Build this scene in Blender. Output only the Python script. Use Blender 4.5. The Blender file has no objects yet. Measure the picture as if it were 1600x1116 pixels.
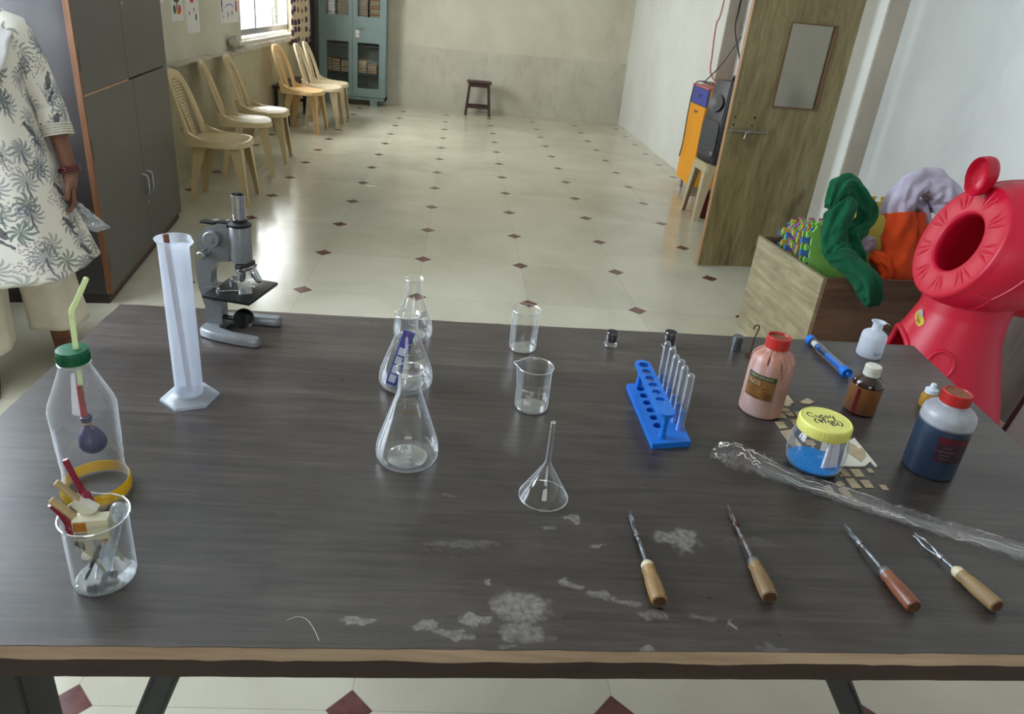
import bpy, bmesh, math, random
from mathutils import Matrix, Vector, Euler, noise as mnoise
random.seed(7)
C = bpy.context.scene.collection
PI = math.pi

# ------------------------------------------------------------------ camera
cam_d = bpy.data.cameras.new('camera')
cam = bpy.data.objects.new('camera', cam_d); C.objects.link(cam)
cam_d.sensor_fit = 'HORIZONTAL'; cam_d.sensor_width = 36.0
cam_d.lens = 36.0*1093.07/1600
cam_d.shift_x = (800-776.613)/1600; cam_d.shift_y = (502.697-558)/1600
cam_d.clip_start = 0.02; cam_d.clip_end = 200
yaw, pitch, roll = 0.0801, -0.4231, 0.0936
f_ = Vector((math.sin(yaw)*math.cos(pitch), math.cos(yaw)*math.cos(pitch), math.sin(pitch)))
r_ = Vector((math.cos(yaw), -math.sin(yaw), 0)); u_ = r_.cross(f_)
r2 = math.cos(roll)*r_ + math.sin(roll)*u_; u2 = -math.sin(roll)*r_ + math.cos(roll)*u_
mw = Matrix((( r2.x, u2.x, -f_.x, 0), (r2.y, u2.y, -f_.y, 0), (r2.z, u2.z, -f_.z, 1.44828), (0, 0, 0, 1)))
cam.matrix_world = mw
bpy.context.scene.camera = cam

# ------------------------------------------------------------------ world, lights, exposure
sc = bpy.context.scene
sc.view_settings.view_transform = 'Standard'; sc.view_settings.look = 'None'
sc.view_settings.exposure = 0.72; sc.view_settings.gamma = 1.0; sc.view_settings.use_curve_mapping = False
sc.cycles.max_bounces = 14; sc.cycles.transparent_max_bounces = 40
sc.cycles.diffuse_bounces = 5; sc.cycles.glossy_bounces = 5; sc.cycles.transmission_bounces = 10
sc.cycles.caustics_reflective = False; sc.cycles.caustics_refractive = False
sc.cycles.sample_clamp_indirect = 6.0
sc.cycles.use_denoising = True
w = bpy.data.worlds.new('daylight'); sc.world = w; w.use_nodes = True
bg = w.node_tree.nodes['Background']; bg.inputs['Color'].default_value = (0.97, 0.98, 1.0, 1); bg.inputs['Strength'].default_value = 1.6

def area(name, loc, direction, sx, sy, energy, col=(0.93, 0.965, 1.0)):
    d = bpy.data.lights.new(name, 'AREA'); d.shape = 'RECTANGLE'; d.size = sx; d.size_y = sy
    d.energy = energy; d.color = col
    o = bpy.data.objects.new(name, d); C.objects.link(o)
    o.location = loc; o.rotation_euler = Vector(direction).to_track_quat('-Z', 'Y').to_euler()
    return o
# daylight through the two left windows; the rear light is an added frontal fill
area('daylight_far_window', (-2.34, 8.55, 1.62), (1, 0, -0.12), 2.1, 1.25, 120, (1.0, 0.97, 0.93))
area('daylight_near_window', (-2.34, 1.96, 1.84), (1, 0, -0.10), 2.1, 1.75, 105, (0.84, 0.92, 1.0))
area('rear_fill_light', (0.0, -3.2, 1.75), (0, 1, -0.10), 1.9, 1.0, 8)
# ------------------------------------------------------------------ helpers
def lin(c):
    c = c/255.0
    return c/12.92 if c <= 0.04045 else ((c+0.055)/1.055)**2.4
def rgb(r, g, b): return (lin(r), lin(g), lin(b), 1.0)

class MB:
    def __init__(self): self.bm = bmesh.new(); self.M = Matrix.Identity(4)
    def at(self, loc=(0, 0, 0), rot=(0, 0, 0)):
        self.M = Matrix.Translation(loc) @ Euler(rot).to_matrix().to_4x4(); return self
    def frame(self, M): self.M = M; return self
    def _v(self, p): return self.bm.verts.new(self.M @ Vector(p))
    def box(self, x0, x1, y0, y1, z0, z1, bev=0.0, seg=2):
        t = bmesh.new(); bmesh.ops.create_cube(t, size=1.0)
        bmesh.ops.transform(t, matrix=Matrix.Translation(((x0+x1)/2, (y0+y1)/2, (z0+z1)/2)) @ Matrix.Diagonal((x1-x0, y1-y0, z1-z0, 1)), verts=t.verts)
        if bev > 0: bmesh.ops.bevel(t, geom=list(t.edges), offset=bev, segments=seg, profile=0.5, affect='EDGES')
        self._merge(t); return self
    def _merge(self, t):
        m = {}
        for v in t.verts: m[v] = self._v(v.co)
        for f in t.faces:
            try: self.bm.faces.new([m[v] for v in f.verts])
            except ValueError: pass
        t.free()
    def loft(self, rings, closed=True, cap0=False, cap1=False, wrap=False):
        vr = [[self._v(p) for p in r] for r in rings]
        n = len(vr[0])
        R = len(vr) if wrap else len(vr)-1
        for i in range(R):
            a, b = vr[i], vr[(i+1) % len(vr)]
            for j in range(n if closed else n-1):
                k = (j+1) % n
                try: self.bm.faces.new((a[j], a[k], b[k], b[j]))
                except ValueError: pass
        if cap0: self.bm.faces.new(list(reversed(vr[0])))
        if cap1: self.bm.faces.new(vr[-1])
        return self
    def lathe(self, prof, n=32, c=(0, 0), sx=1.0, sy=1.0):
        rings = []; caps = [None, None]
        pr = list(prof)
        for i, (r, z) in enumerate(pr):
            rr = max(r, 1e-5)
            rings.append([(c[0]+sx*rr*math.cos(2*PI*k/n), c[1]+sy*rr*math.sin(2*PI*k/n), z) for k in range(n)])
        self.loft(rings); return self
    def tube(self, pts, rad, n=10, caps=True, flat=1.0, up=None):
        pts = [Vector(p) for p in pts]
        if not hasattr(rad, '__len__'): rad = [rad]*len(pts)
        rings = []; prev = None
        for i, p in enumerate(pts):
            t = (pts[min(i+1, len(pts)-1)] - pts[max(i-1, 0)]).normalized()
            if prev is None:
                a = Vector(up) if up else (Vector((0, 0, 1)) if abs(t.z) < 0.9 else Vector((1, 0, 0)))
                nrm = (a - t*a.dot(t)).normalized()
            else:
                nrm = (prev - t*prev.dot(t)).normalized()
            prev = nrm; b = t.cross(nrm)
            rings.append([p + rad[i]*(math.cos(2*PI*k/n)*nrm*flat + math.sin(2*PI*k/n)*b) for k in range(n)])
        self.loft(rings, True, caps, caps); return self
    def prism(self, outline, z0, z1):
        b = [self._v((x, y, z0)) for x, y in outline]; t = [self._v((x, y, z1)) for x, y in outline]
        n = len(outline)
        for i in range(n):
            j = (i+1) % n; self.bm.faces.new((b[i], b[j], t[j], t[i]))
        self.bm.faces.new(list(reversed(b))); self.bm.faces.new(t); return self
    def sphere(self, c, r, n=16, sx=1, sy=1, sz=1):
        rings = []
        m = max(6, n//2+2)
        for i in range(m+1):
            a = -PI/2 + PI*i/m
            rings.append([(c[0]+sx*max(r*math.cos(a), 1e-5)*math.cos(2*PI*k/n), c[1]+sy*max(r*math.cos(a), 1e-5)*math.sin(2*PI*k/n), c[2]+sz*r*math.sin(a)) for k in range(n)])
        self.loft(rings); return self
    def torus(self, R, r, n=32, m=8, z=0.0, c=(0, 0), sx=1, sy=1):
        rings = []
        for k in range(n):
            a = 2*PI*k/n
            rings.append([(c[0]+sx*(R+r*math.cos(2*PI*j/m))*math.cos(a), c[1]+sy*(R+r*math.cos(2*PI*j/m))*math.sin(a), z+r*math.sin(2*PI*j/m)) for j in range(m)])
        self.loft(rings, True, wrap=True); return self
    def text(self, s, size, fn, mirror=False, thick=0.0):
        """fn maps (u, v) in metres, text centred on 0, to a point"""
        cu = bpy.data.curves.new('txt', 'FONT'); cu.body = s; cu.size = size; cu.align_x = 'CENTER'; cu.align_y = 'CENTER'
        o = bpy.data.objects.new('txt', cu); C.objects.link(o)
        dg = bpy.context.evaluated_depsgraph_get(); dg.update()
        me = bpy.data.meshes.new_from_object(o.evaluated_get(dg))
        bpy.data.objects.remove(o); bpy.data.curves.remove(cu)
        vs = [self._v(fn((-1 if mirror else 1)*v.co.x, v.co.y)) for v in me.vertices]
        for p in me.polygons:
            try: self.bm.faces.new([vs[i] for i in p.vertices])
            except ValueError: pass
        bpy.data.meshes.remove(me); return self
    def out(self, name, mat, parent=None, smooth=True, angle=38, loc=None, solid=0.0, sub=0, off=-1):
        bm = self.bm
        bmesh.ops.remove_doubles(bm, verts=bm.verts, dist=2e-6)
        bmesh.ops.recalc_face_normals(bm, faces=bm.faces)
        for f in bm.faces: f.smooth = smooth
        if smooth:
            a = math.radians(angle)
            for e in bm.edges:
                if len(e.link_faces) == 2 and e.calc_face_angle(0) > a: e.smooth = False
        me = bpy.data.meshes.new(name); bm.to_mesh(me); bm.free()
        mats = mat if isinstance(mat, (list, tuple)) else [mat]
        for m in mats: me.materials.append(m)
        o = bpy.data.objects.new(name, me); C.objects.link(o)
        if parent is not None: o.parent = parent
        if loc is not None: o.location = loc
        if solid:
            md = o.modifiers.new('solid', 'SOLIDIFY'); md.thickness = solid; md.offset = off
        if sub:
            md = o.modifiers.new('sub', 'SUBSURF'); md.levels = sub; md.render_levels = sub
        return o

def tag(o, label=None, cat=None, group=None, kind=None):
    if label: o['label'] = label
    if cat: o['category'] = cat
    if group: o['group'] = group
    if kind: o['kind'] = kind
    return o
def thing(name, label, cat, loc=(0, 0, 0), rotz=0.0, group=None, rot=None):
    o = bpy.data.objects.new(name, None); C.objects.link(o); o.empty_display_size = 0.05
    o.location = loc; o.rotation_euler = rot if rot else (0, 0, rotz)
    return tag(o, label, cat, group)
def copy_tree(root, loc, rotz, label, group=None):
    kids = [(k, [g for g in k.children]) for k in root.children]
    r = root.copy(); C.objects.link(r); r.location = loc; r.rotation_euler = (0, 0, rotz)
    r['label'] = label
    if group: r['group'] = group
    for k, gs in kids:
        c = k.copy(); C.objects.link(c); c.parent = r
        for g in gs:
            d = g.copy(); C.objects.link(d); d.parent = c
    return r

# ------------------------------------------------------------------ materials
class N:
    """small node-tree builder"""
    def __init__(self, name):
        self.m = bpy.data.materials.new(name); self.m.use_nodes = True
        self.t = self.m.node_tree; self.b = self.t.nodes['Principled BSDF']; self.o = self.t.nodes['Material Output']
    def n(self, typ, **kw):
        x = self.t.nodes.new(typ)
        for k, v in kw.items():
            if k in x.inputs: self.put(x.inputs[k], v)
            else: setattr(x, k, v)
        return x
    def put(self, sock, v):
        if isinstance(v, bpy.types.NodeSocket): self.t.links.new(v, sock)
        elif isinstance(v, bpy.types.Node): self.t.links.new(v.outputs[0], sock)
        else: sock.default_value = v
    def math(self, op, a, b=0.0, c=None, clamp=False):
        x = self.n('ShaderNodeMath', operation=op, use_clamp=clamp); self.put(x.inputs[0], a); self.put(x.inputs[1], b)
        if c is not None: self.put(x.inputs[2], c)
        return x.outputs[0]
    def mix(self, fac, a, b, blend='MIX'):
        x = self.n('ShaderNodeMix', data_type='RGBA', blend_type=blend); self.put(x.inputs[0], fac); self.put(x.inputs[6], a); self.put(x.inputs[7], b)
        return x.outputs[2]
    def ramp(self, fac, stops):
        x = self.n('ShaderNodeValToRGB'); self.put(x.inputs[0], fac)
        e = x.color_ramp.elements
        while len(e) > 1: e.remove(e[-1])
        e[0].position, e[0].color = stops[0]
        for p, c in stops[1:]:
            q = e.new(p); q.color = c
        return x.outputs[0]
    def noise(self, scale, detail=4, vec=None, rough=0.55, dist=0.0):
        x = self.n('ShaderNodeTexNoise'); x.inputs['Scale'].default_value = scale; x.inputs['Detail'].default_value = detail
        x.inputs['Roughness'].default_value = rough; x.inputs['Distortion'].default_value = dist
        if vec is not None: self.put(x.inputs['Vector'], vec)
        return x.outputs['Fac']
    def coord(self, which='Object'): return self.n('ShaderNodeTexCoord').outputs[which]
    def pos(self): return self.n('ShaderNodeNewGeometry').outputs['Position']
    def mapping(self, vec, scale=(1, 1, 1), loc=(0, 0, 0), rot=(0, 0, 0)):
        x = self.n('ShaderNodeMapping'); self.put(x.inputs['Vector'], vec)
        x.inputs['Scale'].default_value = scale; x.inputs['Location'].default_value = loc; x.inputs['Rotation'].default_value = rot
        return x.outputs[0]
    def xyz(self, vec):
        x = self.n('ShaderNodeSeparateXYZ'); self.put(x.inputs[0], vec); return x.outputs
    def set(self, **kw):
        names = {'color': 'Base Color', 'rough': 'Roughness', 'metal': 'Metallic', 'spec': 'Specular IOR Level', 'trans': 'Transmission Weight',
                 'ior': 'IOR', 'coat': 'Coat Weight', 'coatr': 'Coat Roughness', 'sheen': 'Sheen Weight', 'sss': 'Subsurface Weight', 'alpha': 'Alpha', 'normal': 'Normal'}
        for k, v in kw.items(): self.put(self.b.inputs[names[k]], v)
        return self
    def bump(self, h, strength=0.3, dist=0.01):
        x = self.n('ShaderNodeBump'); x.inputs['Strength'].default_value = strength; x.inputs['Distance'].default_value = dist
        self.put(x.inputs['Height'], h); self.put(self.b.inputs['Normal'], x.outputs[0]); return self

def plain(name, col, rough=0.5, metal=0.0, var=0.12, scale=30.0, bump=0.0, spec=0.5, sss=0.0, coat=0.0):
    """a painted / plastic / metal surface with a little uneven tone"""
    q = N(name); v = q.coord()
    nz = q.noise(scale, 4, v)
    dark = tuple(c*(1-var) for c in col[:3]) + (1,); lite = tuple(min(1, c*(1+var*0.6)) for c in col[:3]) + (1,)
    q.set(color=q.ramp(nz, [(0.3, dark), (0.7, lite)]), rough=rough, metal=metal, spec=spec, coat=coat)
    if sss: q.set(sss=sss); q.b.inputs['Subsurface Radius'].default_value = (0.02, 0.02, 0.02)
    if bump: q.bump(nz, bump, 0.004)
    return q.m

def thin_glass(name, tint=(0.97, 0.985, 0.98), edge=0.75, base=0.035, power=3.0, rough=0.02, milky=0.0, milkcol=(0.8, 0.85, 0.9, 1), haze=0.0):
    """thin clear wall: see-through in the middle, mirror-like towards its edges"""
    q = N(name); t = q.t
    lw = q.n('ShaderNodeLayerWeight', Blend=0.5)
    fac = q.math('MULTIPLY_ADD', q.math('POWER', lw.outputs['Facing'], power), edge, base, clamp=True)
    tr = q.n('ShaderNodeBsdfTransparent', Color=tuple(tint)+(1,)); gl = q.n('ShaderNodeBsdfGlossy', Color=(1, 1, 1, 1), Roughness=rough)
    mx = q.n('ShaderNodeMixShader'); q.put(mx.inputs[0], fac); q.put(mx.inputs[1], tr.outputs[0]); q.put(mx.inputs[2], gl.outputs[0])
    last = mx
    if haze:
        dh = q.n('ShaderNodeBsdfDiffuse', Color=(0.86, 0.91, 0.97, 1)); th = q.n('ShaderNodeBsdfTranslucent', Color=(0.86, 0.91, 0.97, 1)); ah = q.n('ShaderNodeMixShader'); ah.inputs[0].default_value = 0.5; q.put(ah.inputs[1], dh.outputs[0]); q.put(ah.inputs[2], th.outputs[0])
        mh = q.n('ShaderNodeMixShader'); q.put(mh.inputs[0], q.math('MULTIPLY', q.math('POWER', lw.outputs['Facing'], 4.0), haze, clamp=True)); q.put(mh.inputs[1], mx.outputs[0]); q.put(mh.inputs[2], ah.outputs[0]); mx = mh; last = mh
    if milky:
        df = q.n('ShaderNodeBsdfDiffuse', Color=milkcol); tl = q.n('ShaderNodeBsdfTranslucent', Color=milkcol)
        ad = q.n('ShaderNodeMixShader'); ad.inputs[0].default_value = 0.5; q.put(ad.inputs[1], df.outputs[0]); q.put(ad.inputs[2], tl.outputs[0])
        m2 = q.n('ShaderNodeMixShader'); m2.inputs[0].default_value = milky; q.put(m2.inputs[1], mx.outputs[0]); q.put(m2.inputs[2], ad.outputs[0]); last = m2
    t.links.new(last.outputs[0], q.o.inputs['Surface']); t.nodes.remove(q.b)
    return q.m

def wood(name, c1, c2, axis='X', scale=6.0, rough=0.5, stretch=14.0, bump=0.05):
    q = N(name); v = q.coord()
    s = {'X': (1, stretch, stretch), 'Y': (stretch, 1, stretch), 'Z': (stretch, stretch, 1)}[axis]
    v2 = q.mapping(v, s)
    a = q.noise(scale, 6, v2, 0.6, 0.4); b = q.noise(scale*0.35, 3, v2, 0.5, 1.2)
    f = q.math('MULTIPLY_ADD', b, 0.6, q.math('MULTIPLY', a, 0.4))
    q.set(color=q.ramp(f, [(0.36, c1), (0.64, c2)]), rough=rough)
    if bump: q.bump(a, bump, 0.002)
    return q.m
# ================================================================== room
S = 0.6; OX, OY = -0.76134, 3.4653            # tile lattice of the floor
def floor_mat():
    q = N('terrazzo_tile'); p = q.coord(); x, y, z = q.xyz(p)
    gx = q.math('DIVIDE', q.math('SUBTRACT', x, OX), S); gy = q.math('DIVIDE', q.math('SUBTRACT', y, OY), S)
    fx = q.math('ABSOLUTE', q.math('SUBTRACT', q.math('FRACT', q.math('ADD', gx, 100.5)), 0.5))
    fy = q.math('ABSOLUTE', q.math('SUBTRACT', q.math('FRACT', q.math('ADD', gy, 100.5)), 0.5))
    dia = q.math('LESS_THAN', q.math('ADD', fx, fy), 0.086)
    diag = q.math('LESS_THAN', q.math('ABSOLUTE', q.math('SUBTRACT', q.math('ADD', fx, fy), 0.0875)), 0.0022)
    line = q.math('MULTIPLY', q.math('LESS_THAN', q.math('MINIMUM', fx, fy), 0.0022), q.math('SUBTRACT', 1.0, dia))
    grout = q.math('MAXIMUM', line, diag)
    cell = q.n('ShaderNodeCombineXYZ'); q.put(cell.inputs[0], q.math('FLOOR', gx)); q.put(cell.inputs[1], q.math('FLOOR', gy))
    wn = q.n('ShaderNodeTexWhiteNoise', noise_dimensions='2D'); q.put(wn.inputs['Vector'], cell.outputs[0])
    cloud = q.noise(1.3, 6, p, 0.6, 0.6); fine = q.noise(160, 2, p)
    f = q.math('ADD', q.math('MULTIPLY', cloud, 0.78), q.math('ADD', q.math('MULTIPLY', wn.outputs['Value'], 0.12), q.math('MULTIPLY', fine, 0.14)))
    cream = q.ramp(f, [(0.28, rgb(176, 170, 152)), (0.5, rgb(196, 190, 170)), (0.75, rgb(212, 207, 190))])
    maroon = q.ramp(q.noise(24, 4, p), [(0.3, rgb(84, 44, 44)), (0.7, rgb(112, 66, 62))])
    c = q.mix(dia, cream, maroon); c = q.mix(q.math('MULTIPLY', grout, 0.38), c, rgb(120, 110, 98))
    q.set(color=c, rough=q.math('MULTIPLY_ADD', q.noise(5, 4, p), 0.16, 0.09), spec=0.45)
    q.bump(q.math('SUBTRACT', q.math('MULTIPLY', q.noise(2.2, 2, p), 0.4), grout), 0.06, 0.004)
    return q.m
def plaster(name, c1, c2, dirt, dscale=3.0, damt=0.5, low=None, rough=0.75, streak=True):
    q = N(name); p = q.pos()
    a = q.noise(1.6, 5, p, 0.6, 0.3); base = q.ramp(a, [(0.3, c1), (0.7, c2)])
    d = q.noise(dscale, 8, q.mapping(p, (1, 1, 0.5)) if streak else p, 0.7, 0.25)
    df = q.math('MULTIPLY', q.ramp(d, [(0.50, (0, 0, 0, 1)), (0.72, (1, 1, 1, 1))]), damt)
    c = q.mix(df, base, dirt)
    sp = q.ramp(q.noise(38, 3, p), [(0.70, (0, 0, 0, 1)), (0.76, (1, 1, 1, 1))]); c = q.mix(q.math('MULTIPLY', sp, 0.35*damt+0.05), c, dirt)
    if low:   # scuffed skirting zone: old scuffs and splashes near the floor
        z = q.xyz(p)[2]
        lz = q.math('SUBTRACT', 1.0, q.math('DIVIDE', z, low), clamp=True)
        c = q.mix(q.math('MULTIPLY', q.math('MULTIPLY', lz, q.noise(6, 6, p, 0.7)), 0.8), c, dirt)
    q.set(color=c, rough=rough, spec=0.25); q.bump(q.noise(26, 6, p, 0.6), 0.10, 0.006)
    return q.m
M_floor = floor_mat()
M_wall_cream = plaster('cream_distemper', rgb(194, 190, 172), rgb(208, 205, 189), rgb(160, 150, 128), 2.0, 0.35)
M_wall_low = plaster('worn_lower_plaster', rgb(184, 181, 166), rgb(202, 199, 186), rgb(150, 142, 124), 5.0, 0.5)
M_wall_leftlow = plaster('stained_lower_plaster', rgb(166, 158, 132), rgb(186, 178, 152), rgb(118, 106, 82), 3.0, 0.8)
M_wall_right = plaster('pale_grey_emulsion', rgb(206, 208, 204), rgb(218, 220, 217), rgb(176, 176, 172), 1.4, 0.3, None, 0.6)
M_ceiling = plaster('ceiling_white', rgb(225, 224, 218), rgb(234, 233, 228), rgb(205, 203, 195), 1.0, 0.2)
M_ledge = plaster('dusty_ledge', rgb(176, 168, 150), rgb(206, 200, 186), rgb(120, 110, 95), 9.0, 0.9)

def struct(mb, name, mat, **k): return tag(mb.out(name, mat, smooth=False, **k), kind='structure')
struct(MB().box(-2.6, 2.9, -3.3, 10.9, -0.1, 0.0), 'floor', M_floor)
struct(MB().box(-2.6, 2.9, -3.3, 10.9, 2.9, 3.0), 'ceiling', M_ceiling)
struct(MB().box(-2.6, 2.9, 10.62, 10.78, 0, 2.9), 'wall_back', M_wall_cream)
# back dado: slightly proud lower plaster with a chipped top edge
b = MB(); pts = []
for i in range(120):
    x = -2.10+4.48*i/119; pts.append((x, 0.832+0.006*mnoise.noise((x*9, 0, 0))+0.004*mnoise.noise((x*40, 3, 0))))
b.frame(Matrix(((1, 0, 0, 0), (0, 0, 1, 10.603), (0, 1, 0, 0), (0, 0, 0, 1))))
b.prism([(-2.10, 0.0)]+pts+[(2.38, 0.0)][::1], 0.0, 0.018)
struct(b, 'trim_1', M_wall_low)
# left wall with two window openings
YW0, YW1, ZW0, ZW1 = 7.42, 9.62, 0.955, 2.25
YN0, YN1, ZN0, ZN1 = 0.86, 3.06, 0.90, 2.74
b = MB()
b.box(-2.30, -2.14, -3.3, YN0, 0, 2.9); b.box(-2.30, -2.14, YN0, YN1, 0, ZN0); b.box(-2.30, -2.14, YN0, YN1, ZN1, 2.9)
b.box(-2.30, -2.14, YN1, YW0, 0, 2.9); b.box(-2.30, -2.14, YW0, YW1, 0, ZW0-0.03); b.box(-2.30, -2.14, YW0, YW1, ZW1, 2.9); b.box(-2.30, -2.14, YW1, 10.62, 0, 2.9)
struct(b, 'wall_left', M_wall_cream)
b = MB(); b.box(-2.14, -2.08, 3.2, 10.6, 0, 0.838)
struct(b, 'trim_2', M_wall_leftlow)
# rough dusty top of the dado / sill
b = MB(); rings = []
for i in range(140):
    y = 3.2+7.4*i/139; n1 = 0.006*mnoise.noise((y*8, 1, 0)); n2 = 0.005*mnoise.noise((y*15, 5, 0))
    up = 0.0
    if y > 6.9: up = 0.05*min(1, (y-6.9)/0.5)
    rings.append([(-2.142, y, 0.836), (-2.072+n1, y, 0.836), (-2.070+n1, y, 0.848+n2), (-2.142, y, 0.862+n2+up)])
b.loft(rings, True, True, True); struct(b, 'trim_3', M_ledge)
# right wall: recessed near part, thicker far part ending in a jamb, short pier behind the door
struct(MB().box(2.53, 2.69, -3.3, 10.62, 0, 2.9), 'wall_right', M_wall_right)
struct(MB().box(2.375, 2.53, 6.84, 10.62, 0, 2.9), 'wall_right_far', M_wall_right)
b = MB(); b.prism([(2.412, 4.30), (2.532, 4.30), (2.532, 4.72), (2.405, 4.72)], 0, 2.9); struct(b, 'pillar', M_wall_right)
M_return = plaster('beige_return', rgb(168, 158, 144), rgb(178, 168, 154), rgb(130, 120, 106), 2.5, 0.4, None, 0.6)  # darker beige tone for the thin panels over the pier and jamb ends
struct(MB().box(2.416, 2.529, 4.288, 4.2995, 0, 2.9), 'trim_4', M_return)
struct(MB().box(2.379, 2.529, 6.828, 6.8395, 0, 2.9), 'trim_5', M_return)
# wall behind the camera with an opening added for the fill light
b = MB(); b.box(-2.3, 2.53, -3.3, -3.14, 0, 1.2); b.box(-2.3, 2.53, -3.3, -3.14, 2.3, 2.9); b.box(-2.3, -1.0, -3.3, -3.14, 1.2, 2.3); b.box(1.0, 2.53, -3.3, -3.14, 1.2, 2.3)
struct(b, 'wall_front', M_wall_cream)

M_alu = plain('window_aluminium', rgb(150, 156, 160), 0.35, 0.6, 0.1)
M_pane = thin_glass('window_pane', (0.95, 0.98, 1.0), 0.5, 0.03, 3.0, 0.03)
M_grille = plain('grille_paint', rgb(205, 208, 208), 0.5)
def window(name, y0, y1, z0, z1, nb):
    b = MB(); x0, x1 = -2.26, -2.19
    b.box(x0, x1, y0, y1, z0, z0+0.06, 0.004); b.box(x0, x1, y0, y1, z1-0.06, z1, 0.004)
    b.box(x0, x1, y0, y0+0.07, z0, z1, 0.004); b.box(x0, x1, y1-0.05, y1, z0, z1, 0.004)
    for i in range(1, nb):
        y = y0+(y1-y0)*i/nb; b.box(x0+0.005, x1-0.005, y-0.022, y+0.022, z0, z1, 0.003)
    o = struct(b, name, M_alu)
    g = MB(); g.box(-2.228, -2.224, y0+0.04, y1-0.03, z0+0.04, z1-0.04); g.out('pane', M_pane, o, smooth=False)
    g = MB()
    k = int((z1-z0)/0.15)
    for i in range(1, k): g.box(-2.285, -2.275, y0, y1, z0+i*(z1-z0)/k-0.005, z0+i*(z1-z0)/k+0.005)
    k2 = int((y1-y0)/0.30)
    for i in range(1, k2): g.box(-2.287, -2.273, y0+i*(y1-y0)/k2-0.006, y0+i*(y1-y0)/k2+0.006, z0, z1)
    g.out('grille', M_grille, o, smooth=False)
window('window_1', YW0, YW1, ZW0, ZW1, 3)
window('window_2', YN0, YN1, ZN0, ZN1, 2)
# ================================================================== the table
T = 0.75
TL = (0.20, 1.07, 0.0)
STAINS = [(0.119, 0.661, .045, .030, .75), (0.123, 0.622, .040, .018, .6), (0.061, 0.639, .022, .012, .9), (0.026, 0.618, .030, .008, .7), (0.000, 0.628, .010, .008, .7), (-0.088, 0.633, .024, .007, .8),
          (0.205, 0.835, .013, .014, .85), (0.164, 0.814, .015, .006, .6), (0.373, 0.798, .024, .034, .75), (0.345, 0.803, .024, .014, .7), (0.192, 0.706, .017, .010, .65), (0.228, 0.687, .026, .010, .55),
          (0.264, 0.677, .024, .008, .6), (0.395, 0.643, .008, .006, .8), (0.249, 0.778, .014, .004, .75), (0.083, 0.701, .007, .005, .6), (0.04, 0.773, .06, .007, .25), (0.02, 0.878, .022, .004, .35),
          (0.10, 0.60, .02, .006, .4), (0.29, 0.655, .02, .008, .5), (0.47, 0.80, .05, .012, .2), (0.36, 0.655, .012, .005, .4), (0.275, 0.60, .015, .006, .6), (0.43, 0.61, .02, .012, .3)]
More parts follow.
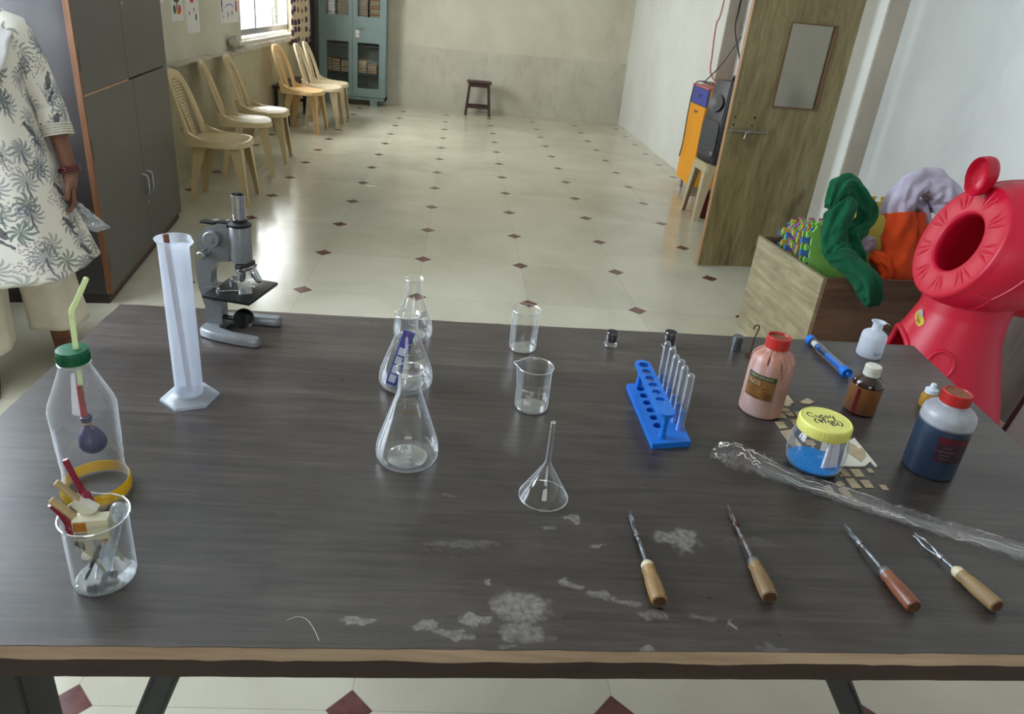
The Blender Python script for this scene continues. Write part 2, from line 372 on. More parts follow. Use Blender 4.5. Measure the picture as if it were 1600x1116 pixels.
def table_mat():
    q = N('dark_wood_laminate'); v = q.coord()
    x, y, z = q.xyz(v)
    row = q.math('FLOOR', q.math('DIVIDE', y, 0.118))
    wn = q.n('ShaderNodeTexWhiteNoise', noise_dimensions='1D'); q.put(wn.inputs['W'], row)
    off = q.n('ShaderNodeCombineXYZ'); q.put(off.inputs[0], q.math('MULTIPLY', wn.outputs['Value'], 9.0)); q.put(off.inputs[2], row)
    va = q.n('ShaderNodeVectorMath', operation='ADD'); q.put(va.inputs[0], v); q.put(va.inputs[1], off.outputs[0])
    warp = q.n('ShaderNodeVectorMath', operation='ADD'); q.put(warp.inputs[0], q.mapping(va.outputs[0], (1.6, 26, 1)))
    g = q.noise(3.2, 7, warp.outputs[0], 0.62, 0.7); fine = q.noise(9, 5, q.mapping(va.outputs[0], (2.5, 110, 1)), 0.65, 0.2)
    blot = q.noise(4.5, 4, v)
    f = q.math('ADD', q.math('MULTIPLY', g, 0.50), q.math('ADD', q.math('MULTIPLY', fine, 0.32), q.math('MULTIPLY', wn.outputs['Value'], 0.12)))
    c = q.ramp(f, [(0.33, rgb(44, 38, 36)), (0.43, rgb(58, 51, 48)), (0.52, rgb(70, 62, 58)), (0.64, rgb(92, 82, 76))])
    seam = q.math('LESS_THAN', q.math('ABSOLUTE', q.math('SUBTRACT', q.math('FRACT', q.math('DIVIDE', y, 0.118)), 0.5)), 0.488)
    c = q.mix(q.math('MULTIPLY', q.math('SUBTRACT', 1.0, seam), 0.35), c, rgb(34, 28, 26))
    # dried chalk and plaster smears, scratches
    wob = q.n('ShaderNodeTexNoise'); wob.inputs['Scale'].default_value = 42; wob.inputs['Detail'].default_value = 5; q.put(wob.inputs['Vector'], v)
    wv = q.n('ShaderNodeVectorMath', operation='SUBTRACT'); q.put(wv.inputs[0], wob.outputs['Color']); wv.inputs[1].default_value = (0.5, 0.5, 0.5)
    ws = q.n('ShaderNodeVectorMath', operation='MULTIPLY'); q.put(ws.inputs[0], wv.outputs[0]); ws.inputs[1].default_value = (0.075, 0.035, 0)
    wp = q.n('ShaderNodeVectorMath', operation='ADD'); q.put(wp.inputs[0], v); q.put(wp.inputs[1], ws.outputs[0])
    tot = None
    for sx, sy, rx, ry, s in STAINS:
        d = q.n('ShaderNodeVectorMath', operation='SUBTRACT'); q.put(d.inputs[0], wp.outputs[0]); d.inputs[1].default_value = (sx-TL[0], sy-TL[1], T)
        e = q.n('ShaderNodeVectorMath', operation='DIVIDE'); q.put(e.inputs[0], d.outputs[0]); e.inputs[1].default_value = (rx, ry, 10)
        l = q.n('ShaderNodeVectorMath', operation='LENGTH'); q.put(l.inputs[0], e.outputs[0])
        mr = q.n('ShaderNodeMapRange', interpolation_type='SMOOTHSTEP'); q.put(mr.inputs[0], l.outputs['Value']); mr.inputs[1].default_value = 1.05; mr.inputs[2].default_value = 0.55; mr.inputs[3].default_value = 0; mr.inputs[4].default_value = s
        tot = mr.outputs[0] if tot is None else q.math('MAXIMUM', tot, mr.outputs[0])
    grain = q.ramp(q.noise(120, 5, v, 0.7), [(0.36, (0.25, 0.25, 0.25, 1)), (0.62, (1, 1, 1, 1))])
    st = q.math('MULTIPLY', tot, grain)
    dust = q.math('MULTIPLY', q.ramp(q.noise(5, 9, v, 0.6), [(0.45, (0, 0, 0, 1)), (0.95, (1, 1, 1, 1))]), 0.18)
    
    st2 = q.math('MAXIMUM', st, dust)
    c = q.mix(q.math('MULTIPLY', st2, 0.62), c, rgb(172, 166, 160))
    q.set(color=c, spec=0.55, rough=q.math('ADD', q.math('MULTIPLY_ADD', blot, 0.10, 0.24), q.math('MULTIPLY', st2, 0.35)))
    return q.m
M_lam = table_mat()
M_bare = wood('bare_edge_wood', rgb(136, 112, 90), rgb(186, 162, 136), 'X', 5, 0.7)
M_fascia = wood('dark_brown_edging', rgb(34, 17, 12), rgb(56, 30, 20), 'X', 5, 0.5)
M_blacksteel = plain('black_enamel_steel', rgb(38, 42, 50), 0.35, 0.0, 0.15, 20)
M_greenblack = plain('green_black_painted_wood', rgb(26, 30, 28), 0.5, 0, 0.2, 12)

table = thing('laboratory_table', 'large dark wood laminate table with chipped brown edging holding the laboratory glassware', 'table', TL)
outer = [(-0.7335, 0.572), (1.085, 0.610), (1.2005, 1.562), (-0.757, 1.524)]
def inset(poly, d):
    n = len(poly); res = []
    for i in range(n):
        p0, p1, p2 = Vector(poly[i-1]), Vector(poly[i]), Vector(poly[(i+1) % n])
        e1 = (p1-p0).normalized(); e2 = (p2-p1).normalized()
        n1 = Vector((-e1.y, e1.x)); n2 = Vector((-e2.y, e2.x))
        b = (n1+n2).normalized(); res.append(tuple(p1 + b*(d/max(0.3, b.dot(n1)))))
    return res
def densify(poly, n, amp, seed):
    res = []
    for i in range(len(poly)):
        a, b = Vector(poly[i]), Vector(poly[(i+1) % len(poly)])
        nn = Vector((-(b-a).y, (b-a).x)).normalized()
        for k in range(n):
            p = a.lerp(b, k/n)
            if k: p = p + nn*amp*(mnoise.noise((p.x*18, p.y*18, seed))+0.6*mnoise.noise((p.x*60, p.y*60, seed+3)))
            res.append((p.x, p.y))
    return res
loc_ = (-TL[0], -TL[1], 0)
top_poly = densify(inset(outer, 0.0075), 90, 0.0016, 1)
b = MB().at(loc_); b.prism(top_poly, T-0.0015, T); b.out('laminate_top', M_lam, table, smooth=False)
ri = densify(inset(outer, 0.0070), 90, 0.0, 1); ro = densify(outer, 90, 0.0018, 7)
b = MB().at(loc_)
b.loft([[(x, y, T-0.001) for x, y in ri], [(x, y, T-0.0125+0.0012*mnoise.noise((x*30, y*30, 4))) for x, y in ro], [(x, y, T-0.02) for x, y in inset(ro, 0.004)]], True, True, True)
b.out('bare_wood_edge', M_bare, table, smooth=False)
fb = densify(inset(outer, 0.001), 90, 0.0008, 11)
b = MB().at(loc_); b.loft([[(x, y, T-0.0130) for x, y in fb], [(x, y, T-0.0415+0.0014*mnoise.noise((x*14, y*14, 9))) for x, y in fb]], True, True, True)
b.out('edging', M_fascia, table, smooth=False)
for (x0, x1, y) in ((-0.30, -0.575, 0.655), (0.528, 0.955, 0.655), (-0.36, -0.62, 1.44), (0.66, 1.02, 1.44)):
    b = MB().at(loc_); dx = 0.016
    b.loft([[(x0-dx, y-0.012, 0.7085), (x0+dx, y-0.012, 0.7085), (x0+dx, y+0.012, 0.7085), (x0-dx, y+0.012, 0.7085)], [(x1-dx, y-0.012, 0.0), (x1+dx, y-0.012, 0.0), (x1+dx, y+0.012, 0.0), (x1-dx, y+0.012, 0.0)]], True, True, True)
    for k in (-1, 1):
        b.loft([[(x0+k*dx-0.002, y-0.022, 0.7085), (x0+k*dx+0.002, y-0.022, 0.7085), (x0+k*dx+0.002, y-0.012, 0.7085), (x0+k*dx-0.002, y-0.012, 0.7085)], [(x1+k*dx-0.002, y-0.022, 0.0), (x1+k*dx+0.002, y-0.022, 0.0), (x1+k*dx+0.002, y-0.012, 0.0), (x1+k*dx-0.002, y-0.012, 0.0)]], True, True, True)
    b.out('leg', M_blacksteel, table, smooth=False)
b = MB().at(loc_); b.box(-0.575, -0.478, 0.60, 0.66, 0, 0.7085, 0.004)
o = b.out('leg', M_greenblack, table, smooth=False); o['label'] = 'dark green black wooden post'

# ================================================================== glassware
M_glass = thin_glass('clear_glass', (0.975, 0.985, 0.985), 0.80, 0.055, 1.9, 0.015, haze=0.75)
M_glassrim = thin_glass('clear_glass_rim', (0.95, 0.965, 0.965), 0.85, 0.24, 1.4, 0.03, haze=0.6)
M_print = plain('white_glass_print', rgb(214, 214, 210), 0.6)
M_printtan = plain('tan_glass_print', rgb(176, 160, 134), 0.6)
def rad_at(prof, z):
    for (r0, z0), (r1, z1) in zip(prof, prof[1:]):
        if min(z0, z1) <= z <= max(z0, z1) and abs(z1-z0) > 1e-7: return r0+(r1-r0)*(z-z0)/(z1-z0)
    return prof[-1][0]
def wrap(prof, a0, z0, eps=0.0005):
    def fn(u, v):
        z = z0+v; r = rad_at(prof, z)+eps; a = a0+u/r
        return (r*math.cos(a), r*math.sin(a), z)
    return fn
def patch(b, fn, u0, u1, v0, v1, nu=10, nv=4):
    rows = [[fn(u0+(u1-u0)*i/nu, v0+(v1-v0)*j/nv) for i in range(nu+1)] for j in range(nv+1)]
    b.loft(rows, closed=False); return b
def toward(loc): return math.atan2(-loc[1], -loc[0])
def arc(c0, r0, a0, a1, n):
    return [(c0[0]+r0*math.cos(a0+(a1-a0)*i/n), c0[1]+r0*math.sin(a0+(a1-a0)*i/n)) for i in range(n+1)]

def flask(label, loc, R, H, r, words, tan, mirrored, turn=0.0):
    t = thing('conical_flask', label, 'flask', loc, 0, 'conical glass flasks on the table')
    zs = H*0.745
    body = [(0.0005, 0.002), (R*0.80, 0.0012), (R*0.93, 0.004), (R*0.985, 0.0095), (R, 0.0165), (R*0.985, 0.025), (R*0.95, 0.035)]
    k = 9
    for i in range(1, k): 
        s = i/k; body.append((R*0.95+(r*1.10-R*0.95)*s, 0.035+(zs-0.035)*s))
    body += [(r*1.06, zs+0.002), (r*1.0, zs+0.010), (r*0.985, H*0.88), (r*1.0, H-0.009), (r*1.08, H-0.004), (r*1.22, H)]
    MBx = MB(); MBx.lathe(body, 48); MBx.out('body', M_glass, t)
    b = MB(); b.torus(r*1.22, 0.0014, 40, 8, H); b.out('rim', M_glassrim, t)
    b = MB(); b.lathe([(0.0005, 0.0055), (R*0.52, 0.0060), (R*0.60, 0.0045), (R*0.66, 0.003), (R*0.58, 0.0035), (0.0005, 0.0035)], 40); b.out('thick_base', M_glass, t)
    a = toward(loc)+turn
    if mirrored: a += PI
    b = MB(); zt = H*0.56
    for i, (wd, sz) in enumerate(words): b.text(wd, sz, wrap(body, a, zt-0.009*i))
    for i in range(4):
        z = 0.045+0.018*i; patch(b, wrap(body, a-0.85, z), 0.0, 0.012, 0, 0.0009, 4, 1)
    patch(b, wrap(body, a-0.85, 0.0), 0, 0.0009, 0.045, 0.10, 1, 8)
    b.out('printing', M_print, t, smooth=False)
    b = MB(); patch(b, wrap(body, a, zt-0.009*len(words)-0.0045), -0.0145, 0.0145, -0.0060, 0.0060); b.out('marking_spot', M_printtan if tan else M_print, t)
    return t, body
flask('front glass conical flask, nearest to the table edge, with tan marking spot', (-0.051, 0.974, T), 0.0515, 0.167, 0.0185, [('500ml', .0115), ('BOROSILICATE', .0095), ('3.3', .008)], True, True, -0.1)
flask('middle glass conical flask holding a narrow blue carton', (-0.072, 1.219, T), 0.0525, 0.152, 0.0195, [('250', .009), ('3.3', .007)], False, False, 0.75)
flask('back glass conical flask standing at the far edge of the table, empty', (-0.073, 1.439, T), 0.0435, 0.139, 0.0165, [('150', .008)], False, False, 0.6)

# the narrow blue carton inside the middle flask
M_cbox = plain('blue_carton', rgb(28, 56, 148), 0.35); M_cwhite = plain('carton_white_panels', rgb(190, 196, 208), 0.4); M_cred = plain('carton_red_print', rgb(170, 60, 60), 0.4)
M_cdark = plain('carton_photo_print', rgb(58, 38, 44), 0.4, 0, 0.8, 90); M_cgreen = plain('carton_green_print', rgb(110, 130, 60), 0.4, 0, 0.6, 80)
d0 = Vector((-0.0985, 1.1970, T+0.0105)); d1 = Vector((-0.0680, 1.2240, T+0.113))
ax = (d1-d0).normalized(); sx_ = ax.cross(Vector((-0.25, -1, 0.1))).normalized(); sy_ = ax.cross(sx_).normalized()
L = (d1-d0).length
t = thing('carton', 'narrow blue printed carton leaning inside the middle flask', 'carton', d0)
F = Matrix(((sx_.x, sy_.x, ax.x, 0), (sx_.y, sy_.y, ax.y, 0), (sx_.z, sy_.z, ax.z, 0), (0, 0, 0, 1)))
hx = 0.0105; hy = 0.008
b = MB().frame(F); b.box(-hx, hx, -hy, hy, 0, L, 0.0006, 1); b.out('box', M_cbox, t, smooth=False)
for s in (-1, 1):
    b = MB().frame(F)
    for i in range(4): b.box(-hx*0.62, hx*0.62, s*hy-0.0003, s*hy+0.0003, 0.006+i*0.0185, 0.006+i*0.0185+0.0155)
    b.out('white_panel', M_cwhite, t, smooth=False)
    b = MB().frame(F); b.text('pH PAPER', 0.0085, lambda u, v, s=s: (v, s*(hy+0.0004), 0.098+u*0.7)); b.out('lettering', M_cred, t, smooth=False)
    b = MB().frame(F); b.box(s*hx-0.0003, s*hx+0.0003, -hy*0.7, hy*0.7, 0.082, 0.105); b.out('picture', M_cdark, t, smooth=False)
    b = MB().frame(F); b.box(s*hx-0.0003, s*hx+0.0003, -hy*0.7, hy*0.7, 0.010, 0.036); b.out('green_print', M_cgreen, t, smooth=False)

def beaker(label, loc, R, H, spout, words, nlines, turn=0.0, group='small glass beakers on the table'):
    t = thing('beaker', label, 'beaker', loc, 0, group)
    n = 56
    prof = [(0.0005, 0.0015), (R*0.86, 0.0012), (R*0.95, 0.0035), (R*0.985, 0.009), (R*0.985, H*0.5), (R*0.985, H-0.008), (R*1.0, H-0.003), (R*1.05, H)]
    def sp(a, r, z):
        d = math.atan2(math.sin(a-spout), math.cos(a-spout)); k = math.exp(-(d/0.22)**2)*max(0, (z-(H-0.016))/0.016)
        return r+0.008*k, z+0.001*k
    rings = []
    for r, z in prof:
        row = []
        for k in range(n):
            a = 2*PI*k/n; rr, zz = sp(a, r, z); row.append((rr*math.cos(a), rr*math.sin(a), zz))
        rings.append(row)
    b = MB(); b.loft(rings); b.out('body', M_glass, t)
    b = MB(); rim = []
    for k in range(n):
        a = 2*PI*k/n; rr, zz = sp(a, R*1.05, H); rim.append((rr*math.cos(a), rr*math.sin(a), zz))
    b.tube(rim+[rim[0]], 0.0011, 8, False); b.out('rim', M_glassrim, t)
    b = MB(); b.lathe([(0.0005, 0.0045), (R*0.84, 0.005), (R*0.90, 0.003), (0.0005, 0.003)], 40); b.out('thick_base', M_glass, t)
    if words:
        a = toward(loc)+turn; b = MB()
        for i, (wd, sz) in enumerate(words): b.text(wd, sz, wrap(prof, a, H*0.56-0.0095*i))
        for i in range(nlines):
            z = H*(0.20+0.16*i); patch(b, wrap(prof, a+0.62, z), 0, 0.010, 0, 0.0008, 4, 1)
            b.text(str(25*(i+1)), 0.0055, wrap(prof, a+1.05, z))
        patch(b, wrap(prof, a+0.62, 0), 0, 0.0008, H*0.20, H*(0.20+0.16*(nlines-1)), 1, 8)
        patch(b, wrap(prof, a, H*0.30), -0.007, 0.007, -0.005, 0.005)
        b.out('printing', M_print, t, smooth=False)
    return t
beaker('empty glass beaker standing behind the other, at the far table edge', (0.175, 1.406, T), 0.0305, 0.097, 2.0, [('', .006)], 3, 0.35)
beaker('empty spouted glass beaker with white printing, behind the upturned funnel', (0.173, 1.154, T), 0.0325, 0.0905, 2.9, [('BOROSIL', .0062), ('100', .0075)], 4, -0.25)

# upturned funnel
t = thing('glass_funnel', 'clear glass funnel standing upside down on its mouth', 'funnel', (0.170, 0.888, T))
b = MB(); b.lathe([(0.0385, 0.001), (0.0383, 0.003), (0.022, 0.032), (0.0062, 0.0605), (0.0045, 0.067)], 48); b.out('cone', M_glass, t)
b = MB(); b.lathe([(0.0045, 0.067), (0.0040, 0.075), (0.0036, 0.137)], 20); b.lathe([(0.0022, 0.067), (0.0022, 0.137)], 16); b.out('stem', M_glassrim, t)
b = MB(); b.torus(0.0385, 0.0010, 48, 8, 0.0012); b.out('rim', M_glassrim, t)
b = MB(); b.torus(0.0029, 0.0008, 20, 8, 0.137); b.out('tip', M_glassrim, t)

# little vials with dark stoppers
M_dark = plain('black_powder', rgb(30, 27, 34), 0.5, 0, 0.3, 60)
M_vial = thin_glass('clear_styrene', (0.96, 0.965, 0.98), 0.7, 0.10, 2.2, 0.05)
def vial(label, loc, R, H, fill, matf):
    t = thing('specimen_vial', label, 'vial', loc, 0, 'small capped vials along the far table edge')
    b = MB(); b.lathe([(0.0005, 0.001), (R*0.95, 0.001), (R, 0.003), (R, H-0.002), (R*0.92, H), (0.0005, H)], 32); b.out('shell', M_vial, t)
    b = MB(); b.torus(R*1.02, 0.0018, 32, 8, 0.003); b.out('foot_ring', M_vial, t)
    b = MB(); b.lathe([(0.0005, fill[0]), (R*0.86, fill[0]), (R*0.86, fill[1]), (0.0005, fill[1])], 28); b.out('filling', matf, t)
    b = MB(); b.lathe([(0.0005, H+0.0004), (R*0.88, H+0.0004), (R*0.93, H-0.0006)], 28); b.out('lid', M_dark, t)
    return t
M_steelr = plain('dull_steel', rgb(140, 144, 150), 0.35, 0.9, 0.2, 60)
vial('small clear vial with dark filling standing alone behind the beakers', (0.386, 1.450, T), 0.0145, 0.036, (0.012, 0.031), M_dark)
vial('small clear vial with dark lid behind the test tube rack', (0.526, 1.458, T), 0.0150, 0.041, (0.005, 0.036), M_dark)
t = thing('slotted_weight', 'small ridged steel weight behind the red capped pink bottle', 'weight', (0.690, 1.462, T))
b = MB(); pr = [(0.0005, 0)]
for i in range(7): pr += [(0.0125, 0.0005+i*0.0055), (0.0125, 0.0042+i*0.0055), (0.0108, 0.0047+i*0.0055), (0.0108, 0.0054+i*0.0055)]
pr += [(0.0115, 0.039), (0.0005, 0.039)]
b.lathe(pr, 28); b.out('discs', M_steelr, t)
M_rust = plain('rusty_iron', rgb(88, 56, 42), 0.7, 0.5, 0.5, 90, 0.3)
t = thing('hook_rod', 'rusty iron rod with hooked top behind the red capped pink bottle', 'hook', (0.7150, 1.435, T))
b = MB(); pts = [(0, 0, 0.003), (0, 0, 0.03), (0.001, 0, 0.052), (0.004, 0, 0.064), (0.0052, 0, 0.071)]
for i in range(9):
    a = 0.1+3.6*i/8; pts.append((-0.0005+0.0062*math.cos(a), 0, 0.074+0.0068*math.sin(a)))
b.tube(pts, 0.0016, 8); b.out('rod', M_rust, t)
b = MB(); b.lathe([(0.0005, 0), (0.010, 0), (0.010, 0.004), (0.0005, 0.005)], 24); b.out('foot', M_rust, t)
# ================================================================== lung-model bottle
M_pet = thin_glass('clear_pet', (0.955, 0.965, 0.975), 0.55, 0.055, 2.2, 0.07, 0.04, (0.7, 0.75, 0.82, 1), haze=0.6)
M_petrim = thin_glass('frosted_collar', (0.9, 0.92, 0.92), 0.6, 0.2, 1.5, 0.15, 0.55, (0.85, 0.87, 0.85, 1))
M_green = plain('green_cap_plastic', rgb(0, 96, 62), 0.35, 0, 0.1)
def translucent(name, col, amt, rough=0.4, tint=(0.98, 0.98, 0.98)):
    q = N(name); t = q.t
    df = q.n('ShaderNodeBsdfPrincipled'); df.inputs['Base Color'].default_value = col; df.inputs['Roughness'].default_value = rough
    tl = q.n('ShaderNodeBsdfTranslucent', Color=col); m0 = q.n('ShaderNodeMixShader'); m0.inputs[0].default_value = 0.45
    q.put(m0.inputs[1], df.outputs[0]); q.put(m0.inputs[2], tl.outputs[0])
    tr = q.n('ShaderNodeBsdfTransparent', Color=tuple(tint)+(1,)); m1 = q.n('ShaderNodeMixShader'); m1.inputs[0].default_value = amt
    q.put(m1.inputs[1], tr.outputs[0]); q.put(m1.inputs[2], m0.outputs[0]); t.links.new(m1.outputs[0], q.o.inputs['Surface']); t.nodes.remove(q.b)
    return q.m
M_straw = translucent('pale_green_straw', rgb(212, 222, 172), 0.8)
M_redtube = translucent('red_rubber_tube', rgb(176, 70, 66), 0.9)
M_balloon = plain('purple_balloon_rubber', rgb(44, 26, 84), 0.35, 0, 0.15, 20, 0.0)
M_string = plain('jute_string', rgb(170, 146, 116), 0.9, 0, 0.3, 120)
M_yellow = translucent('yellow_rubber', rgb(214, 176, 20), 0.85, 0.4)
M_orange = translucent('orange_tape', rgb(214, 116, 62), 0.75)
BL = (-0.496, 0.859, T)
t = thing('plastic_bottle', 'upright clear plastic bottle with green cap, straw, hanging purple balloon and yellow base band', 'bottle', BL)
prof = [(0.0445, 0.002), (0.0450, 0.010), (0.0440, 0.020), (0.0405, 0.034), (0.0400, 0.048), (0.0412, 0.062), (0.0408, 0.066), (0.0420, 0.085), (0.0425, 0.12), (0.0432, 0.142), (0.0412, 0.151), (0.0345, 0.168), (0.0272, 0.186), (0.0208, 0.203), (0.0178, 0.214), (0.0175, 0.222)]
b = MB(); b.lathe(prof, 48); b.out('body', M_pet, t)
b = MB(); b.lathe([(0.0175, 0.208), (0.0205, 0.2095), (0.0208, 0.2125), (0.0178, 0.214)], 36); b.out('collar', M_petrim, t)
b = MB(); n = 48; pr = [(0.0185, 0.2145), (0.0200, 0.2145), (0.0202, 0.229), (0.0192, 0.2325), (0.0150, 0.2332), (0.0005, 0.2332)]
b.lathe(pr, 48)
for k in range(40):
    a = 2*PI*k/40; b.at((0.0201*math.cos(a), 0.0201*math.sin(a), 0.2215), (0, 0, a)); b.box(-0.0004, 0.0005, -0.0006, 0.0006, -0.006, 0.006)
b.out('cap', M_green, t)
st = MB()
sp = [(0.002, 0, 0.150), (0.004, 0, 0.19), (0.0055, 0, 0.232), (0.008, 0, 0.282)]
rd = [0.0034]*4
st.tube(sp, rd, 12, False)
st.tube([(0.0080, 0, 0.280), (0.0082, 0, 0.2835), (0.0086, 0, 0.287), (0.0096, 0, 0.2905), (0.0112, 0, 0.2937), (0.0132, 0, 0.2965), (0.0150, 0, 0.2995), (0.0168, 0, 0.3025)], [0.0034, 0.0038, 0.0034, 0.0038, 0.0034, 0.0038, 0.0034, 0.0035], 12, False)
st.tube([(0.0165, 0, 0.3020), (0.0235, 0, 0.315), (0.0345, 0, 0.336)], 0.0035, 12, False); st.out('straw', M_straw, t)
b = MB(); b.tube([(0.002, -0.001, 0.178), (0.001, -0.001, 0.150), (0.0012, -0.0005, 0.124)], 0.0044, 12); b.out('tubing', M_redtube, t)
b = MB(); bp = [(0.0055, 0.128), (0.0075, 0.127), (0.0068, 0.121), (0.0052, 0.116), (0.0055, 0.111), (0.0095, 0.106), (0.0145, 0.099), (0.0178, 0.091), (0.0185, 0.084), (0.0165, 0.077), (0.011, 0.0715), (0.004, 0.0695), (0.0005, 0.069)]
rings = []
for r, z in bp:
    row = []
    for k in range(28):
        a = 2*PI*k/28; s = max(0, (0.12-z)/0.05); rr = r*(1+0.05*math.sin(5*a)*(z > 0.108)*1.6)
        row.append((0.0025+0.0045*s+rr*math.cos(a), rr*math.sin(a), z+0.0012*math.cos(a)*(z > 0.12)))
    rings.append(row)
b.loft(rings, True, False, True); bal = b.out('balloon', M_balloon, t)
b = MB()
for k in range(3): b.tube([(0.0028+0.0060*math.cos(x*0.6), 0.0060*math.sin(x*0.6), 0.1155+0.0011*k+0.0005*math.sin(x)) for x in range(12)], 0.0007, 6, False)
b.tube([(0.008, -0.003, 0.1155), (0.012, -0.006, 0.1185), (0.015, -0.008, 0.1165)], 0.0007, 6); b.tube([(0.008, -0.003, 0.1155), (0.011, -0.007, 0.112), (0.0145, -0.007, 0.1125)], 0.0007, 6)
b.out('string', M_string, bal)
b = MB(); b.lathe([(0.0458, 0.0015), (0.0466, 0.006), (0.0460, 0.018), (0.0448, 0.0205), (0.0438, 0.0195), (0.0443, 0.010), (0.0438, 0.0025)], 48); b.out('yellow_band', M_yellow, t)
b = MB(); patch(b, wrap([(0.0470, 0), (0.0470, 0.03)], PI/2-0.35, 0.0135), -0.007, 0.007, -0.009, 0.009, 8, 2); b.out('tape', M_orange, t)

# ================================================================== beaker of odds and ends
SB = (-0.408, 0.690, T)
t = beaker('glass beaker in front of the lung bottle, crammed with sticks, clips and a tube', SB, 0.0370, 0.100, 2.2, None, 0, group=None)
M_maroon = plain('maroon_plastic', rgb(136, 22, 52), 0.3, 0, 0.1); M_bone = plain('bone_plastic', rgb(204, 194, 162), 0.45, 0, 0.08)
M_stick = wood('pale_stick_wood', rgb(170, 146, 104), rgb(206, 184, 142), 'Z', 20, 0.6)
M_steel = plain('bright_steel', rgb(140, 142, 146), 0.25, 1.0, 0.05)
M_offwhite = plain('white_card', rgb(222, 219, 206), 0.6, 0, 0.04)
M_lblor = plain('orange_label', rgb(178, 112, 30), 0.5, 0, 0.35, 150); M_lblwh = plain('white_label', rgb(206, 196, 180), 0.55, 0, 0.06); M_inkd = plain('dark_ink', rgb(40, 34, 40), 0.6)
def W(x, z, y=0.687): return Vector((x, y, z))
def axis_thing(name, label, cat, base, top, group=None):
    """a thing whose own z axis runs from base to top"""
    d = Vector(top)-Vector(base); q = d.to_track_quat('Z', 'Y')
    o = thing(name, label, cat, base, 0, group); o.rotation_mode = 'QUATERNION'; o.rotation_quaternion = q
    return o, d.length
def holder(label, base, top, hook):
    o, L = axis_thing('dropper', label, 'dropper', base, top, 'maroon topped droppers in the beaker')
    b = MB(); b.lathe([(0.0005, 0), (0.0016, 0.001), (0.0024, L*0.35), (0.0046, L*0.42), (0.0046, L*0.72), (0.004, L*0.73)], 16); b.out('barrel', M_bone, o)
    b = MB(); b.lathe([(0.0056, L*0.66), (0.0064, L*0.67), (0.0066, L*0.80), (0.0050, L*0.82), (0.0042, L*0.84)], 18)
    b.tube([(0, 0, L*0.82), (0, 0, L*0.92), (hook*0.25, 0, L*1.02), (hook*0.6, 0, L*1.10), (hook, 0, L*1.16)], [0.0042, 0.0036, 0.0034, 0.0036, 0.0034], 12, True, 1.0); b.out('bulb', M_maroon, o)
holder('dropper with upright maroon bulb, taller one behind the two sticks', (-0.392, 0.706, T+0.012), (-0.4275, 0.697, T+0.150), -0.003)
holder('dropper with maroon bulb at the beaker\'s near rim', (-0.402, 0.683, T+0.010), (-0.4425, 0.683, T+0.106), 0.004)
for lab, p0, p1 in (('flat pale wooden stick, upper of the pair in the beaker', (-0.387, 0.690, T+0.080), (-0.4430, 0.687, T+0.1480)), ('flat pale wooden stick, lower of the pair in the beaker', (-0.391, 0.678, T+0.070), (-0.4485, 0.680, T+0.1280))):
    o, L = axis_thing('wooden_stick', lab, 'stick', p0, p1, 'wooden sticks in the beaker')
    b = MB(); b.box(-0.0048, 0.0048, -0.0022, 0.0022, 0, L, 0.001, 1); tag_o = b.out('stick', M_stick, o)
o = thing('folded_card', 'white folded card wedge standing among the sticks in the beaker', 'card', (-0.417, 0.692, T+0.1065))
b = MB().at(rot=(0.0, 0.0, 0.1)); b.loft([[(-0.013, -0.006, 0.008), (-0.008, -0.009, 0.0200), (0.0150, -0.010, 0.0030), (0.0005, -0.010, -0.006)], [(-0.013, 0.004, 0.008), (-0.008, 0.004, 0.0215), (0.0150, 0.003, 0.0030), (0.0005, 0.003, -0.006)]], True, True, True); b.out('card', M_offwhite, o, smooth=False)
# label-fronted little box
o = thing('matchbox', 'small cream box with orange and white label sitting in the beaker mouth', 'box', (-0.4055, 0.676, T+0.0770), 0.15)
b = MB(); b.box(-0.019, 0.020, -0.005, 0.012, 0.0, 0.0285, 0.0012, 2); b.out('box', plain('cream_card', rgb(212, 206, 178), 0.55, 0, 0.05), o)
b = MB(); b.box(-0.0175, -0.0035, -0.0054, -0.0048, 0.0135, 0.0265); b.out('label', M_lblor, o, smooth=False)
b = MB(); b.box(-0.0175, -0.0035, -0.0054, -0.0048, 0.002, 0.0125); b.out('label', M_lblwh, o, smooth=False)
b = MB()
for i in range(3): b.box(-0.0165, -0.0055+0.001*i, -0.0057, -0.0053, 0.0042+0.003*i, 0.0052+0.003*i)
b.out('lettering', M_inkd, o, smooth=False)
o, L = axis_thing('test_tube', 'wide clear tube leaning to the far side of the beaker', 'test tube', (-0.407, 0.682, T+0.010), (-0.3760, 0.690, T+0.118))
b = MB(); b.lathe([(0.0085, 0), (0.0088, 0.002), (0.0088, L-0.009), (0.0078, L-0.004), (0.0045, L-0.0008), (0.0005, L)], 24); b.out('glass', thin_glass('cloudy_tube', (0.9, 0.93, 0.95), 0.5, 0.10, 2.0, 0.05, 0.18, (0.75, 0.8, 0.86, 1)), o)
for lab, p0, p1, rr in (('steel spatula spoon lying lowest in the beaker', (-0.424, 0.676, T+0.010), (-0.400, 0.676, T+0.064), 0.0075), ('steel spoon with dark handle in the middle of the beaker', (-0.416, 0.700, T+0.020), (-0.4235, 0.668, T+0.076), 0.006)):
    o, L = axis_thing('spatula', lab, 'spoon', p0, p1, None)
    b = MB(); b.sphere((0, 0, rr*1.4), rr, 16, 0.9, 0.28, 1.5); b.tube([(0, 0, rr*2.6), (0, 0, L)], [0.0022, 0.0028], 10, True, 0.7); b.out('spoon', M_steel, o)
o = thing('metal_clip', 'small steel clip lying on the bottom of the beaker', 'clip', (-0.399, 0.683, T+0.0055), 0.3)
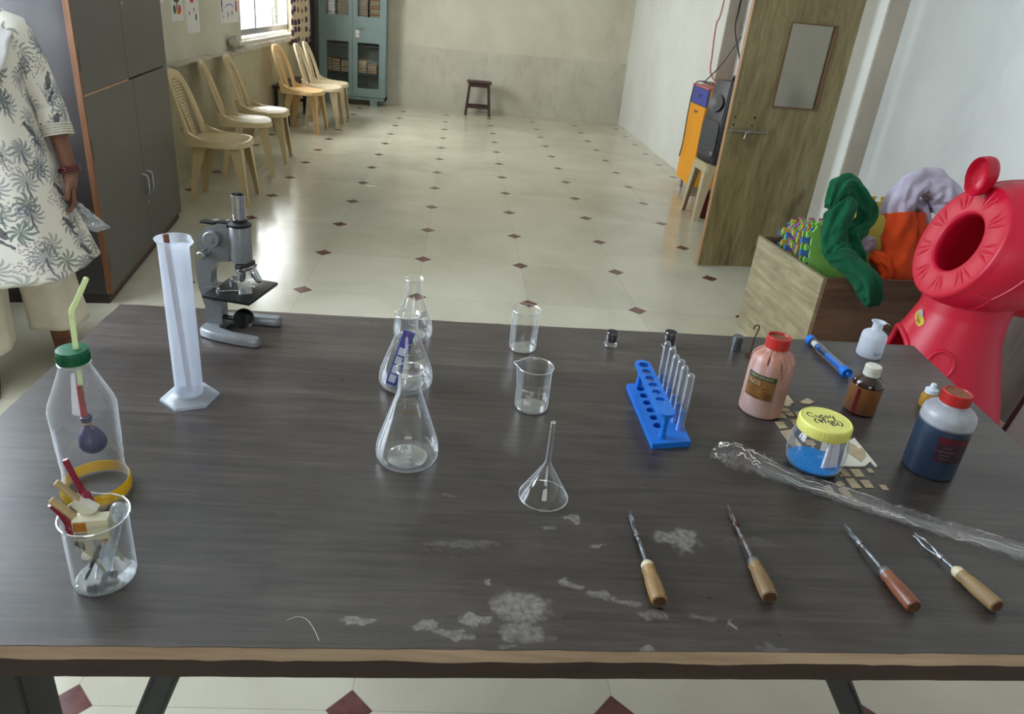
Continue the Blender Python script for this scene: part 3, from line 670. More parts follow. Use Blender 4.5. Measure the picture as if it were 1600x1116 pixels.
b = MB().at((0, 0, 0.004), (0.4, 0, 0)); b.box(-0.009, 0.009, -0.0045, 0.0045, 0, 0.0022, 0.0008, 1); b.box(-0.007, 0.007, -0.004, 0.004, 0.0022, 0.0046, 0.0008, 1); b.out('clip', M_steel, o)
o = thing('rubber_stopper', 'small white stopper inside the beaker by its wall', 'stopper', (-0.4285, 0.695, T+0.026))
b = MB().at(rot=(0.5, 0.3, 0)); b.lathe([(0.0005, 0), (0.0052, 0.0005), (0.0066, 0.010), (0.0062, 0.0115), (0.0005, 0.012)], 20); b.out('stopper', M_offwhite, o)

# ================================================================== measuring cylinder
M_pp = thin_glass('milky_polypropylene', (0.90, 0.92, 0.97), 0.35, 0.05, 2.0, 0.25, 0.60, (0.80, 0.85, 0.95, 1))
CY = (-0.456, 1.126, T)
t = thing('measuring_cylinder', 'tall milky plastic measuring cylinder with hexagonal foot', 'measuring cylinder', CY)
def hexr(r, z, n=36, rot=0.0):
    pts = []
    for k in range(n):
        a = 2*PI*k/n+rot; s = (a-rot) % (PI/3) - PI/6
        pts.append((r*math.cos(PI/6)/math.cos(s)*math.cos(a), r*math.cos(PI/6)/math.cos(s)*math.sin(a), z))
    return pts
circ = lambda r, z, n=36: [(r*math.cos(2*PI*k/n), r*math.sin(2*PI*k/n), z) for k in range(n)]
rt = 0.35
b = MB(); b.loft([hexr(0.0495, 0.0, 36, rt), hexr(0.0505, 0.0025, 36, rt), hexr(0.0490, 0.0055, 36, rt), circ(0.0330, 0.0095), circ(0.0262, 0.0130), circ(0.0236, 0.0185)], True, True, False); b.out('foot', M_pp, t)
b = MB(); rings = []
for r, z in [(0.0005, 0.012), (0.0225, 0.012), (0.0235, 0.016), (0.0238, 0.15), (0.0243, 0.29), (0.0252, 0.298), (0.0285, 0.3035), (0.0290, 0.305), (0.0268, 0.3052)]:
    row = []
    for k in range(48):
        a = 2*PI*k/48; d = math.atan2(math.sin(a+0.25), math.cos(a+0.25)); s = math.exp(-(d/0.25)**2)*max(0, (z-0.285)/0.02)
        row.append(((r+0.009*s)*math.cos(a), (r+0.009*s)*math.sin(a), z-0.003*s))
    rings.append(row)
b.loft(rings); b.out('tube', M_pp, t)
b = MB(); pc = [(0.0242, 0), (0.0246, 0.3)]
for i in range(24): patch(b, wrap(pc, toward(CY)-0.3, 0.04+0.0098*i), 0, 0.011 if i % 5 == 0 else 0.007, 0, 0.0006, 4, 1)
b.out('graduations', M_pp, t, smooth=False)
o, L = axis_thing('rod', 'thin brown rod standing inside the milky measuring cylinder', 'rod', (-0.4540, 1.1240, T+0.0155), (-0.4725, 1.1400, T+0.3060))
b = MB(); b.lathe([(0.0005, 0), (0.0048, 0), (0.0048, L), (0.0005, L)], 16); b.out('rod', plain('brown_rod', rgb(112, 66, 40), 0.5, 0, 0.25), o)

# ================================================================== microscope
M_grey = plain('grey_hammer_enamel', rgb(136, 140, 144), 0.32, 0.25, 0.08, 120, 0.05, 0.5)
M_blk = plain('black_enamel', rgb(22, 22, 25), 0.3, 0, 0.15); M_chrome = plain('chrome', rgb(198, 200, 204), 0.10, 1.0, 0.04)
M_mirror = plain('mirror_disc', rgb(30, 32, 32), 0.08, 0.6, 0.05)
t = thing('microscope', 'grey student microscope with chrome eyepiece and black stage', 'microscope', (-0.432, 1.406, T), -0.16)
b = MB()
for s in (-1, 1):
    outl = [(-0.088, s*0.002), (-0.088, s*0.036), (-0.080, s*0.047), (-0.05, s*0.058), (0.0, s*0.066), (0.046, s*0.068), (0.054, s*0.062), (0.054, s*0.049), (0.046, s*0.043), (-0.01, s*0.038), (-0.045, s*0.026), (-0.052, s*0.010), (-0.052, s*0.002)]
    ins = inset(outl if s < 0 else outl[::-1], 0.0035)
    oo = outl if s < 0 else outl[::-1]
    b.loft([[(x, y, 0.003) for x, y in oo], [(x, y, 0.014) for x, y in oo], [(x, y, 0.0195) for x, y in ins]], True, True, True)
b.box(-0.088, -0.05, -0.006, 0.006, 0.003, 0.0195)
for px_, py_ in ((-0.08, 0.03), (-0.08, -0.03), (0.045, 0.055), (0.045, -0.055)): b.at((px_, py_, 0)); b.lathe([(0.006, 0), (0.006, 0.004), (0.0005, 0.004)], 12)
b.at(); b.out('base', M_grey, t)
XZ = Matrix(((1, 0, 0, 0), (0, 0, -1, 0), (0, 1, 0, 0), (0, 0, 0, 1)))
b = MB().frame(XZ); b.prism([(-0.084, 0.018), (-0.048, 0.018), (-0.046, 0.095), (-0.058, 0.108), (-0.084, 0.100)], -0.014, 0.014)
b.out('pillar', M_grey, t)
arm = [(-0.086, 0.062), (-0.060, 0.060), (-0.050, 0.090), (-0.0615, 0.100), (-0.0655, 0.115), (-0.064, 0.135), (-0.057, 0.152), (-0.045, 0.163), (-0.034, 0.166), (-0.0225, 0.166), (-0.0225, 0.246), (-0.036, 0.246), (-0.060, 0.240), (-0.078, 0.226), (-0.090, 0.205), (-0.0965, 0.175), (-0.0975, 0.14), (-0.095, 0.10)]
b = MB().frame(XZ); b.loft([[(x, z, -0.0125) for x, z in arm]], True, True, False) if False else b.prism(arm, -0.0125, 0.0125); b.out('arm', M_grey, t)
b = MB().at((-0.030, 0, 0)); b.box(-0.012, 0.008, -0.010, 0.010, 0.166, 0.25, 0.002); b.box(-0.05, -0.018, -0.012, 0.012, 0.242, 0.2475, 0.0015); b.out('rack_block', M_blk, t)
b = MB(); b.lathe([(0.0195, 0.166), (0.0215, 0.168), (0.0218, 0.240), (0.0205, 0.243)], 36); b.lathe([(0.0005, 0.166), (0.0195, 0.166)], 36); b.box(-0.024, -0.015, -0.012, 0.012, 0.17, 0.24, 0.002); b.out('body_tube', M_grey, t)
b = MB(); b.lathe([(0.0205, 0.243), (0.0238, 0.244), (0.0240, 0.2485), (0.0190, 0.251), (0.0160, 0.2525), (0.0158, 0.258), (0.0135, 0.2585), (0.0005, 0.2585)], 36); b.out('collar', M_blk, t)
b = MB(); b.lathe([(0.0128, 0.2585), (0.0130, 0.304), (0.0135, 0.3045), (0.0135, 0.308), (0.0112, 0.3085), (0.0108, 0.302), (0.0005, 0.3005)], 36); ep = b.out('eyepiece', M_chrome, t)
b = MB(); b.lathe([(0.0005, 0.3022), (0.0105, 0.3022), (0.0116, 0.3087), (0.0132, 0.3088), (0.0138, 0.3080)], 32); b.out('eye_lens', M_blk, ep)
for side in (-1, 1):
    Mk = lambda x, z: Matrix.Translation((x, 0, z)) @ Matrix.Rotation(PI/2*(-side)*-1, 4, 'X')
    b = MB().frame(Matrix.Translation((-0.052, side*0.0125, 0.214)) @ Matrix.Rotation(-side*PI/2, 4, 'X'))
    b.lathe([(0.0165, 0), (0.0172, 0.002), (0.0172, 0.0125), (0.0155, 0.014), (0.0060, 0.014), (0.0055, 0.0155), (0.0005, 0.0155)], 32); b.out('coarse_knob', M_grey, t)
    b = MB().frame(Matrix.Translation((-0.072, side*0.0125, 0.180)) @ Matrix.Rotation(-side*PI/2, 4, 'X'))
    b.lathe([(0.0105, 0), (0.0105, 0.004), (0.0060, 0.0045), (0.0060, 0.011), (0.0085, 0.0115), (0.0088, 0.022), (0.0075, 0.0235), (0.0005, 0.0235)], 28); b.out('fine_knob', M_chrome, t)
    b = MB().frame(Matrix.Translation((-0.068, side*0.0135, 0.082)) @ Matrix.Rotation(-side*PI/2, 4, 'X'))
    b.lathe([(0.0085, 0), (0.0085, 0.003), (0.006, 0.0035), (0.006, 0.008), (0.0045, 0.0095), (0.0005, 0.0095)], 24); b.out('hinge_screw', M_chrome, t)
# nosepiece, tilted forward, with its three objectives
NP = Matrix.Translation((0.006, 0, 0.160)) @ Matrix.Rotation(math.radians(-17), 4, 'Y')
b = MB().frame(NP); b.lathe([(0.0005, 0.006), (0.0165, 0.006), (0.0215, 0.002), (0.0215, -0.003)], 36); b.out('nosepiece', M_blk, t)
b = MB().frame(NP); b.lathe([(0.0215, -0.003), (0.0232, -0.0035), (0.0232, -0.0065), (0.0215, -0.0105), (0.014, -0.012), (0.0005, -0.012)], 36); ns = b.out('turret', M_chrome, t)
for ang, L in ((PI*0.96, 0.028), (-0.35, 0.034), (1.55, 0.024)):
    dirv = Vector((0.42*math.cos(ang), 0.42*math.sin(ang), -1)).normalized()
    P0 = Vector((0.012*math.cos(ang), 0.012*math.sin(ang), -0.009))
    Q = dirv.to_track_quat('Z', 'Y').to_matrix().to_4x4()
    b = MB().frame(NP @ Matrix.Translation(P0) @ Q); b.lathe([(0.0085, 0), (0.0088, 0.008), (0.0088, L*0.45), (0.0078, L*0.5), (0.0072, L*0.85), (0.0050, L), (0.0030, L+0.002), (0.0005, L+0.002)], 24); b.out('objective', M_chrome, t)
b = MB().at((0.0, 0, 0), (0, 0, -0.08)); b.box(-0.060, 0.046, -0.062, 0.062, 0.096, 0.104, 0.002); b.out('stage', M_blk, t)
for s in (-1, 1):
    b = MB().at((0, 0, 0.104)); b.tube([(-0.042, s*0.030, 0.001), (-0.02, s*0.026, 0.0035), (0.002, s*0.018, 0.0032), (0.020, s*0.012, 0.0022)], [0.003, 0.0026, 0.0024, 0.002], 8, True, 0.3); b.lathe([(0.0042, 0), (0.0042, 0.005), (0.003, 0.009), (0.0005, 0.009)], 14, (-0.042, s*0.030)); b.out('stage_clip', M_chrome, t)
b = MB(); b.lathe([(0.0005, 0.082), (0.020, 0.084), (0.024, 0.091), (0.024, 0.096)], 30); b.out('diaphragm', M_blk, t)
b = MB().frame(Matrix.Translation((0.0, -0.01, 0.038)) @ Euler((math.radians(62), 0, math.radians(8))).to_matrix().to_4x4())
b.lathe([(0.0005, -0.003), (0.0205, -0.003), (0.0225, 0.0), (0.0225, 0.003), (0.0205, 0.0035)], 36); mm = b.out('mirror_mount', M_blk, t)
b = MB().frame(Matrix.Translation((0.0, -0.01, 0.038)) @ Euler((math.radians(62), 0, math.radians(8))).to_matrix().to_4x4()); b.lathe([(0.0005, 0.0037), (0.0195, 0.0037), (0.0205, 0.0033)], 36); b.out('mirror', M_mirror, mm)
b = MB(); b.tube([(-0.05, -0.004, 0.034), (-0.025, -0.006, 0.034), (-0.018, -0.008, 0.036)], 0.005, 10); b.out('mirror_arm', M_blk, t)
o = thing('microscope_slide', 'glass slide with cover slip clipped on the microscope stage', 'slide', (-0.428, 1.398, T+0.1085), 0.35)
b = MB(); b.box(-0.013, 0.013, -0.034, 0.034, 0.0002, 0.0014); b.out('slide', M_glass, o, smooth=False)
b = MB(); b.box(-0.009, 0.009, -0.009, 0.009, 0.0015, 0.0018); b.out('cover_slip', M_glass, o, smooth=False)

# ================================================================== test-tube rack
M_blue = plain('blue_plastic', rgb(26, 110, 206), 0.35, 0, 0.05)
t = thing('test_tube_rack', 'bright blue plastic test tube rack, with holes one side and drying pegs the other', 'rack', (0.419, 1.148, T), 0.0)
def holed_plate(x0, x1, y0, y1, z0, z1, holes, skew=0.0, rc=0.004):
    """plate with round holes, built as a grid of ring sectors"""
    b = MB(); n = 24
    ys = [y0]+[0.5*(holes[i][1]+holes[i+1][1]) for i in range(len(holes)-1)]+[y1]
    for (hx, hy, hr), ya, yb in zip(holes, ys, ys[1:]):
        def sq(a):
            c, s = math.cos(a), math.sin(a)
            k = min(((x1-hx)/c if c > 1e-6 else 9), ((x0-hx)/c if c < -1e-6 else 9), ((yb-hy)/s if s > 1e-6 else 9), ((ya-hy)/s if s < -1e-6 else 9))
            return (hx+k*c, hy+k*s)
        angs = sorted(set([2*PI*k/n for k in range(n)]+[math.atan2(q-hy, p-hx) % (2*PI) for p in (x0, x1) for q in (ya, yb)]))
        o_ = [sq(a) for a in angs]; i_ = [(hx+hr*math.cos(a), hy+hr*math.sin(a)) for a in angs]
        b.loft([[(x, y, z1) for x, y in o_], [(x, y, z1) for x, y in i_], [(x, y, z0) for x, y in i_], [(x, y, z0) for x, y in o_]], True)
    b.loft([[(x0, y0, z1), (x1, y0, z1), (x1, y1, z1), (x0, y1, z1)], [(x0, y0, z0), (x1, y0, z0), (x1, y1, z0), (x0, y1, z0)]], True)
    return b
HY = [-0.0535+0.0272*k-0.0 for k in range(6)]
# base: solid right strip, holed left strip
SK = 0.20
def skew(b, c=0.0):
    for v in b.bm.verts: v.co.y += SK*v.co.x
    return b
b = holed_plate(-0.0385, 0.004, -0.1085, 0.1085, 0.0, 0.0115, [(-0.0135, y+0.003, 0.0088) for y in HY])
b.box(0.004, 0.0365, -0.1085, 0.1085, 0.0, 0.0115); skew(b); b.out('base', M_blue, t, smooth=False)
tp = holed_plate(-0.0325, -0.0005, -0.088, 0.092, 0.0585, 0.0650, [(-0.0155, y+0.003, 0.0105) for y in HY])
for yy, s in ((-0.088, -1), (0.092, 1)):
    ol = [(-0.0165+0.016*math.cos(a), yy+s*0.016*math.sin(a)) for a in [PI*k/12 for k in range(13)]]
    if s < 0: ol = ol[::-1]
    tp.prism(ol, 0.0585, 0.0650)
tp.out('top_plate', M_blue, t, smooth=False)
for y in (-0.093, 0.097):
    b = MB(); b.lathe([(0.0062, 0.0115), (0.0062, 0.022), (0.0052, 0.0225), (0.0052, 0.0585)], 20, (-0.0155, y)); b.out('post', M_blue, t)
tops = [(0.4432, 1.0855), (0.4425, 1.1185), (0.4400, 1.1440), (0.4300, 1.1440), (0.4350, 1.1870), (0.4240, 1.1900)]
bases = [(0.4440, 1.0840), (0.4425, 1.1110), (0.4420, 1.1385), (0.4410, 1.1655), (0.4405, 1.1925), (0.4395, 1.2200)]
labs = ['nearest of the six upturned test tubes on the blue rack', 'second upturned test tube from the near end of the blue rack', 'third upturned test tube from the near end of the blue rack', 'third upturned test tube from the far end of the blue rack', 'second upturned test tube from the far end of the blue rack', 'farthest of the six upturned test tubes on the blue rack']
M_tube = thin_glass('test_tube_glass', (0.95, 0.97, 0.98), 0.7, 0.10, 1.8, 0.03, 0.05, (0.8, 0.85, 0.9, 1), haze=0.6)
for (bx, by), lab in zip(bases, labs):
    b = MB(); b.lathe([(0.0048, 0.0115), (0.0044, 0.050), (0.0030, 0.0535), (0.0005, 0.0545)], 16, (bx-0.419, by-1.148)); b.out('peg', M_blue, t)
lean = [(0.000, 0.001), (-0.001, 0.004), (0.0, 0.001), (-0.004, -0.008), (-0.001, -0.002), (-0.004, -0.006)]
for (bx, by), lab, (lx, ly) in zip(bases, labs, lean):
    o, L = axis_thing('test_tube', lab, 'test tube', (bx, by, T+0.0117), (bx+lx, by+ly, T+0.0117+0.118), 'test tubes on the blue rack')
    R = 0.0068
    b = MB(); b.lathe([(R*1.1, 0), (R, 0.0015), (R, L-R), (R*0.92, L-R*0.6), (R*0.7, L-R*0.28), (R*0.38, L-R*0.06), (0.0005, L)], 24); b.out('glass', M_tube, o)
# ================================================================== reagent bottles
def label_text(b, fn, lines, size, gap, v0, left=0.0):
    for i, s in enumerate(lines): b.text(s, size, lambda u, v, i=i: fn(u+left, v0-gap*i+v))
# pink bottle with brown drips
q = N('pink_stained_plastic'); v = q.coord(); x, y, z = q.xyz(v)
base = q.ramp(q.noise(14, 3, v), [(0.3, rgb(186, 154, 150)), (0.7, rgb(200, 172, 170))])
ang = q.math('ARCTAN2', y, x)
cv = q.n('ShaderNodeCombineXYZ'); q.put(cv.inputs[0], q.math('MULTIPLY', ang, 1.7)); q.put(cv.inputs[1], q.math('MULTIPLY', z, 5.0))
dn = q.noise(1.5, 4, cv.outputs[0], 0.55, 0.9)
zz = q.math('MULTIPLY', z, 5.0)
drip = q.math('MULTIPLY', q.ramp(dn, [(0.43, (0, 0, 0, 1)), (0.51, (1, 1, 1, 1))]), q.math('ADD', 0.15, zz, clamp=True))
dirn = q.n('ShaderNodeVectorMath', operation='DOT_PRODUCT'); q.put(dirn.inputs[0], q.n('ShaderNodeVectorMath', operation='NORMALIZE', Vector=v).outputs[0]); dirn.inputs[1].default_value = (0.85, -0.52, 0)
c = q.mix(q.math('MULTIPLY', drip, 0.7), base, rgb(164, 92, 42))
c = q.mix(q.math('MULTIPLY', q.math('MAXIMUM', dirn.outputs['Value'], 0.0), 0.65), c, rgb(180, 116, 80))  # smooth gradient, browner towards the bottle's right side
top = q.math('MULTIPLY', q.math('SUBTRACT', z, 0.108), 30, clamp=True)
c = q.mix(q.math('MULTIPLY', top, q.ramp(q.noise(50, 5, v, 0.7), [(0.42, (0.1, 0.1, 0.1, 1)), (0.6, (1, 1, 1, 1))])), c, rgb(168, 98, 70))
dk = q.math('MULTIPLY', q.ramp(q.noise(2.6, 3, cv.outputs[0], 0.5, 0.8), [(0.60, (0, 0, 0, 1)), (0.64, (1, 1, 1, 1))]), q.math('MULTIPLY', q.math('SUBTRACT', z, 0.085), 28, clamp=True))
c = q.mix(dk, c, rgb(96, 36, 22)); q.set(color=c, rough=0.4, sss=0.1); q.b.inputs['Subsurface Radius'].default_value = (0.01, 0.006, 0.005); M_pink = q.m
M_redcap = plain('red_screw_cap', rgb(178, 40, 34), 0.4, 0, 0.12); M_capbrown = plain('rusty_stained_recess', rgb(140, 82, 56), 0.6, 0, 0.35, 90)
M_lblbrown = plain('brown_stained_label', rgb(130, 88, 40), 0.5, 0, 0.4, 60); M_lblgreen = plain('dark_green_label_band', rgb(52, 66, 44), 0.5, 0, 0.3, 60); M_txtl = plain('pale_label_print', rgb(190, 170, 130), 0.5)
M_txtd = plain('dark_label_print', rgb(74, 46, 22), 0.5)
def capn(b, r, z0, z1, rec, n=48, ribs=36):
    b.lathe([(r, z0), (r, z1-0.0015), (r-0.0012, z1), (r-0.003, z1), (r-0.0042, z1-rec)], n)
    if ribs:
        M0 = b.M
        for k in range(ribs):
            a = 2*PI*k/ribs; b.frame(M0 @ Matrix.Translation((r*math.cos(a), r*math.sin(a), (z0+z1)/2)) @ Matrix.Rotation(a, 4, 'Z')); b.box(-0.0005, 0.0006, -0.0008, 0.0008, -(z1-z0)*0.42, (z1-z0)*0.42)
        b.frame(M0)
    return b
PB = (0.643, 1.192, T)
t = thing('reagent_bottle', 'pink plastic bottle with red cap, brown drips and dark stained label', 'bottle', PB)
prof = [(0.0005, 0.0), (0.0380, 0.0), (0.0412, 0.003), (0.0418, 0.008), (0.0418, 0.112), (0.0405, 0.120), (0.0365, 0.1275), (0.0290, 0.1340), (0.0235, 0.1375), (0.0215, 0.141), (0.0215, 0.146)]
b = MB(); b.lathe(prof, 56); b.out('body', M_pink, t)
b = MB(); capn(b, 0.0228, 0.1425, 0.1655, 0.004, 48, 0); b.out('cap', M_redcap, t)
b = MB(); b.lathe([(0.0005, 0.1608), (0.0192, 0.1612)], 40); b.out('cap_recess', M_capbrown, t)
a = toward(PB)-0.12; fn = wrap(prof, a, 0.0, 0.0006)
b = MB(); patch(b, fn, -0.036, 0.023, 0.042, 0.094, 20, 2); lb = b.out('label', M_lblbrown, t)
b = MB(); patch(b, wrap(prof, a, 0, 0.0009), -0.036, 0.023, 0.0835, 0.094, 20, 1); b.out('label_band', M_lblgreen, lb)
b = MB(); f2 = wrap(prof, a, 0, 0.0012)
label_text(b, f2, ['FERRIC CHLORIDE'], 0.0058, 0.005, 0.0887, -0.007); label_text(b, f2, ['FeCl3'], 0.0110, 0.005, 0.0755, -0.018); b.out('lettering', M_txtl, lb, smooth=False)
b = MB(); label_text(b, f2, ['solution  500 ml', 'laboratory reagent', 'store in a cool place', 'keep tightly closed'], 0.0052, 0.0062, 0.0660, -0.005); b.out('small_print', M_txtd, lb, smooth=False)

# blue bottle
q = N('blue_liquid_in_plastic'); v = q.coord(); z = q.xyz(v)[2]
lvl = q.math('MULTIPLY', q.math('SUBTRACT', 0.1085, q.math('ADD', z, q.math('MULTIPLY', q.noise(20, 2, v), 0.006))), 160, clamp=True)
blue = q.ramp(q.noise(7, 3, v), [(0.3, rgb(30, 44, 62)), (0.7, rgb(44, 60, 82))])
cl = q.ramp(q.noise(30, 4, v), [(0.3, rgb(140, 142, 150)), (0.7, rgb(166, 168, 176))])
q.set(color=q.mix(lvl, cl, blue), rough=0.32, sss=0.04); q.b.inputs['Subsurface Radius'].default_value = (0.004, 0.006, 0.012); M_bluebot = q.m
BB = (0.888, 1.014, T)
t = thing('reagent_bottle', 'plastic bottle filled with dark blue liquid, red ribbed cap, near the table\'s right edge', 'bottle', BB)
prof = [(0.0005, 0.0), (0.0385, 0.0), (0.0418, 0.003), (0.0424, 0.008), (0.0428, 0.114), (0.0415, 0.122), (0.0365, 0.1285), (0.0285, 0.1330), (0.0225, 0.1355), (0.0215, 0.139), (0.0215, 0.142)]
b = MB(); b.lathe(prof, 56); b.out('body', M_bluebot, t)
b = MB(); capn(b, 0.0232, 0.1395, 0.1605, 0.0022); b.out('cap', M_redcap, t)
b = MB(); b.lathe([(0.0005, 0.1582), (0.0192, 0.1586)], 40); b.out('cap_recess', M_capbrown, t)
M_lblmar = plain('dark_maroon_label', rgb(50, 24, 38), 0.45, 0, 0.25, 70); M_lblred = plain('deep_red_label_band', rgb(86, 10, 24), 0.45, 0, 0.2, 70); M_txtw = plain('faded_label_print', rgb(120, 96, 108), 0.5)
a = toward(BB)+0.62
b = MB(); patch(b, wrap(prof, a, 0, 0.0006), -0.026, 0.027, 0.040, 0.089, 20, 2); lb = b.out('label', M_lblmar, t)
b = MB(); patch(b, wrap(prof, a, 0, 0.0009), -0.026, 0.027, 0.0775, 0.089, 20, 1); b.out('label_band', M_lblred, lb)
f2 = wrap(prof, a, 0, 0.0012); b = MB(); label_text(b, f2, ['CuSO4', 'copper sulphate', 'solution', '500 ml'], 0.0050, 0.0072, 0.0700, -0.010); b.out('lettering', M_txtw, lb, smooth=False)

# brown bottle
BR = (0.862, 1.209, T)
M_amber = plain('brown_glass', rgb(46, 22, 16), 0.12, 0, 0.2, 20, 0, 0.6, 0, 0.3); M_whcap = plain('white_cap_plastic', rgb(218, 216, 206), 0.45, 0, 0.05)
q = N('smeared_paper_label'); v = q.coord(); z = q.xyz(v)[2]
q.set(color=q.mix(q.math('MULTIPLY', q.math('SUBTRACT', 0.075, z), 14, clamp=True), rgb(138, 90, 42), q.ramp(q.noise(9, 5, q.mapping(v, (3, 3, 0.6)), 0.6, 0.6), [(0.38, rgb(72, 38, 24)), (0.6, rgb(112, 68, 38))])), rough=0.45); M_smear = q.m
t = thing('reagent_bottle', 'small brown glass bottle with white screw cap and stained label', 'bottle', BR)
prof = [(0.0005, 0), (0.0270, 0), (0.0292, 0.003), (0.0294, 0.006), (0.0294, 0.064), (0.0275, 0.073), (0.0205, 0.080), (0.0150, 0.0835), (0.0140, 0.086), (0.0140, 0.090)]
b = MB(); b.lathe(prof, 48); b.out('body', M_amber, t)
b = MB(); b.lathe([(0.0148, 0.0845), (0.0158, 0.0850), (0.0158, 0.0890), (0.0146, 0.0895), (0.0152, 0.0902), (0.0152, 0.105), (0.0142, 0.1062), (0.0005, 0.1062)], 40)
for k in range(30):
    aa = 2*PI*k/30; b.at((0.0152*math.cos(aa), 0.0152*math.sin(aa), 0.0975), (0, 0, aa)); b.box(-0.0004, 0.0005, -0.0007, 0.0007, -0.0065, 0.0065)
b.out('cap', M_whcap, t)
b = MB(); patch(b, wrap(prof, toward(BR), 0, 0.0005), -0.080, 0.080, 0.005, 0.0635, 48, 2); b.out('label', M_smear, t)
b = MB(); patch(b, wrap(prof, toward(BR)-0.35, 0, 0.0010), -0.0035, 0.0035, 0.005, 0.060, 2, 2); b.out('red_streak', plain('dark_red_streak', rgb(104, 26, 30), 0.4, 0, 0.3, 80), t)

# wash bottle and dropper bottle
M_ldpe = translucent('milky_squeeze_plastic', rgb(226, 232, 242), 0.86, 0.35)
WB = (1.031, 1.481, T)
t = thing('wash_bottle', 'small milky white plastic bottle, open topped with snapped spout, at the far corner', 'bottle', WB)
b = MB(); b.lathe([(0.0005, 0), (0.0260, 0), (0.0282, 0.002), (0.0286, 0.006), (0.0284, 0.052), (0.0270, 0.059), (0.0210, 0.0645), (0.0135, 0.067), (0.0118, 0.069), (0.0112, 0.083), (0.0120, 0.086), (0.0165, 0.0885), (0.0168, 0.0900), (0.0145, 0.0905), (0.0105, 0.084), (0.0005, 0.083)], 44); b.out('body', M_ldpe, t)
b = MB(); b.tube([(0.0145, -0.004, 0.0892), (0.019, -0.006, 0.0885), (0.0235, -0.0075, 0.0850)], [0.0022, 0.002, 0.0014], 8, True, 0.5); b.out('spout_tab', M_ldpe, t)
b = MB(); pw = [(0.0286, 0), (0.0286, 0.06)]
for i in range(5):
    z = 0.012; patch(b, wrap(pw, toward(WB)+0.45+0.13*i, z), 0, 0.0011, 0.0, 0.010-0.003*(i % 3), 1, 2); patch(b, wrap(pw, toward(WB)+0.45+0.13*i, z+0.004), 0, 0.0025, 0.0, 0.0012, 1, 1)
b.out('pen_marks', plain('blue_ink', rgb(60, 80, 160), 0.5), t, smooth=False)
DB = (1.032, 1.246, T)
t = thing('dropper_bottle', 'tiny yellow dropper bottle with white nozzle cap behind the blue bottle', 'bottle', DB)
b = MB(); b.lathe([(0.0005, 0), (0.0145, 0), (0.0158, 0.002), (0.0160, 0.024), (0.0145, 0.0285), (0.0100, 0.0305), (0.0095, 0.033)], 32); b.out('body', translucent('amber_oil_plastic', rgb(206, 158, 66), 0.92), t)
b = MB(); b.lathe([(0.0120, 0.0310), (0.0120, 0.0405), (0.0085, 0.0425), (0.0062, 0.0435), (0.0052, 0.0520), (0.0046, 0.0535), (0.0005, 0.0540)], 28)
for k in range(18):
    aa = 2*PI*k/18; b.at((0.0120*math.cos(aa), 0.0120*math.sin(aa), 0.0358), (0, 0, aa)); b.box(-0.0004, 0.0005, -0.0008, 0.0008, -0.0042, 0.0042)
b.out('cap', plain('bluish_white_cap', rgb(214, 222, 236), 0.4), t)

# ================================================================== jar of blue powder
JR = (0.665, 1.005, T)
M_jar = thin_glass('clear_jar_plastic', (0.955, 0.965, 0.965), 0.55, 0.05, 2.4, 0.04, haze=0.5)
t = thing('jar', 'squat clear jar with yellow lid marked in black handwriting, blue powder inside', 'jar', JR)
prof = [(0.0005, 0.002), (0.0360, 0.0012), (0.0410, 0.004), (0.0455, 0.012), (0.0490, 0.026), (0.0500, 0.040), (0.0485, 0.054), (0.0450, 0.066), (0.0405, 0.0745), (0.0395, 0.078)]
b = MB(); b.lathe(prof, 56); b.out('body', M_jar, t)
M_lid = plain('pale_yellow_lid', rgb(226, 222, 122), 0.5, 0, 0.04)
b = MB(); b.lathe([(0.0436, 0.0755), (0.0440, 0.0765), (0.0440, 0.0945), (0.0425, 0.0965), (0.0410, 0.0970), (0.0402, 0.0962), (0.0005, 0.0962)], 64)
for k in range(70):
    aa = 2*PI*k/70; b.at((0.0439*math.cos(aa), 0.0439*math.sin(aa), 0.0855), (0, 0, aa)); b.box(-0.0003, 0.0005, -0.0007, 0.0007, -0.008, 0.008)
lid = b.out('lid', M_lid, t)
# handwriting on the lid: CuSO4 and a bracketed second line, drawn as pen strokes
STK = [[(-.50, .34), (-.60, .42), (-.70, .38), (-.75, .26), (-.70, .13), (-.58, .08), (-.46, .11)],
       [(-.40, .28), (-.38, .12), (-.30, .08), (-.24, .16), (-.23, .28), (-.22, .08)],
       [(-.06, .33), (-.14, .37), (-.18, .30), (-.11, .22), (-.06, .15), (-.12, .07), (-.20, .09)],
       [(.06, .36), (-.01, .26), (.04, .15), (.13, .18), (.14, .30), (.06, .36)],
       [(.24, .44), (.22, .26), (.40, .27)], [(.36, .42), (.38, .12)],
       [(-.42, -.02), (-.52, -.14), (-.52, -.30), (-.42, -.42)],
       [(-.38, -.10), (-.10, -.08)], [(-.34, -.10), (-.34, -.22), (-.28, -.28), (-.24, -.20), (-.34, -.20)], [(-.22, -.09), (-.22, -.34)],
       [(-.08, -.08), (-.08, -.30)], [(-.08, -.06), (-.16, .04), (-.02, .06)],
       [(.02, -.08), (.36, -.06)], [(.04, -.10), (.06, -.22), (.14, -.22), (.10, -.34)], [(.20, -.08), (.20, -.36)], [(.14, -.36), (.22, -.44), (.28, -.38)],
       [(.28, -.08), (.28, -.20), (.38, -.24), (.34, -.34), (.28, -.30)], [(.30, .04), (.40, .10), (.46, .02)],
       [(.52, .06), (.62, -.06), (.62, -.24), (.54, -.36)], [(.44, -.05), (.44, -.3), (.50, -.33)]]
b = MB().at((0, 0, 0.0963), (0, 0, -0.24))
for s in STK: b.tube([(x*0.040, y*0.040, 0.0) for x, y in s], 0.0012, 6, True, 0.25, (0, 0, 1))
b.out('handwriting', plain('black_marker', rgb(40, 30, 48), 0.6), lid)
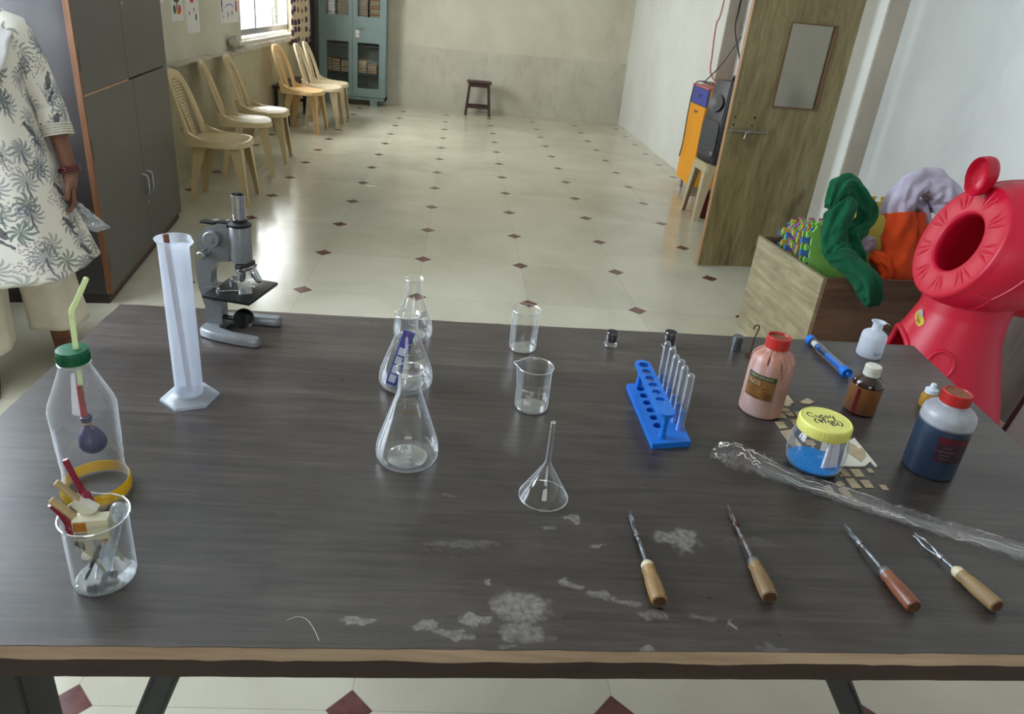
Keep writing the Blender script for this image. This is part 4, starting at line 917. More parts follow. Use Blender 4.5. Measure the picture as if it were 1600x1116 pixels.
q = N('blue_sulphate_powder'); v = q.coord(); nz = q.noise(240, 4, v, 0.7)
q.set(color=q.ramp(nz, [(0.3, rgb(0, 108, 198)), (0.7, rgb(30, 152, 232))]), rough=0.8); q.bump(nz, 0.5, 0.001); M_pow = q.m
b = MB(); rings = []
for r, z in [(0.0005, 0.0032), (0.0355, 0.0032), (0.0400, 0.0058), (0.0425, 0.0085), (0.0440, 0.0115), (0.040, 0.0118), (0.030, 0.0120), (0.02, 0.0122), (0.01, 0.0124), (0.0005, 0.0124)]:
    rings.append([(r*math.cos(2*PI*k/40), r*math.sin(2*PI*k/40), z+(0.0016*mnoise.noise((r*90*math.cos(2*PI*k/40), r*90*math.sin(2*PI*k/40), 2)) if z > 0.0116 else 0)) for k in range(40)])
b.loft(rings); o = b.out('copper_sulphate_powder', M_pow, None, loc=JR); tag(o, 'bright blue powder heaped on the bottom of the yellow lidded jar', 'powder', kind='stuff')
q = N('ruled_paper'); v = q.coord(); x, y, z = q.xyz(v)
ln = q.math('LESS_THAN', q.math('ABSOLUTE', q.math('SUBTRACT', q.math('FRACT', q.math('DIVIDE', z, 0.0115)), 0.5)), 0.035)
mg = q.math('LESS_THAN', q.math('ABSOLUTE', q.math('ADD', x, 0.0055)), 0.0005)
q.set(color=q.mix(mg, q.mix(q.math('MULTIPLY', ln, 0.5), rgb(214, 214, 226), rgb(150, 150, 190)), rgb(150, 70, 170)), rough=0.6); M_ruled = q.m
o = thing('folded_paper', 'folded slip of ruled paper standing in the blue powder jar', 'paper', (0.684, 0.984, T+0.0115), 0.20, rot=(-0.18, 0.10, 0.25))
b = MB(); b.loft([[(-0.0155, -0.0010, 0), (0.0150, -0.0022, 0.002), (0.0150, 0.0028, 0.002), (-0.0155, 0.0030, 0)], [(-0.0130, -0.0016, 0.028), (0.0125, -0.003, 0.026), (0.0125, 0.002, 0.026), (-0.0130, 0.003, 0.028)], [(-0.0110, -0.001, 0.0455), (0.0100, -0.002, 0.0450), (0.0100, 0.0012, 0.0450), (-0.0110, 0.0012, 0.0455)]], True, True, True); b.out('slip', M_ruled, o, smooth=False)

# ================================================================== spring balance
a0 = Vector((0.9010, 1.528, T+0.0125)); a1 = Vector((0.9075, 1.350, T+0.0125))
o, L = axis_thing('spring_balance', 'clear tubular spring balance with blue end caps and wire hooks', 'spring balance', a0, a1)
b = MB(); b.lathe([(0.0105, 0.006), (0.0105, L-0.008)], 28); b.out('tube', M_vial, o)
b = MB(); b.lathe([(0.0005, 0.0), (0.0095, 0.0), (0.0122, 0.001), (0.0122, 0.016), (0.0108, 0.017)], 28); b.out('end_cap', M_blue, o)
b = MB(); b.lathe([(0.0108, L-0.018), (0.0124, L-0.017), (0.0124, L-0.001), (0.0105, L), (0.0085, L-0.002), (0.0005, L-0.002)], 28); b.out('end_cap', M_blue, o)
b = MB(); b.lathe([(0.0005, 0.018), (0.0055, 0.018), (0.0055, 0.048), (0.0078, 0.049), (0.0078, 0.054), (0.0042, 0.055), (0.0042, 0.088), (0.0075, 0.089), (0.0075, L-0.020), (0.0005, L-0.020)], 20); b.out('plunger', M_blue, o)
b = MB(); b.tube([(0.0062*math.cos(k*0.7), 0.0062*math.sin(k*0.7), 0.054+0.00042*k) for k in range(80)], 0.0006, 5, False); b.out('spring', M_steel, o)
b = MB(); b.lathe([(0.0072, 0.022), (0.0072, 0.040)], 20); b.out('scale', M_offwhite, o)
b = MB(); b.lathe([(0.0005, L-0.002), (0.0045, L-0.002), (0.0045, L+0.006), (0.0005, L+0.006)], 16); b.tube([(0.0, 0, L+0.004), (0.003, 0.003, L+0.010), (0.004, 0.002, L+0.016), (0.001, -0.001, L+0.020), (-0.003, -0.002, L+0.015), (-0.003, 0, L+0.009), (0, 0, L+0.006)], 0.0008, 6); b.out('hook', M_blue, o)
b = MB(); b.tube([(0, 0, 0.001), (0.003, 0.002, -0.006), (0.006, -0.004, -0.008), (0.011, -0.007, -0.005), (0.012, -0.010, 0.002)], 0.0009, 6); b.out('wire_hook', M_steelr, o)

# ================================================================== cardboard pieces on the table
CARD = [[[0.716, 1.255], [0.731, 1.256], [0.73, 1.226], [0.718, 1.217], [0.719, 1.213], [0.707, 1.207], [0.697, 1.215]], [[0.746, 1.231], [0.77, 1.248], [0.778, 1.233], [0.765, 1.224], [0.75, 1.224]], [[0.69, 1.203], [0.706, 1.202], [0.707, 1.19], [0.688, 1.187]], [[0.692, 1.185], [0.708, 1.186], [0.708, 1.172], [0.694, 1.172]], [[0.666, 1.162], [0.68, 1.18], [0.691, 1.18], [0.687, 1.162]], [[0.656, 1.146], [0.674, 1.148], [0.673, 1.125], [0.656, 1.121]], [[0.691, 1.157], [0.704, 1.159], [0.702, 1.143], [0.691, 1.138]], [[0.714, 1.189], [0.726, 1.191], [0.722, 1.177], [0.712, 1.171]], [[0.653, 1.113], [0.678, 1.121], [0.672, 1.058], [0.654, 1.058]], [[0.687, 1.086], [0.705, 1.086], [0.705, 1.07], [0.687, 1.068]], [[0.71, 0.996], [0.723, 0.997], [0.724, 0.976], [0.71, 0.975]], [[0.733, 0.998], [0.751, 0.999], [0.75, 0.978], [0.732, 0.975]], [[0.766, 1.002], [0.775, 1.003], [0.775, 0.991], [0.765, 0.99]], [[0.687, 0.958], [0.697, 0.961], [0.7, 0.951], [0.685, 0.946]], [[0.709, 0.97], [0.725, 0.971], [0.726, 0.944], [0.71, 0.943]], [[0.734, 0.967], [0.751, 0.968], [0.75, 0.947], [0.735, 0.946]], [[0.763, 0.956], [0.775, 0.956], [0.774, 0.942], [0.763, 0.942]], [[0.7045, 0.979], [0.709, 0.9815], [0.708, 0.974], [0.7035, 0.972]], [[0.656, 0.944], [0.671, 0.948], [0.67, 0.925], [0.655, 0.917]], [[0.682, 0.941], [0.697, 0.943], [0.697, 0.921], [0.681, 0.916]]]
CLAB = ['biggest ragged cardboard scrap right beside the pink bottle', 'cardboard scrap lying apart behind the jar, toward the spring balance', 'cardboard square just in front of the big ragged scrap by the pink bottle', 'thin cardboard chip with a dark edge by the pink bottle\'s foot', 'cardboard piece touching the foot of the pink bottle', 'cardboard square alone in front of the pink bottle', 'cardboard square half hidden by the shoulder of the jar', 'cardboard square close behind the yellow lid', 'long cardboard strip running behind the jar, seen through it', 'cardboard piece seen only through the back of the jar', 'cardboard square nearest the jar, in front of the torn white card', 'cardboard square in the middle of the row below the torn white card', 'small cardboard chip at the outer end of the row below the torn white card', 'cardboard chip tucked under the plastic sleeve beside the jar', 'tall cardboard piece between sleeve and torn card, in the front row', 'cardboard piece second from the outer end of the front row', 'lone cardboard chip at the outer end of the front row', 'tiny cardboard chip at the jar\'s foot', 'cardboard piece under the clear sleeve, the one nearer the jar', 'cardboard piece under the clear sleeve, the one farther from the jar']
M_card = plain('brown_cardboard', rgb(178, 160, 132), 0.8, 0, 0.14, 60)
for poly, lab in zip(CARD, CLAB):
    cx = sum(p[0] for p in poly)/len(poly); cy = sum(p[1] for p in poly)/len(poly)
    pl = [(x-cx, y-cy) for x, y in poly]
    area2 = sum(pl[i][0]*pl[(i+1) % len(pl)][1]-pl[(i+1) % len(pl)][0]*pl[i][1] for i in range(len(pl)))
    if area2 < 0: pl = pl[::-1]
    b = MB(); b.prism(pl, 0.0003, 0.0016); o = b.out('cardboard_piece', M_card, None, smooth=False, loc=(cx, cy, T)); tag(o, lab, 'cardboard', 'cardboard pieces scattered on the table')
TORN = [[0.719, 1.007], [0.737, 1.006], [0.755, 1.007], [0.767, 1.009], [0.785, 1.024], [0.787, 1.008], [0.791, 1.011], [0.795, 1.101], [0.772, 1.085], [0.754, 1.058]]
TB = [[0.765, 1.019], [0.786, 1.039], [0.793, 1.059], [0.790, 1.0665], [0.783, 1.062], [0.783, 1.073], [0.775, 1.083], [0.761, 1.065], [0.752, 1.048]]
o = thing('torn_card', 'torn white card with a bared brown patch lying beside the jar', 'card', (0.77, 1.045, T))
b = MB().at((-0.77, -1.045, 0)); b.prism(TORN, 0.0004, 0.0026); b.out('card', M_offwhite, o, smooth=False)
b = MB().at((-0.77, -1.045, 0)); b.prism(TB, 0.0026, 0.0030); b.out('bared_patch', M_card, o, smooth=False)

# ================================================================== crumpled clear sleeve
q = N('crinkled_film'); t_ = q.t; v = q.coord()
lw = q.n('ShaderNodeLayerWeight', Blend=0.5); nz = q.noise(60, 3, q.mapping(v, (0.6, 2.0, 2.0)))
bp = q.n('ShaderNodeBump'); bp.inputs['Strength'].default_value = 1.0; bp.inputs['Distance'].default_value = 0.008; q.put(bp.inputs['Height'], nz); q.put(lw.inputs['Normal'], bp.outputs[0])
gl = q.n('ShaderNodeBsdfGlossy', Color=(1, 1, 1, 1), Roughness=0.035); q.put(gl.inputs['Normal'], bp.outputs[0])
tr = q.n('ShaderNodeBsdfTransparent', Color=(0.965, 0.965, 0.97, 1)); mx = q.n('ShaderNodeMixShader')
q.put(mx.inputs[0], q.math('MULTIPLY_ADD', q.math('POWER', lw.outputs['Facing'], 4.0), 0.32, 0.06, clamp=True)); q.put(mx.inputs[1], tr.outputs[0]); q.put(mx.inputs[2], gl.outputs[0])
t_.links.new(mx.outputs[0], q.o.inputs['Surface']); t_.nodes.remove(q.b); M_film = q.m
M_stripglass = thin_glass('clear_tubing', (0.96, 0.97, 0.98), 0.75, 0.05, 2.2, 0.02, haze=0.12)
SP = [(0.485, 1.022, .014, .006), (0.497, 1.020, .020, .011), (0.520, 1.005, .027, .014), (0.548, 0.992, .024, .012), (0.575, 0.973, .021, .010), (0.612, 0.948, .020, .009), (0.66, 0.920, .021, .0085), (0.715, 0.887, .020, .0095), (0.775, 0.855, .020, .008), (0.84, 0.822, .019, .008), (0.905, 0.789, .019, .008), (0.97, 0.756, .019, .008), (1.02, 0.731, .018, .007)]
SO = (0.75, 0.87, T)
o = thing('plastic_sleeve', 'long crumpled clear plastic sleeve of thin tubes lying across the table', 'plastic sleeve', SO)
dirn = Vector((0.44, -0.215, 0)).normalized(); nrm = Vector((-dirn.y, dirn.x, 0))
def samp(s):
    s = max(0, min(len(SP)-1.001, s)); i = int(s); f = s-i; return [SP[i][k]*(1-f)+SP[i+1][k]*f for k in range(4)]
rj = random.Random(12); rings = []; NS = 120
for i in range(NS):
    s = (len(SP)-1)*i/(NS-1); cx, cy, hw, hh = samp(s); row = []
    cr = 1.0 if s < 4 else 0.45
    for k in range(18):
        a = 2*PI*(k+0.5*(i%2))/18; hw_ = hw*(1.28 if s < 4 else 1.12); u = math.cos(a)*hw_; hgt_ = hh*(1+math.sin(a)*0.95)
        p3 = (cx*55, k*0.9, 3.0)
        u += cr*0.004*mnoise.noise((cx*38+3, math.cos(a)*2.5, math.sin(a)*2.5)); hgt_ += (hgt_ > 0.002)*(cr*0.007*mnoise.noise((cx*45, math.cos(a)*3.2, math.sin(a)*3.2+9)) + 0.0025*mnoise.noise((cx*110, math.cos(a)*5, 1)))
        jx, jz = rj.uniform(-1, 1)*0.0016*(0.6+cr), rj.uniform(-1, 1)*0.0022*(0.5+cr)*(hgt_ > 0.002)
        row.append((cx+nrm.x*(u+jx)-SO[0], cy+nrm.y*(u+jx)-SO[1], max(0.0006, hgt_+jz)))
    rings.append(row)
b = MB(); b.loft(rings, True, True, True); b.out('film', M_film, o, smooth=False)
M_crease_glint = thin_glass('film_crease', (0.97, 0.97, 0.98), 0.9, 0.50, 1.0, 0.05, haze=0.5)  # raised creases in a brighter material, standing in for the film's highlights
b = MB(); rk = random.Random(8)
for k in range(34):
    if k < 17: s0 = rk.uniform(2.5, 10.0); ln = rk.uniform(0.5, 2.4); uo = rk.uniform(-0.95, 0.95); wv_ = 0.12; hb = 1.0
    else: s0 = rk.uniform(0.1, 3.0); ln = rk.uniform(0.25, 0.8); uo = rk.uniform(-0.9, 0.9); wv_ = 0.8; hb = 1.15
    pp = []; du = rk.uniform(-0.9, 0.9)*wv_
    for j in range(9):
        s_ = min(len(SP)-1.02, s0+ln*j/8); cx, cy, hw, hh = samp(s_); uu = max(-1, min(1, uo+du*j/8+0.10*math.sin(j*1.3+k)))
        zz_ = hh*(1+math.sqrt(max(0.0, 1-uu*uu))*0.95)*hb; off_ = uu*hw*1.12
        pp.append((cx+nrm.x*off_-SO[0], cy+nrm.y*off_-SO[1], zz_))
    b.tube(pp, [0.0003]+[rk.uniform(0.0006, 0.0014) for _ in range(7)]+[0.0003], 5, True, 0.6)
b.out('film_crease_glints', M_crease_glint, o)
for k, (off, ss) in enumerate(((-0.009, 2.6), (0.001, 3.2), (0.010, 2.9))):
    b = MB(); b.tube([(samp(ss+(len(SP)-1.01-ss)*j/30)[0]+nrm.x*off*(0.8+0.2*math.sin(j*0.5+k))-SO[0], samp(ss+(len(SP)-1.01-ss)*j/30)[1]+nrm.y*off*(0.8+0.2*math.sin(j*0.5+k))-SO[1], 0.0045) for j in range(31)], 0.0030, 10)
    b.out('tubing', M_stripglass, o)

# ================================================================== wooden-handled tools
M_hand = [wood('yellow_handle_wood', rgb(118, 88, 50), rgb(160, 126, 80), 'Z', 26, 0.5), wood('dull_handle_wood', rgb(100, 76, 48), rgb(140, 112, 74), 'Z', 26, 0.5), wood('red_varnished_handle', rgb(96, 50, 32), rgb(136, 82, 56), 'Z', 30, 0.35), wood('tan_handle_wood', rgb(112, 88, 56), rgb(154, 126, 86), 'Z', 22, 0.55)]
M_end = plain('handle_end_grain', rgb(78, 52, 32), 0.5, 0, 0.3, 120)
def steelmat(name, c1, c2):
    q = N(name); v = q.coord(); n = q.noise(70, 5, q.mapping(v, (1, 1, 0.5)), 0.7)
    q.set(color=q.ramp(n, [(0.42, c1), (0.58, c2)]), metal=0.75, rough=0.4); return q.m
M_shank = steelmat('greyed_steel', rgb(70, 70, 70), rgb(156, 160, 164)); M_shrust = steelmat('rust_spotted_steel', rgb(92, 48, 34), rgb(150, 152, 156))
def tool(lab, butt, tip, kind, hm, rusty, ferr):
    B = Vector((butt[0], butt[1], T+0.0118)); E = Vector((tip[0], tip[1], T+0.0055))
    o, L = axis_thing('wooden_handled_tool', lab, 'tool', B, E, 'wooden handled steel tools along the table front')
    hl = 0.0700
    b = MB(); b.lathe([(0.0085, 0.0002), (0.0105, 0.0015), (0.0110, 0.004), (0.0112, 0.020), (0.0108, 0.035), (0.0096, 0.050), (0.0088, 0.054), (0.0098, 0.057), (0.0098, 0.0615), (0.0080, 0.063), (0.0080, hl)], 28); b.out('handle', hm, o)
    b = MB(); b.lathe([(0.0005, 0.0012), (0.0030, 0.0006), (0.0045, 0.0012), (0.0085, 0.0001)], 24); b.out('handle_end', M_end, o)
    b = MB(); b.lathe([(0.0088, hl-0.008), (0.0090, hl-0.001), (0.0072, hl+0.002), (0.0046, hl+0.005), (0.0030, hl+0.006)], 24); b.out('ferrule', M_bone if ferr else M_steelr, o)
    ms = M_shrust if rusty else M_shank
    b = MB()
    if kind == 'fork':
        b.tube([(0, 0, hl), (0, 0, hl+0.030), (0, 0, L-0.045)], [0.0026, 0.0026, 0.0028], 10)
        for s in (-1, 1): b.tube([(0, s*0.0012, L-0.048), (0, s*0.0052, L-0.030), (0, s*0.0050, L-0.018), (0, s*0.0022, L-0.007), (0, s*0.003, L)], 0.0017, 8)
    else:
        b.tube([(0, 0, hl), (0, 0.0004, hl+0.03), (0, -0.0004, L-0.04)], [0.0028, 0.0026, 0.0028], 10)
        b.tube([(0, 0, L-0.042), (0, 0.0012, L-0.028), (0, 0.0004, L-0.012), (0, 0.001, L)], [0.0034, 0.0030, 0.0026, 0.0016], 8, True, 0.55)
        b.tube([(0, -0.001, L-0.040), (0, -0.0034, L-0.026), (0, -0.002, L-0.014)], [0.0016, 0.0014, 0.001], 8)
    b.out('shank', ms, o)
    b = MB(); zc = L-0.050 if kind != 'fork' else L-0.056
    b.lathe([(0.0026, zc), (0.0044, zc+0.0005), (0.0046, zc+0.008), (0.0028, zc+0.0085)], 14); b.out('sleeve', M_shrust if kind == 'fork' else ms, o)
tool('forked steel tool with yellow wooden handle, first in the row of four', (0.2990, 0.6660), (0.2995, 0.8480), 'fork', M_hand[0], False, True)
tool('rust spotted thin tool with dull wooden handle, second in the row', (0.4530, 0.6800), (0.4640, 0.8740), 'blade', M_hand[1], True, False)
tool('tool with reddish varnished wooden handle', (0.6500, 0.6710), (0.6405, 0.8440), 'blade', M_hand[2], False, False)
tool('tan handled tool whose steel tip lies against the clear sleeve', (0.7725, 0.6770), (0.7470, 0.8260), 'fork', M_hand[3], False, True)
# a hair-thin loose thread near the front edge
b = MB(); b.tube([(-0.170+0.0055*k, 0.630+0.010*math.sin(k*0.42)-0.0004*k*k, T+0.0005) for k in range(9)], 0.0003, 5); tag(b.out('thread', M_offwhite, None), 'fine pale thread curled on the table near the front edge', 'thread')
# ================================================================== plastic chairs
M_chair = plain('cream_moulded_plastic', rgb(200, 178, 134), 0.30, 0, 0.05, 8, 0, 0.5)
M_chair2 = plain('tan_moulded_plastic', rgb(206, 172, 122), 0.35, 0, 0.05, 8)
M_chair3 = plain('pale_moulded_plastic', rgb(212, 196, 164), 0.30, 0, 0.05, 8)
def rrect(x0, x1, y0, y1, r, z, n=6):
    pts = []
    for cx, cy, a0 in ((x1-r, y1-r, 0), (x0+r, y1-r, PI/2), (x0+r, y0+r, PI), (x1-r, y0+r, 1.5*PI)):
        for k in range(n+1): pts.append((cx+r*math.cos(a0+PI/2*k/n), cy+r*math.sin(a0+PI/2*k/n), z))
    return pts
def make_chair(label, mat):
    """front along +x"""
    t = thing('plastic_chair', label, 'chair', (0, 0, 0), 0, 'plastic chairs along the wall')
    b = MB(); zs = 0.437
    def seat_ring(s, z, dz=0.0):
        pts = []
        for k in range(44):
            a = 2*PI*k/44; c_, s_ = math.cos(a), math.sin(a); e = 0.72
            x = 0.200*abs(c_)**e*(1 if c_ > 0 else -1); y = (0.205+0.012*(c_))*abs(s_)**e*(1 if s_ > 0 else -1)
            pts.append((x*s, y*s, z-dz*(1-0)*(0.6+0.4*c_)))
        return pts
    b.loft([seat_ring(0.99, zs-0.040), seat_ring(1.03, zs-0.036), seat_ring(1.0, zs-0.004), seat_ring(0.95, zs+0.002), seat_ring(0.86, zs-0.004), seat_ring(0.6, zs-0.012), seat_ring(0.25, zs-0.016), seat_ring(0.01, zs-0.016)], True, False, True)
    b.loft([seat_ring(0.97, zs-0.040), seat_ring(0.93, zs-0.014), seat_ring(0.5, zs-0.022), seat_ring(0.01, zs-0.022)], True)
    b.out('seat', mat, t, angle=50)
    for sx in (1, -1):
        for sy in (1, -1):
            x0, y0 = (0.160, 0.165) if sx > 0 else (-0.155, 0.150); x1, y1 = (0.198, 0.192) if sx > 0 else (-0.205, 0.165)
            b = MB(); rings = []
            for k in range(7):
                f = k/6; x = x0+(x1-x0)*f; y = (y0+(y1-y0)*f)*sy; z = (zs-0.012)*(1-f); wx = 0.085*(1-f)**1.5+0.034*f**0.7; wy = 0.080*(1-f)**1.5+0.030*f**0.7; th = 0.007
                # L-shaped section opening towards the inside of the chair
                o_ = [(0, 0), (-wx, 0), (-wx, -th), (-th, -th), (-th, -wy), (0, -wy)]
                rings.append([(x+sx*px_, y+sy*py_, z) for px_, py_ in o_])
            b.loft(rings, True, True, True); b.out('leg', mat, t, angle=30)
    # back: broad arched frame with a ribbed centre splat, open at both sides
    tilt = lambda z: -0.172-0.30*(z-zs) if z > zs else -0.172
    def arch(off, wide):
        pts = []
        for k in range(41):
            a = PI*k/40; c_, s_ = math.cos(a), math.sin(a)
            y = (0.198-off)*(c_ if True else 0); y = (0.206-off)*abs(c_)**0.62*(1 if c_ > 0 else -1)
            z = zs-0.01+(0.445-off)*abs(s_)**0.62
            pts.append((y, z))
        return pts
    A, Bn = arch(0.0, 0), arch(0.058, 0)
    b = MB(); rings = []
    for (ya, za), (yb, zb) in zip(A, Bn):
        cur = lambda y: -0.02*(1-(y/0.2)**2)
        rings.append([(tilt(za)+cur(ya)+0.000, ya, za), (tilt(za)+cur(ya)+0.020, ya*0.985, za-0.004), (tilt((za+zb)/2)+cur(ya)+0.024, (ya+yb)/2, (za+zb)/2), (tilt(zb)+cur(yb)+0.012, yb, zb), (tilt(zb)+cur(yb)+0.002, yb, zb)])
    b.loft(rings, True, True, True)
    for s in (-1, 1):   # side rails sweeping forward from the back into the seat rim
        rl = []
        for k in range(11):
            f = k/10; x = -0.190+0.235*f; y = s*(0.200+0.010*math.sin(PI*f)); zt = zs+0.085*(1-f)**2.6+0.004; wd = 0.030*(1-f)+0.012*f
            rl.append([(x-0.03*(1-f), y, zt), (x, y-s*wd, zt-0.006), (x, y-s*wd, zs-0.03), (x, y+s*0.004, zs-0.034)])
        b.loft(rl, True, True, True)
    bf = b.out('back_frame', mat, t, angle=55)
    b = MB()
    def half(z):   # half width of the splat
        f = max(0, min(1, (z-zs)/0.40)); return 0.040+0.062*f**1.3
    zz = [zs-0.015+0.40*k/26 for k in range(27)]
    for s in (-1, 1):
        b.loft([[(tilt(z)-0.016, s*half(z), z), (tilt(z)-0.006, s*half(z), z), (tilt(z)-0.006, s*(half(z)-0.011), z), (tilt(z)-0.016, s*(half(z)-0.011), z)] for z in zz], True, True, True)
    for k in range(20):
        z = zs+0.012+0.0190*k; h = half(z)
        b.loft([[(tilt(z)-0.015, -h, z), (tilt(z)-0.007, -h, z), (tilt(z+.012)-0.007, -h, z+0.012), (tilt(z+.012)-0.015, -h, z+0.012)], [(tilt(z)-0.019, 0, z), (tilt(z)-0.011, 0, z), (tilt(z+.012)-0.011, 0, z+0.012), (tilt(z+.012)-0.019, 0, z+0.012)], [(tilt(z)-0.015, h, z), (tilt(z)-0.007, h, z), (tilt(z+.012)-0.007, h, z+0.012), (tilt(z+.012)-0.015, h, z+0.012)]], True, True, True)
    b.out('backrest', mat, t, angle=40)
    return t
CH = [((-1.645, 5.095), 0.06, 'cream plastic chair standing alone next to the dark grey cupboard'), ((-1.715, 5.935), 0.28, 'cream plastic chair, middle one of the three nearest the cupboard'),
      ((-1.705, 6.500), 0.10, 'cream plastic chair, third from the cupboard, just before the gap')]
ch0 = make_chair(CH[0][2], M_chair); ch0.location = (CH[0][0][0], CH[0][0][1], 0); ch0.rotation_euler.z = CH[0][1]
for (x, y), a, l in CH[1:]: copy_tree(ch0, (x, y, 0), a, l)
ch3 = make_chair('tan plastic chair in front of the dark bench below the window', M_chair2); ch3.location = (-1.680, 8.055, 0); ch3.rotation_euler.z = -0.10
ch4 = make_chair('pale plastic chair, second of the trio below the window', M_chair3); ch4.location = (-1.555, 8.510, 0); ch4.rotation_euler.z = 0.0
copy_tree(ch4, (-1.550, 8.945, 0), 0.02, 'pale plastic chair of the trio standing closest to the steel cabinet')

# dark bench behind the chairs
M_darkw = plain('dark_stained_wood', rgb(44, 34, 32), 0.45, 0, 0.2, 30)
t = thing('bench', 'low dark bench against the stained wall behind the far chairs', 'bench', (-1.98, 8.72, 0))
b = MB(); b.box(-0.085, 0.085, -0.52, 0.52, 0.405, 0.435, 0.003); b.out('seat', M_darkw, t, smooth=False)
for x in (-0.06, 0.06):
    for y in (-0.46, 0.46):
        b = MB(); b.box(x-0.02, x+0.02, y-0.02, y+0.02, 0, 0.4045, 0.002); b.out('leg', M_darkw, t, smooth=False)
for y in (-0.46, 0.46):
    b = MB(); b.box(-0.04, 0.04, y-0.012, y+0.012, 0.15, 0.185); b.out('stretcher', M_darkw, t, smooth=False)

# ================================================================== dark cupboard beside the person
M_door = plain('charcoal_laminate', rgb(86, 83, 81), 0.42, 0, 0.06, 4); q = N('violet_brown_gloss_laminate'); v = q.coord()
q.set(color=q.ramp(q.noise(3, 6, v, 0.6), [(0.35, rgb(34, 28, 30)), (0.7, rgb(52, 45, 48))]), rough=q.math('MULTIPLY_ADD', q.noise(5, 5, v), 0.2, 0.25), coat=0.9, coatr=0.14); M_side = q.m
M_edge = wood('orange_brown_edge_wood', rgb(96, 60, 36), rgb(130, 86, 54), 'Z', 8, 0.5); M_alum = plain('satin_aluminium', rgb(170, 172, 174), 0.3, 0.9, 0.05)
ang = math.atan2(0.191, 1.426); CP = (-1.580, 3.140, 0)
t = thing('cupboard', 'tall charcoal laminate cupboard with wood edging and two long pull handles', 'cupboard', CP, ang)
Ri = Matrix.Rotation(-ang, 4, 'Z') @ Matrix.Translation((1.580, -3.140, 0))
def wl(x, y):
    p = Ri @ Vector((x, y, 0)); return (p.x, p.y)
foot = [wl(-1.600, 3.142), wl(-1.789, 4.563), wl(-2.072, 4.525), wl(-2.072, 3.080)]
b = MB(); b.prism(foot[::-1], 0.05, 2.0); b.out('carcass', M_side, t, smooth=False)
b = MB(); b.prism([(x*0.98, y*0.99+0.004) for x, y in foot[::-1]], 0, 0.05); b.out('plinth', M_darkw, t, smooth=False)
def cdoor(u0, u1, z0, z1): 
    b = MB(); b.box(-0.020, 0.0, u0, u1, z0, z1, 0.0015, 1); return b.out('door', M_door, t, smooth=False)
d1 = cdoor(0.022, 0.657, 0.955, 1.98); d2 = cdoor(0.661, 1.432, 0.955, 1.98); d3 = cdoor(0.022, 0.722, 0.06, 0.945); d4 = cdoor(0.726, 1.432, 0.06, 0.945)
b = MB(); b.box(-0.022, 0.0012, 0.0, 0.020, 0.05, 2.0); b.out('edge_strip', M_edge, t, smooth=False)
b = MB(); b.box(-0.018, 0.0006, 0.022, 0.66, 0.9455, 0.9545); b.out('edge_strip', plain('pale_edge_wood', rgb(176, 142, 112), 0.6, 0, 0.2, 40), t, smooth=False)
b = MB(); b.box(-0.018, 0.0006, 0.03, 1.43, 0.051, 0.0595); b.out('edge_strip', M_edge, t, smooth=False)
for d, u in ((d3, 0.685), (d4, 0.770)):
    b = MB(); b.tube([(0.0, u, 0.352), (0.020, u, 0.356), (0.027, u, 0.366), (0.027, u, 0.448), (0.020, u, 0.458), (0.0, u, 0.462)], 0.0055, 10); b.out('handle', M_alum, d)
for d, u, z in ((d4, 0.735, 0.300), (d2, 0.690, 1.300)):
    b = MB(); b.at((0, u, z), (0, PI/2, 0)); b.lathe([(0.010, 0.0), (0.010, 0.003), (0.006, 0.0045), (0.0005, 0.0045)], 16); b.box(-0.002, 0.002, -0.007, 0.007, 0.003, 0.006); b.out('lock', M_alum, d)
for d, zz_ in ((d1, (1.09, 1.85)), (d3, (0.72, 0.20))):
    for z in zz_:
        b = MB(); b.box(-0.004, 0.0016, 0.021, 0.030, z-0.045, z+0.045); b.out('hinge', M_darkw, d, smooth=False)

# ================================================================== steel cabinet with glazed doors
M_teal = plain('grey_green_steel_paint', rgb(122, 142, 142), 0.45, 0.1, 0.07, 6); M_tealdk = plain('cabinet_inside', rgb(74, 84, 88), 0.6, 0, 0.1)
M_cpane = thin_glass('cabinet_pane', (0.88, 0.90, 0.91), 0.5, 0.04, 3, 0.05)
KX0, KX1, KY0, KY1, KH = -1.945, -1.040, 10.30, 10.585, 1.85
t = thing('steel_cabinet', 'grey green steel cabinet with glazed doors and stacks of brown books', 'cabinet', (-1.4925, 10.30, 0))
b = MB().at((1.4925, -10.30, 0))
b.box(KX0, KX1, KY1-0.012, KY1, 0.08, KH); b.box(KX0, KX0+0.02, KY0+0.02, KY1-0.012, 0.08, KH); b.box(KX1-0.02, KX1, KY0+0.02, KY1-0.012, 0.08, KH)
b.box(KX0, KX1, KY0+0.02, KY1, KH-0.02, KH); b.box(KX0, KX1, KY0+0.02, KY1, 0.08, 0.125); b.out('carcass', M_teal, t, smooth=False)
SHZ = (0.435, 0.795, 1.150, 1.50)
for z in SHZ:
    b = MB().at((1.4925, -10.30, 0)); b.box(KX0+0.021, KX1-0.021, KY0+0.05, KY1-0.013, z-0.018, z); b.out('shelf', M_tealdk, t, smooth=False)
for x in (KX0+0.09, KX1-0.16):
    b = MB().at((1.4925, -10.30, 0))
    for k in range(3): b.box(x-0.05+k*0.034, x-0.05+k*0.034+0.032, KY0+0.02, KY0+0.07, 0, 0.0795)
    b.out('foot', M_teal, t, smooth=False)
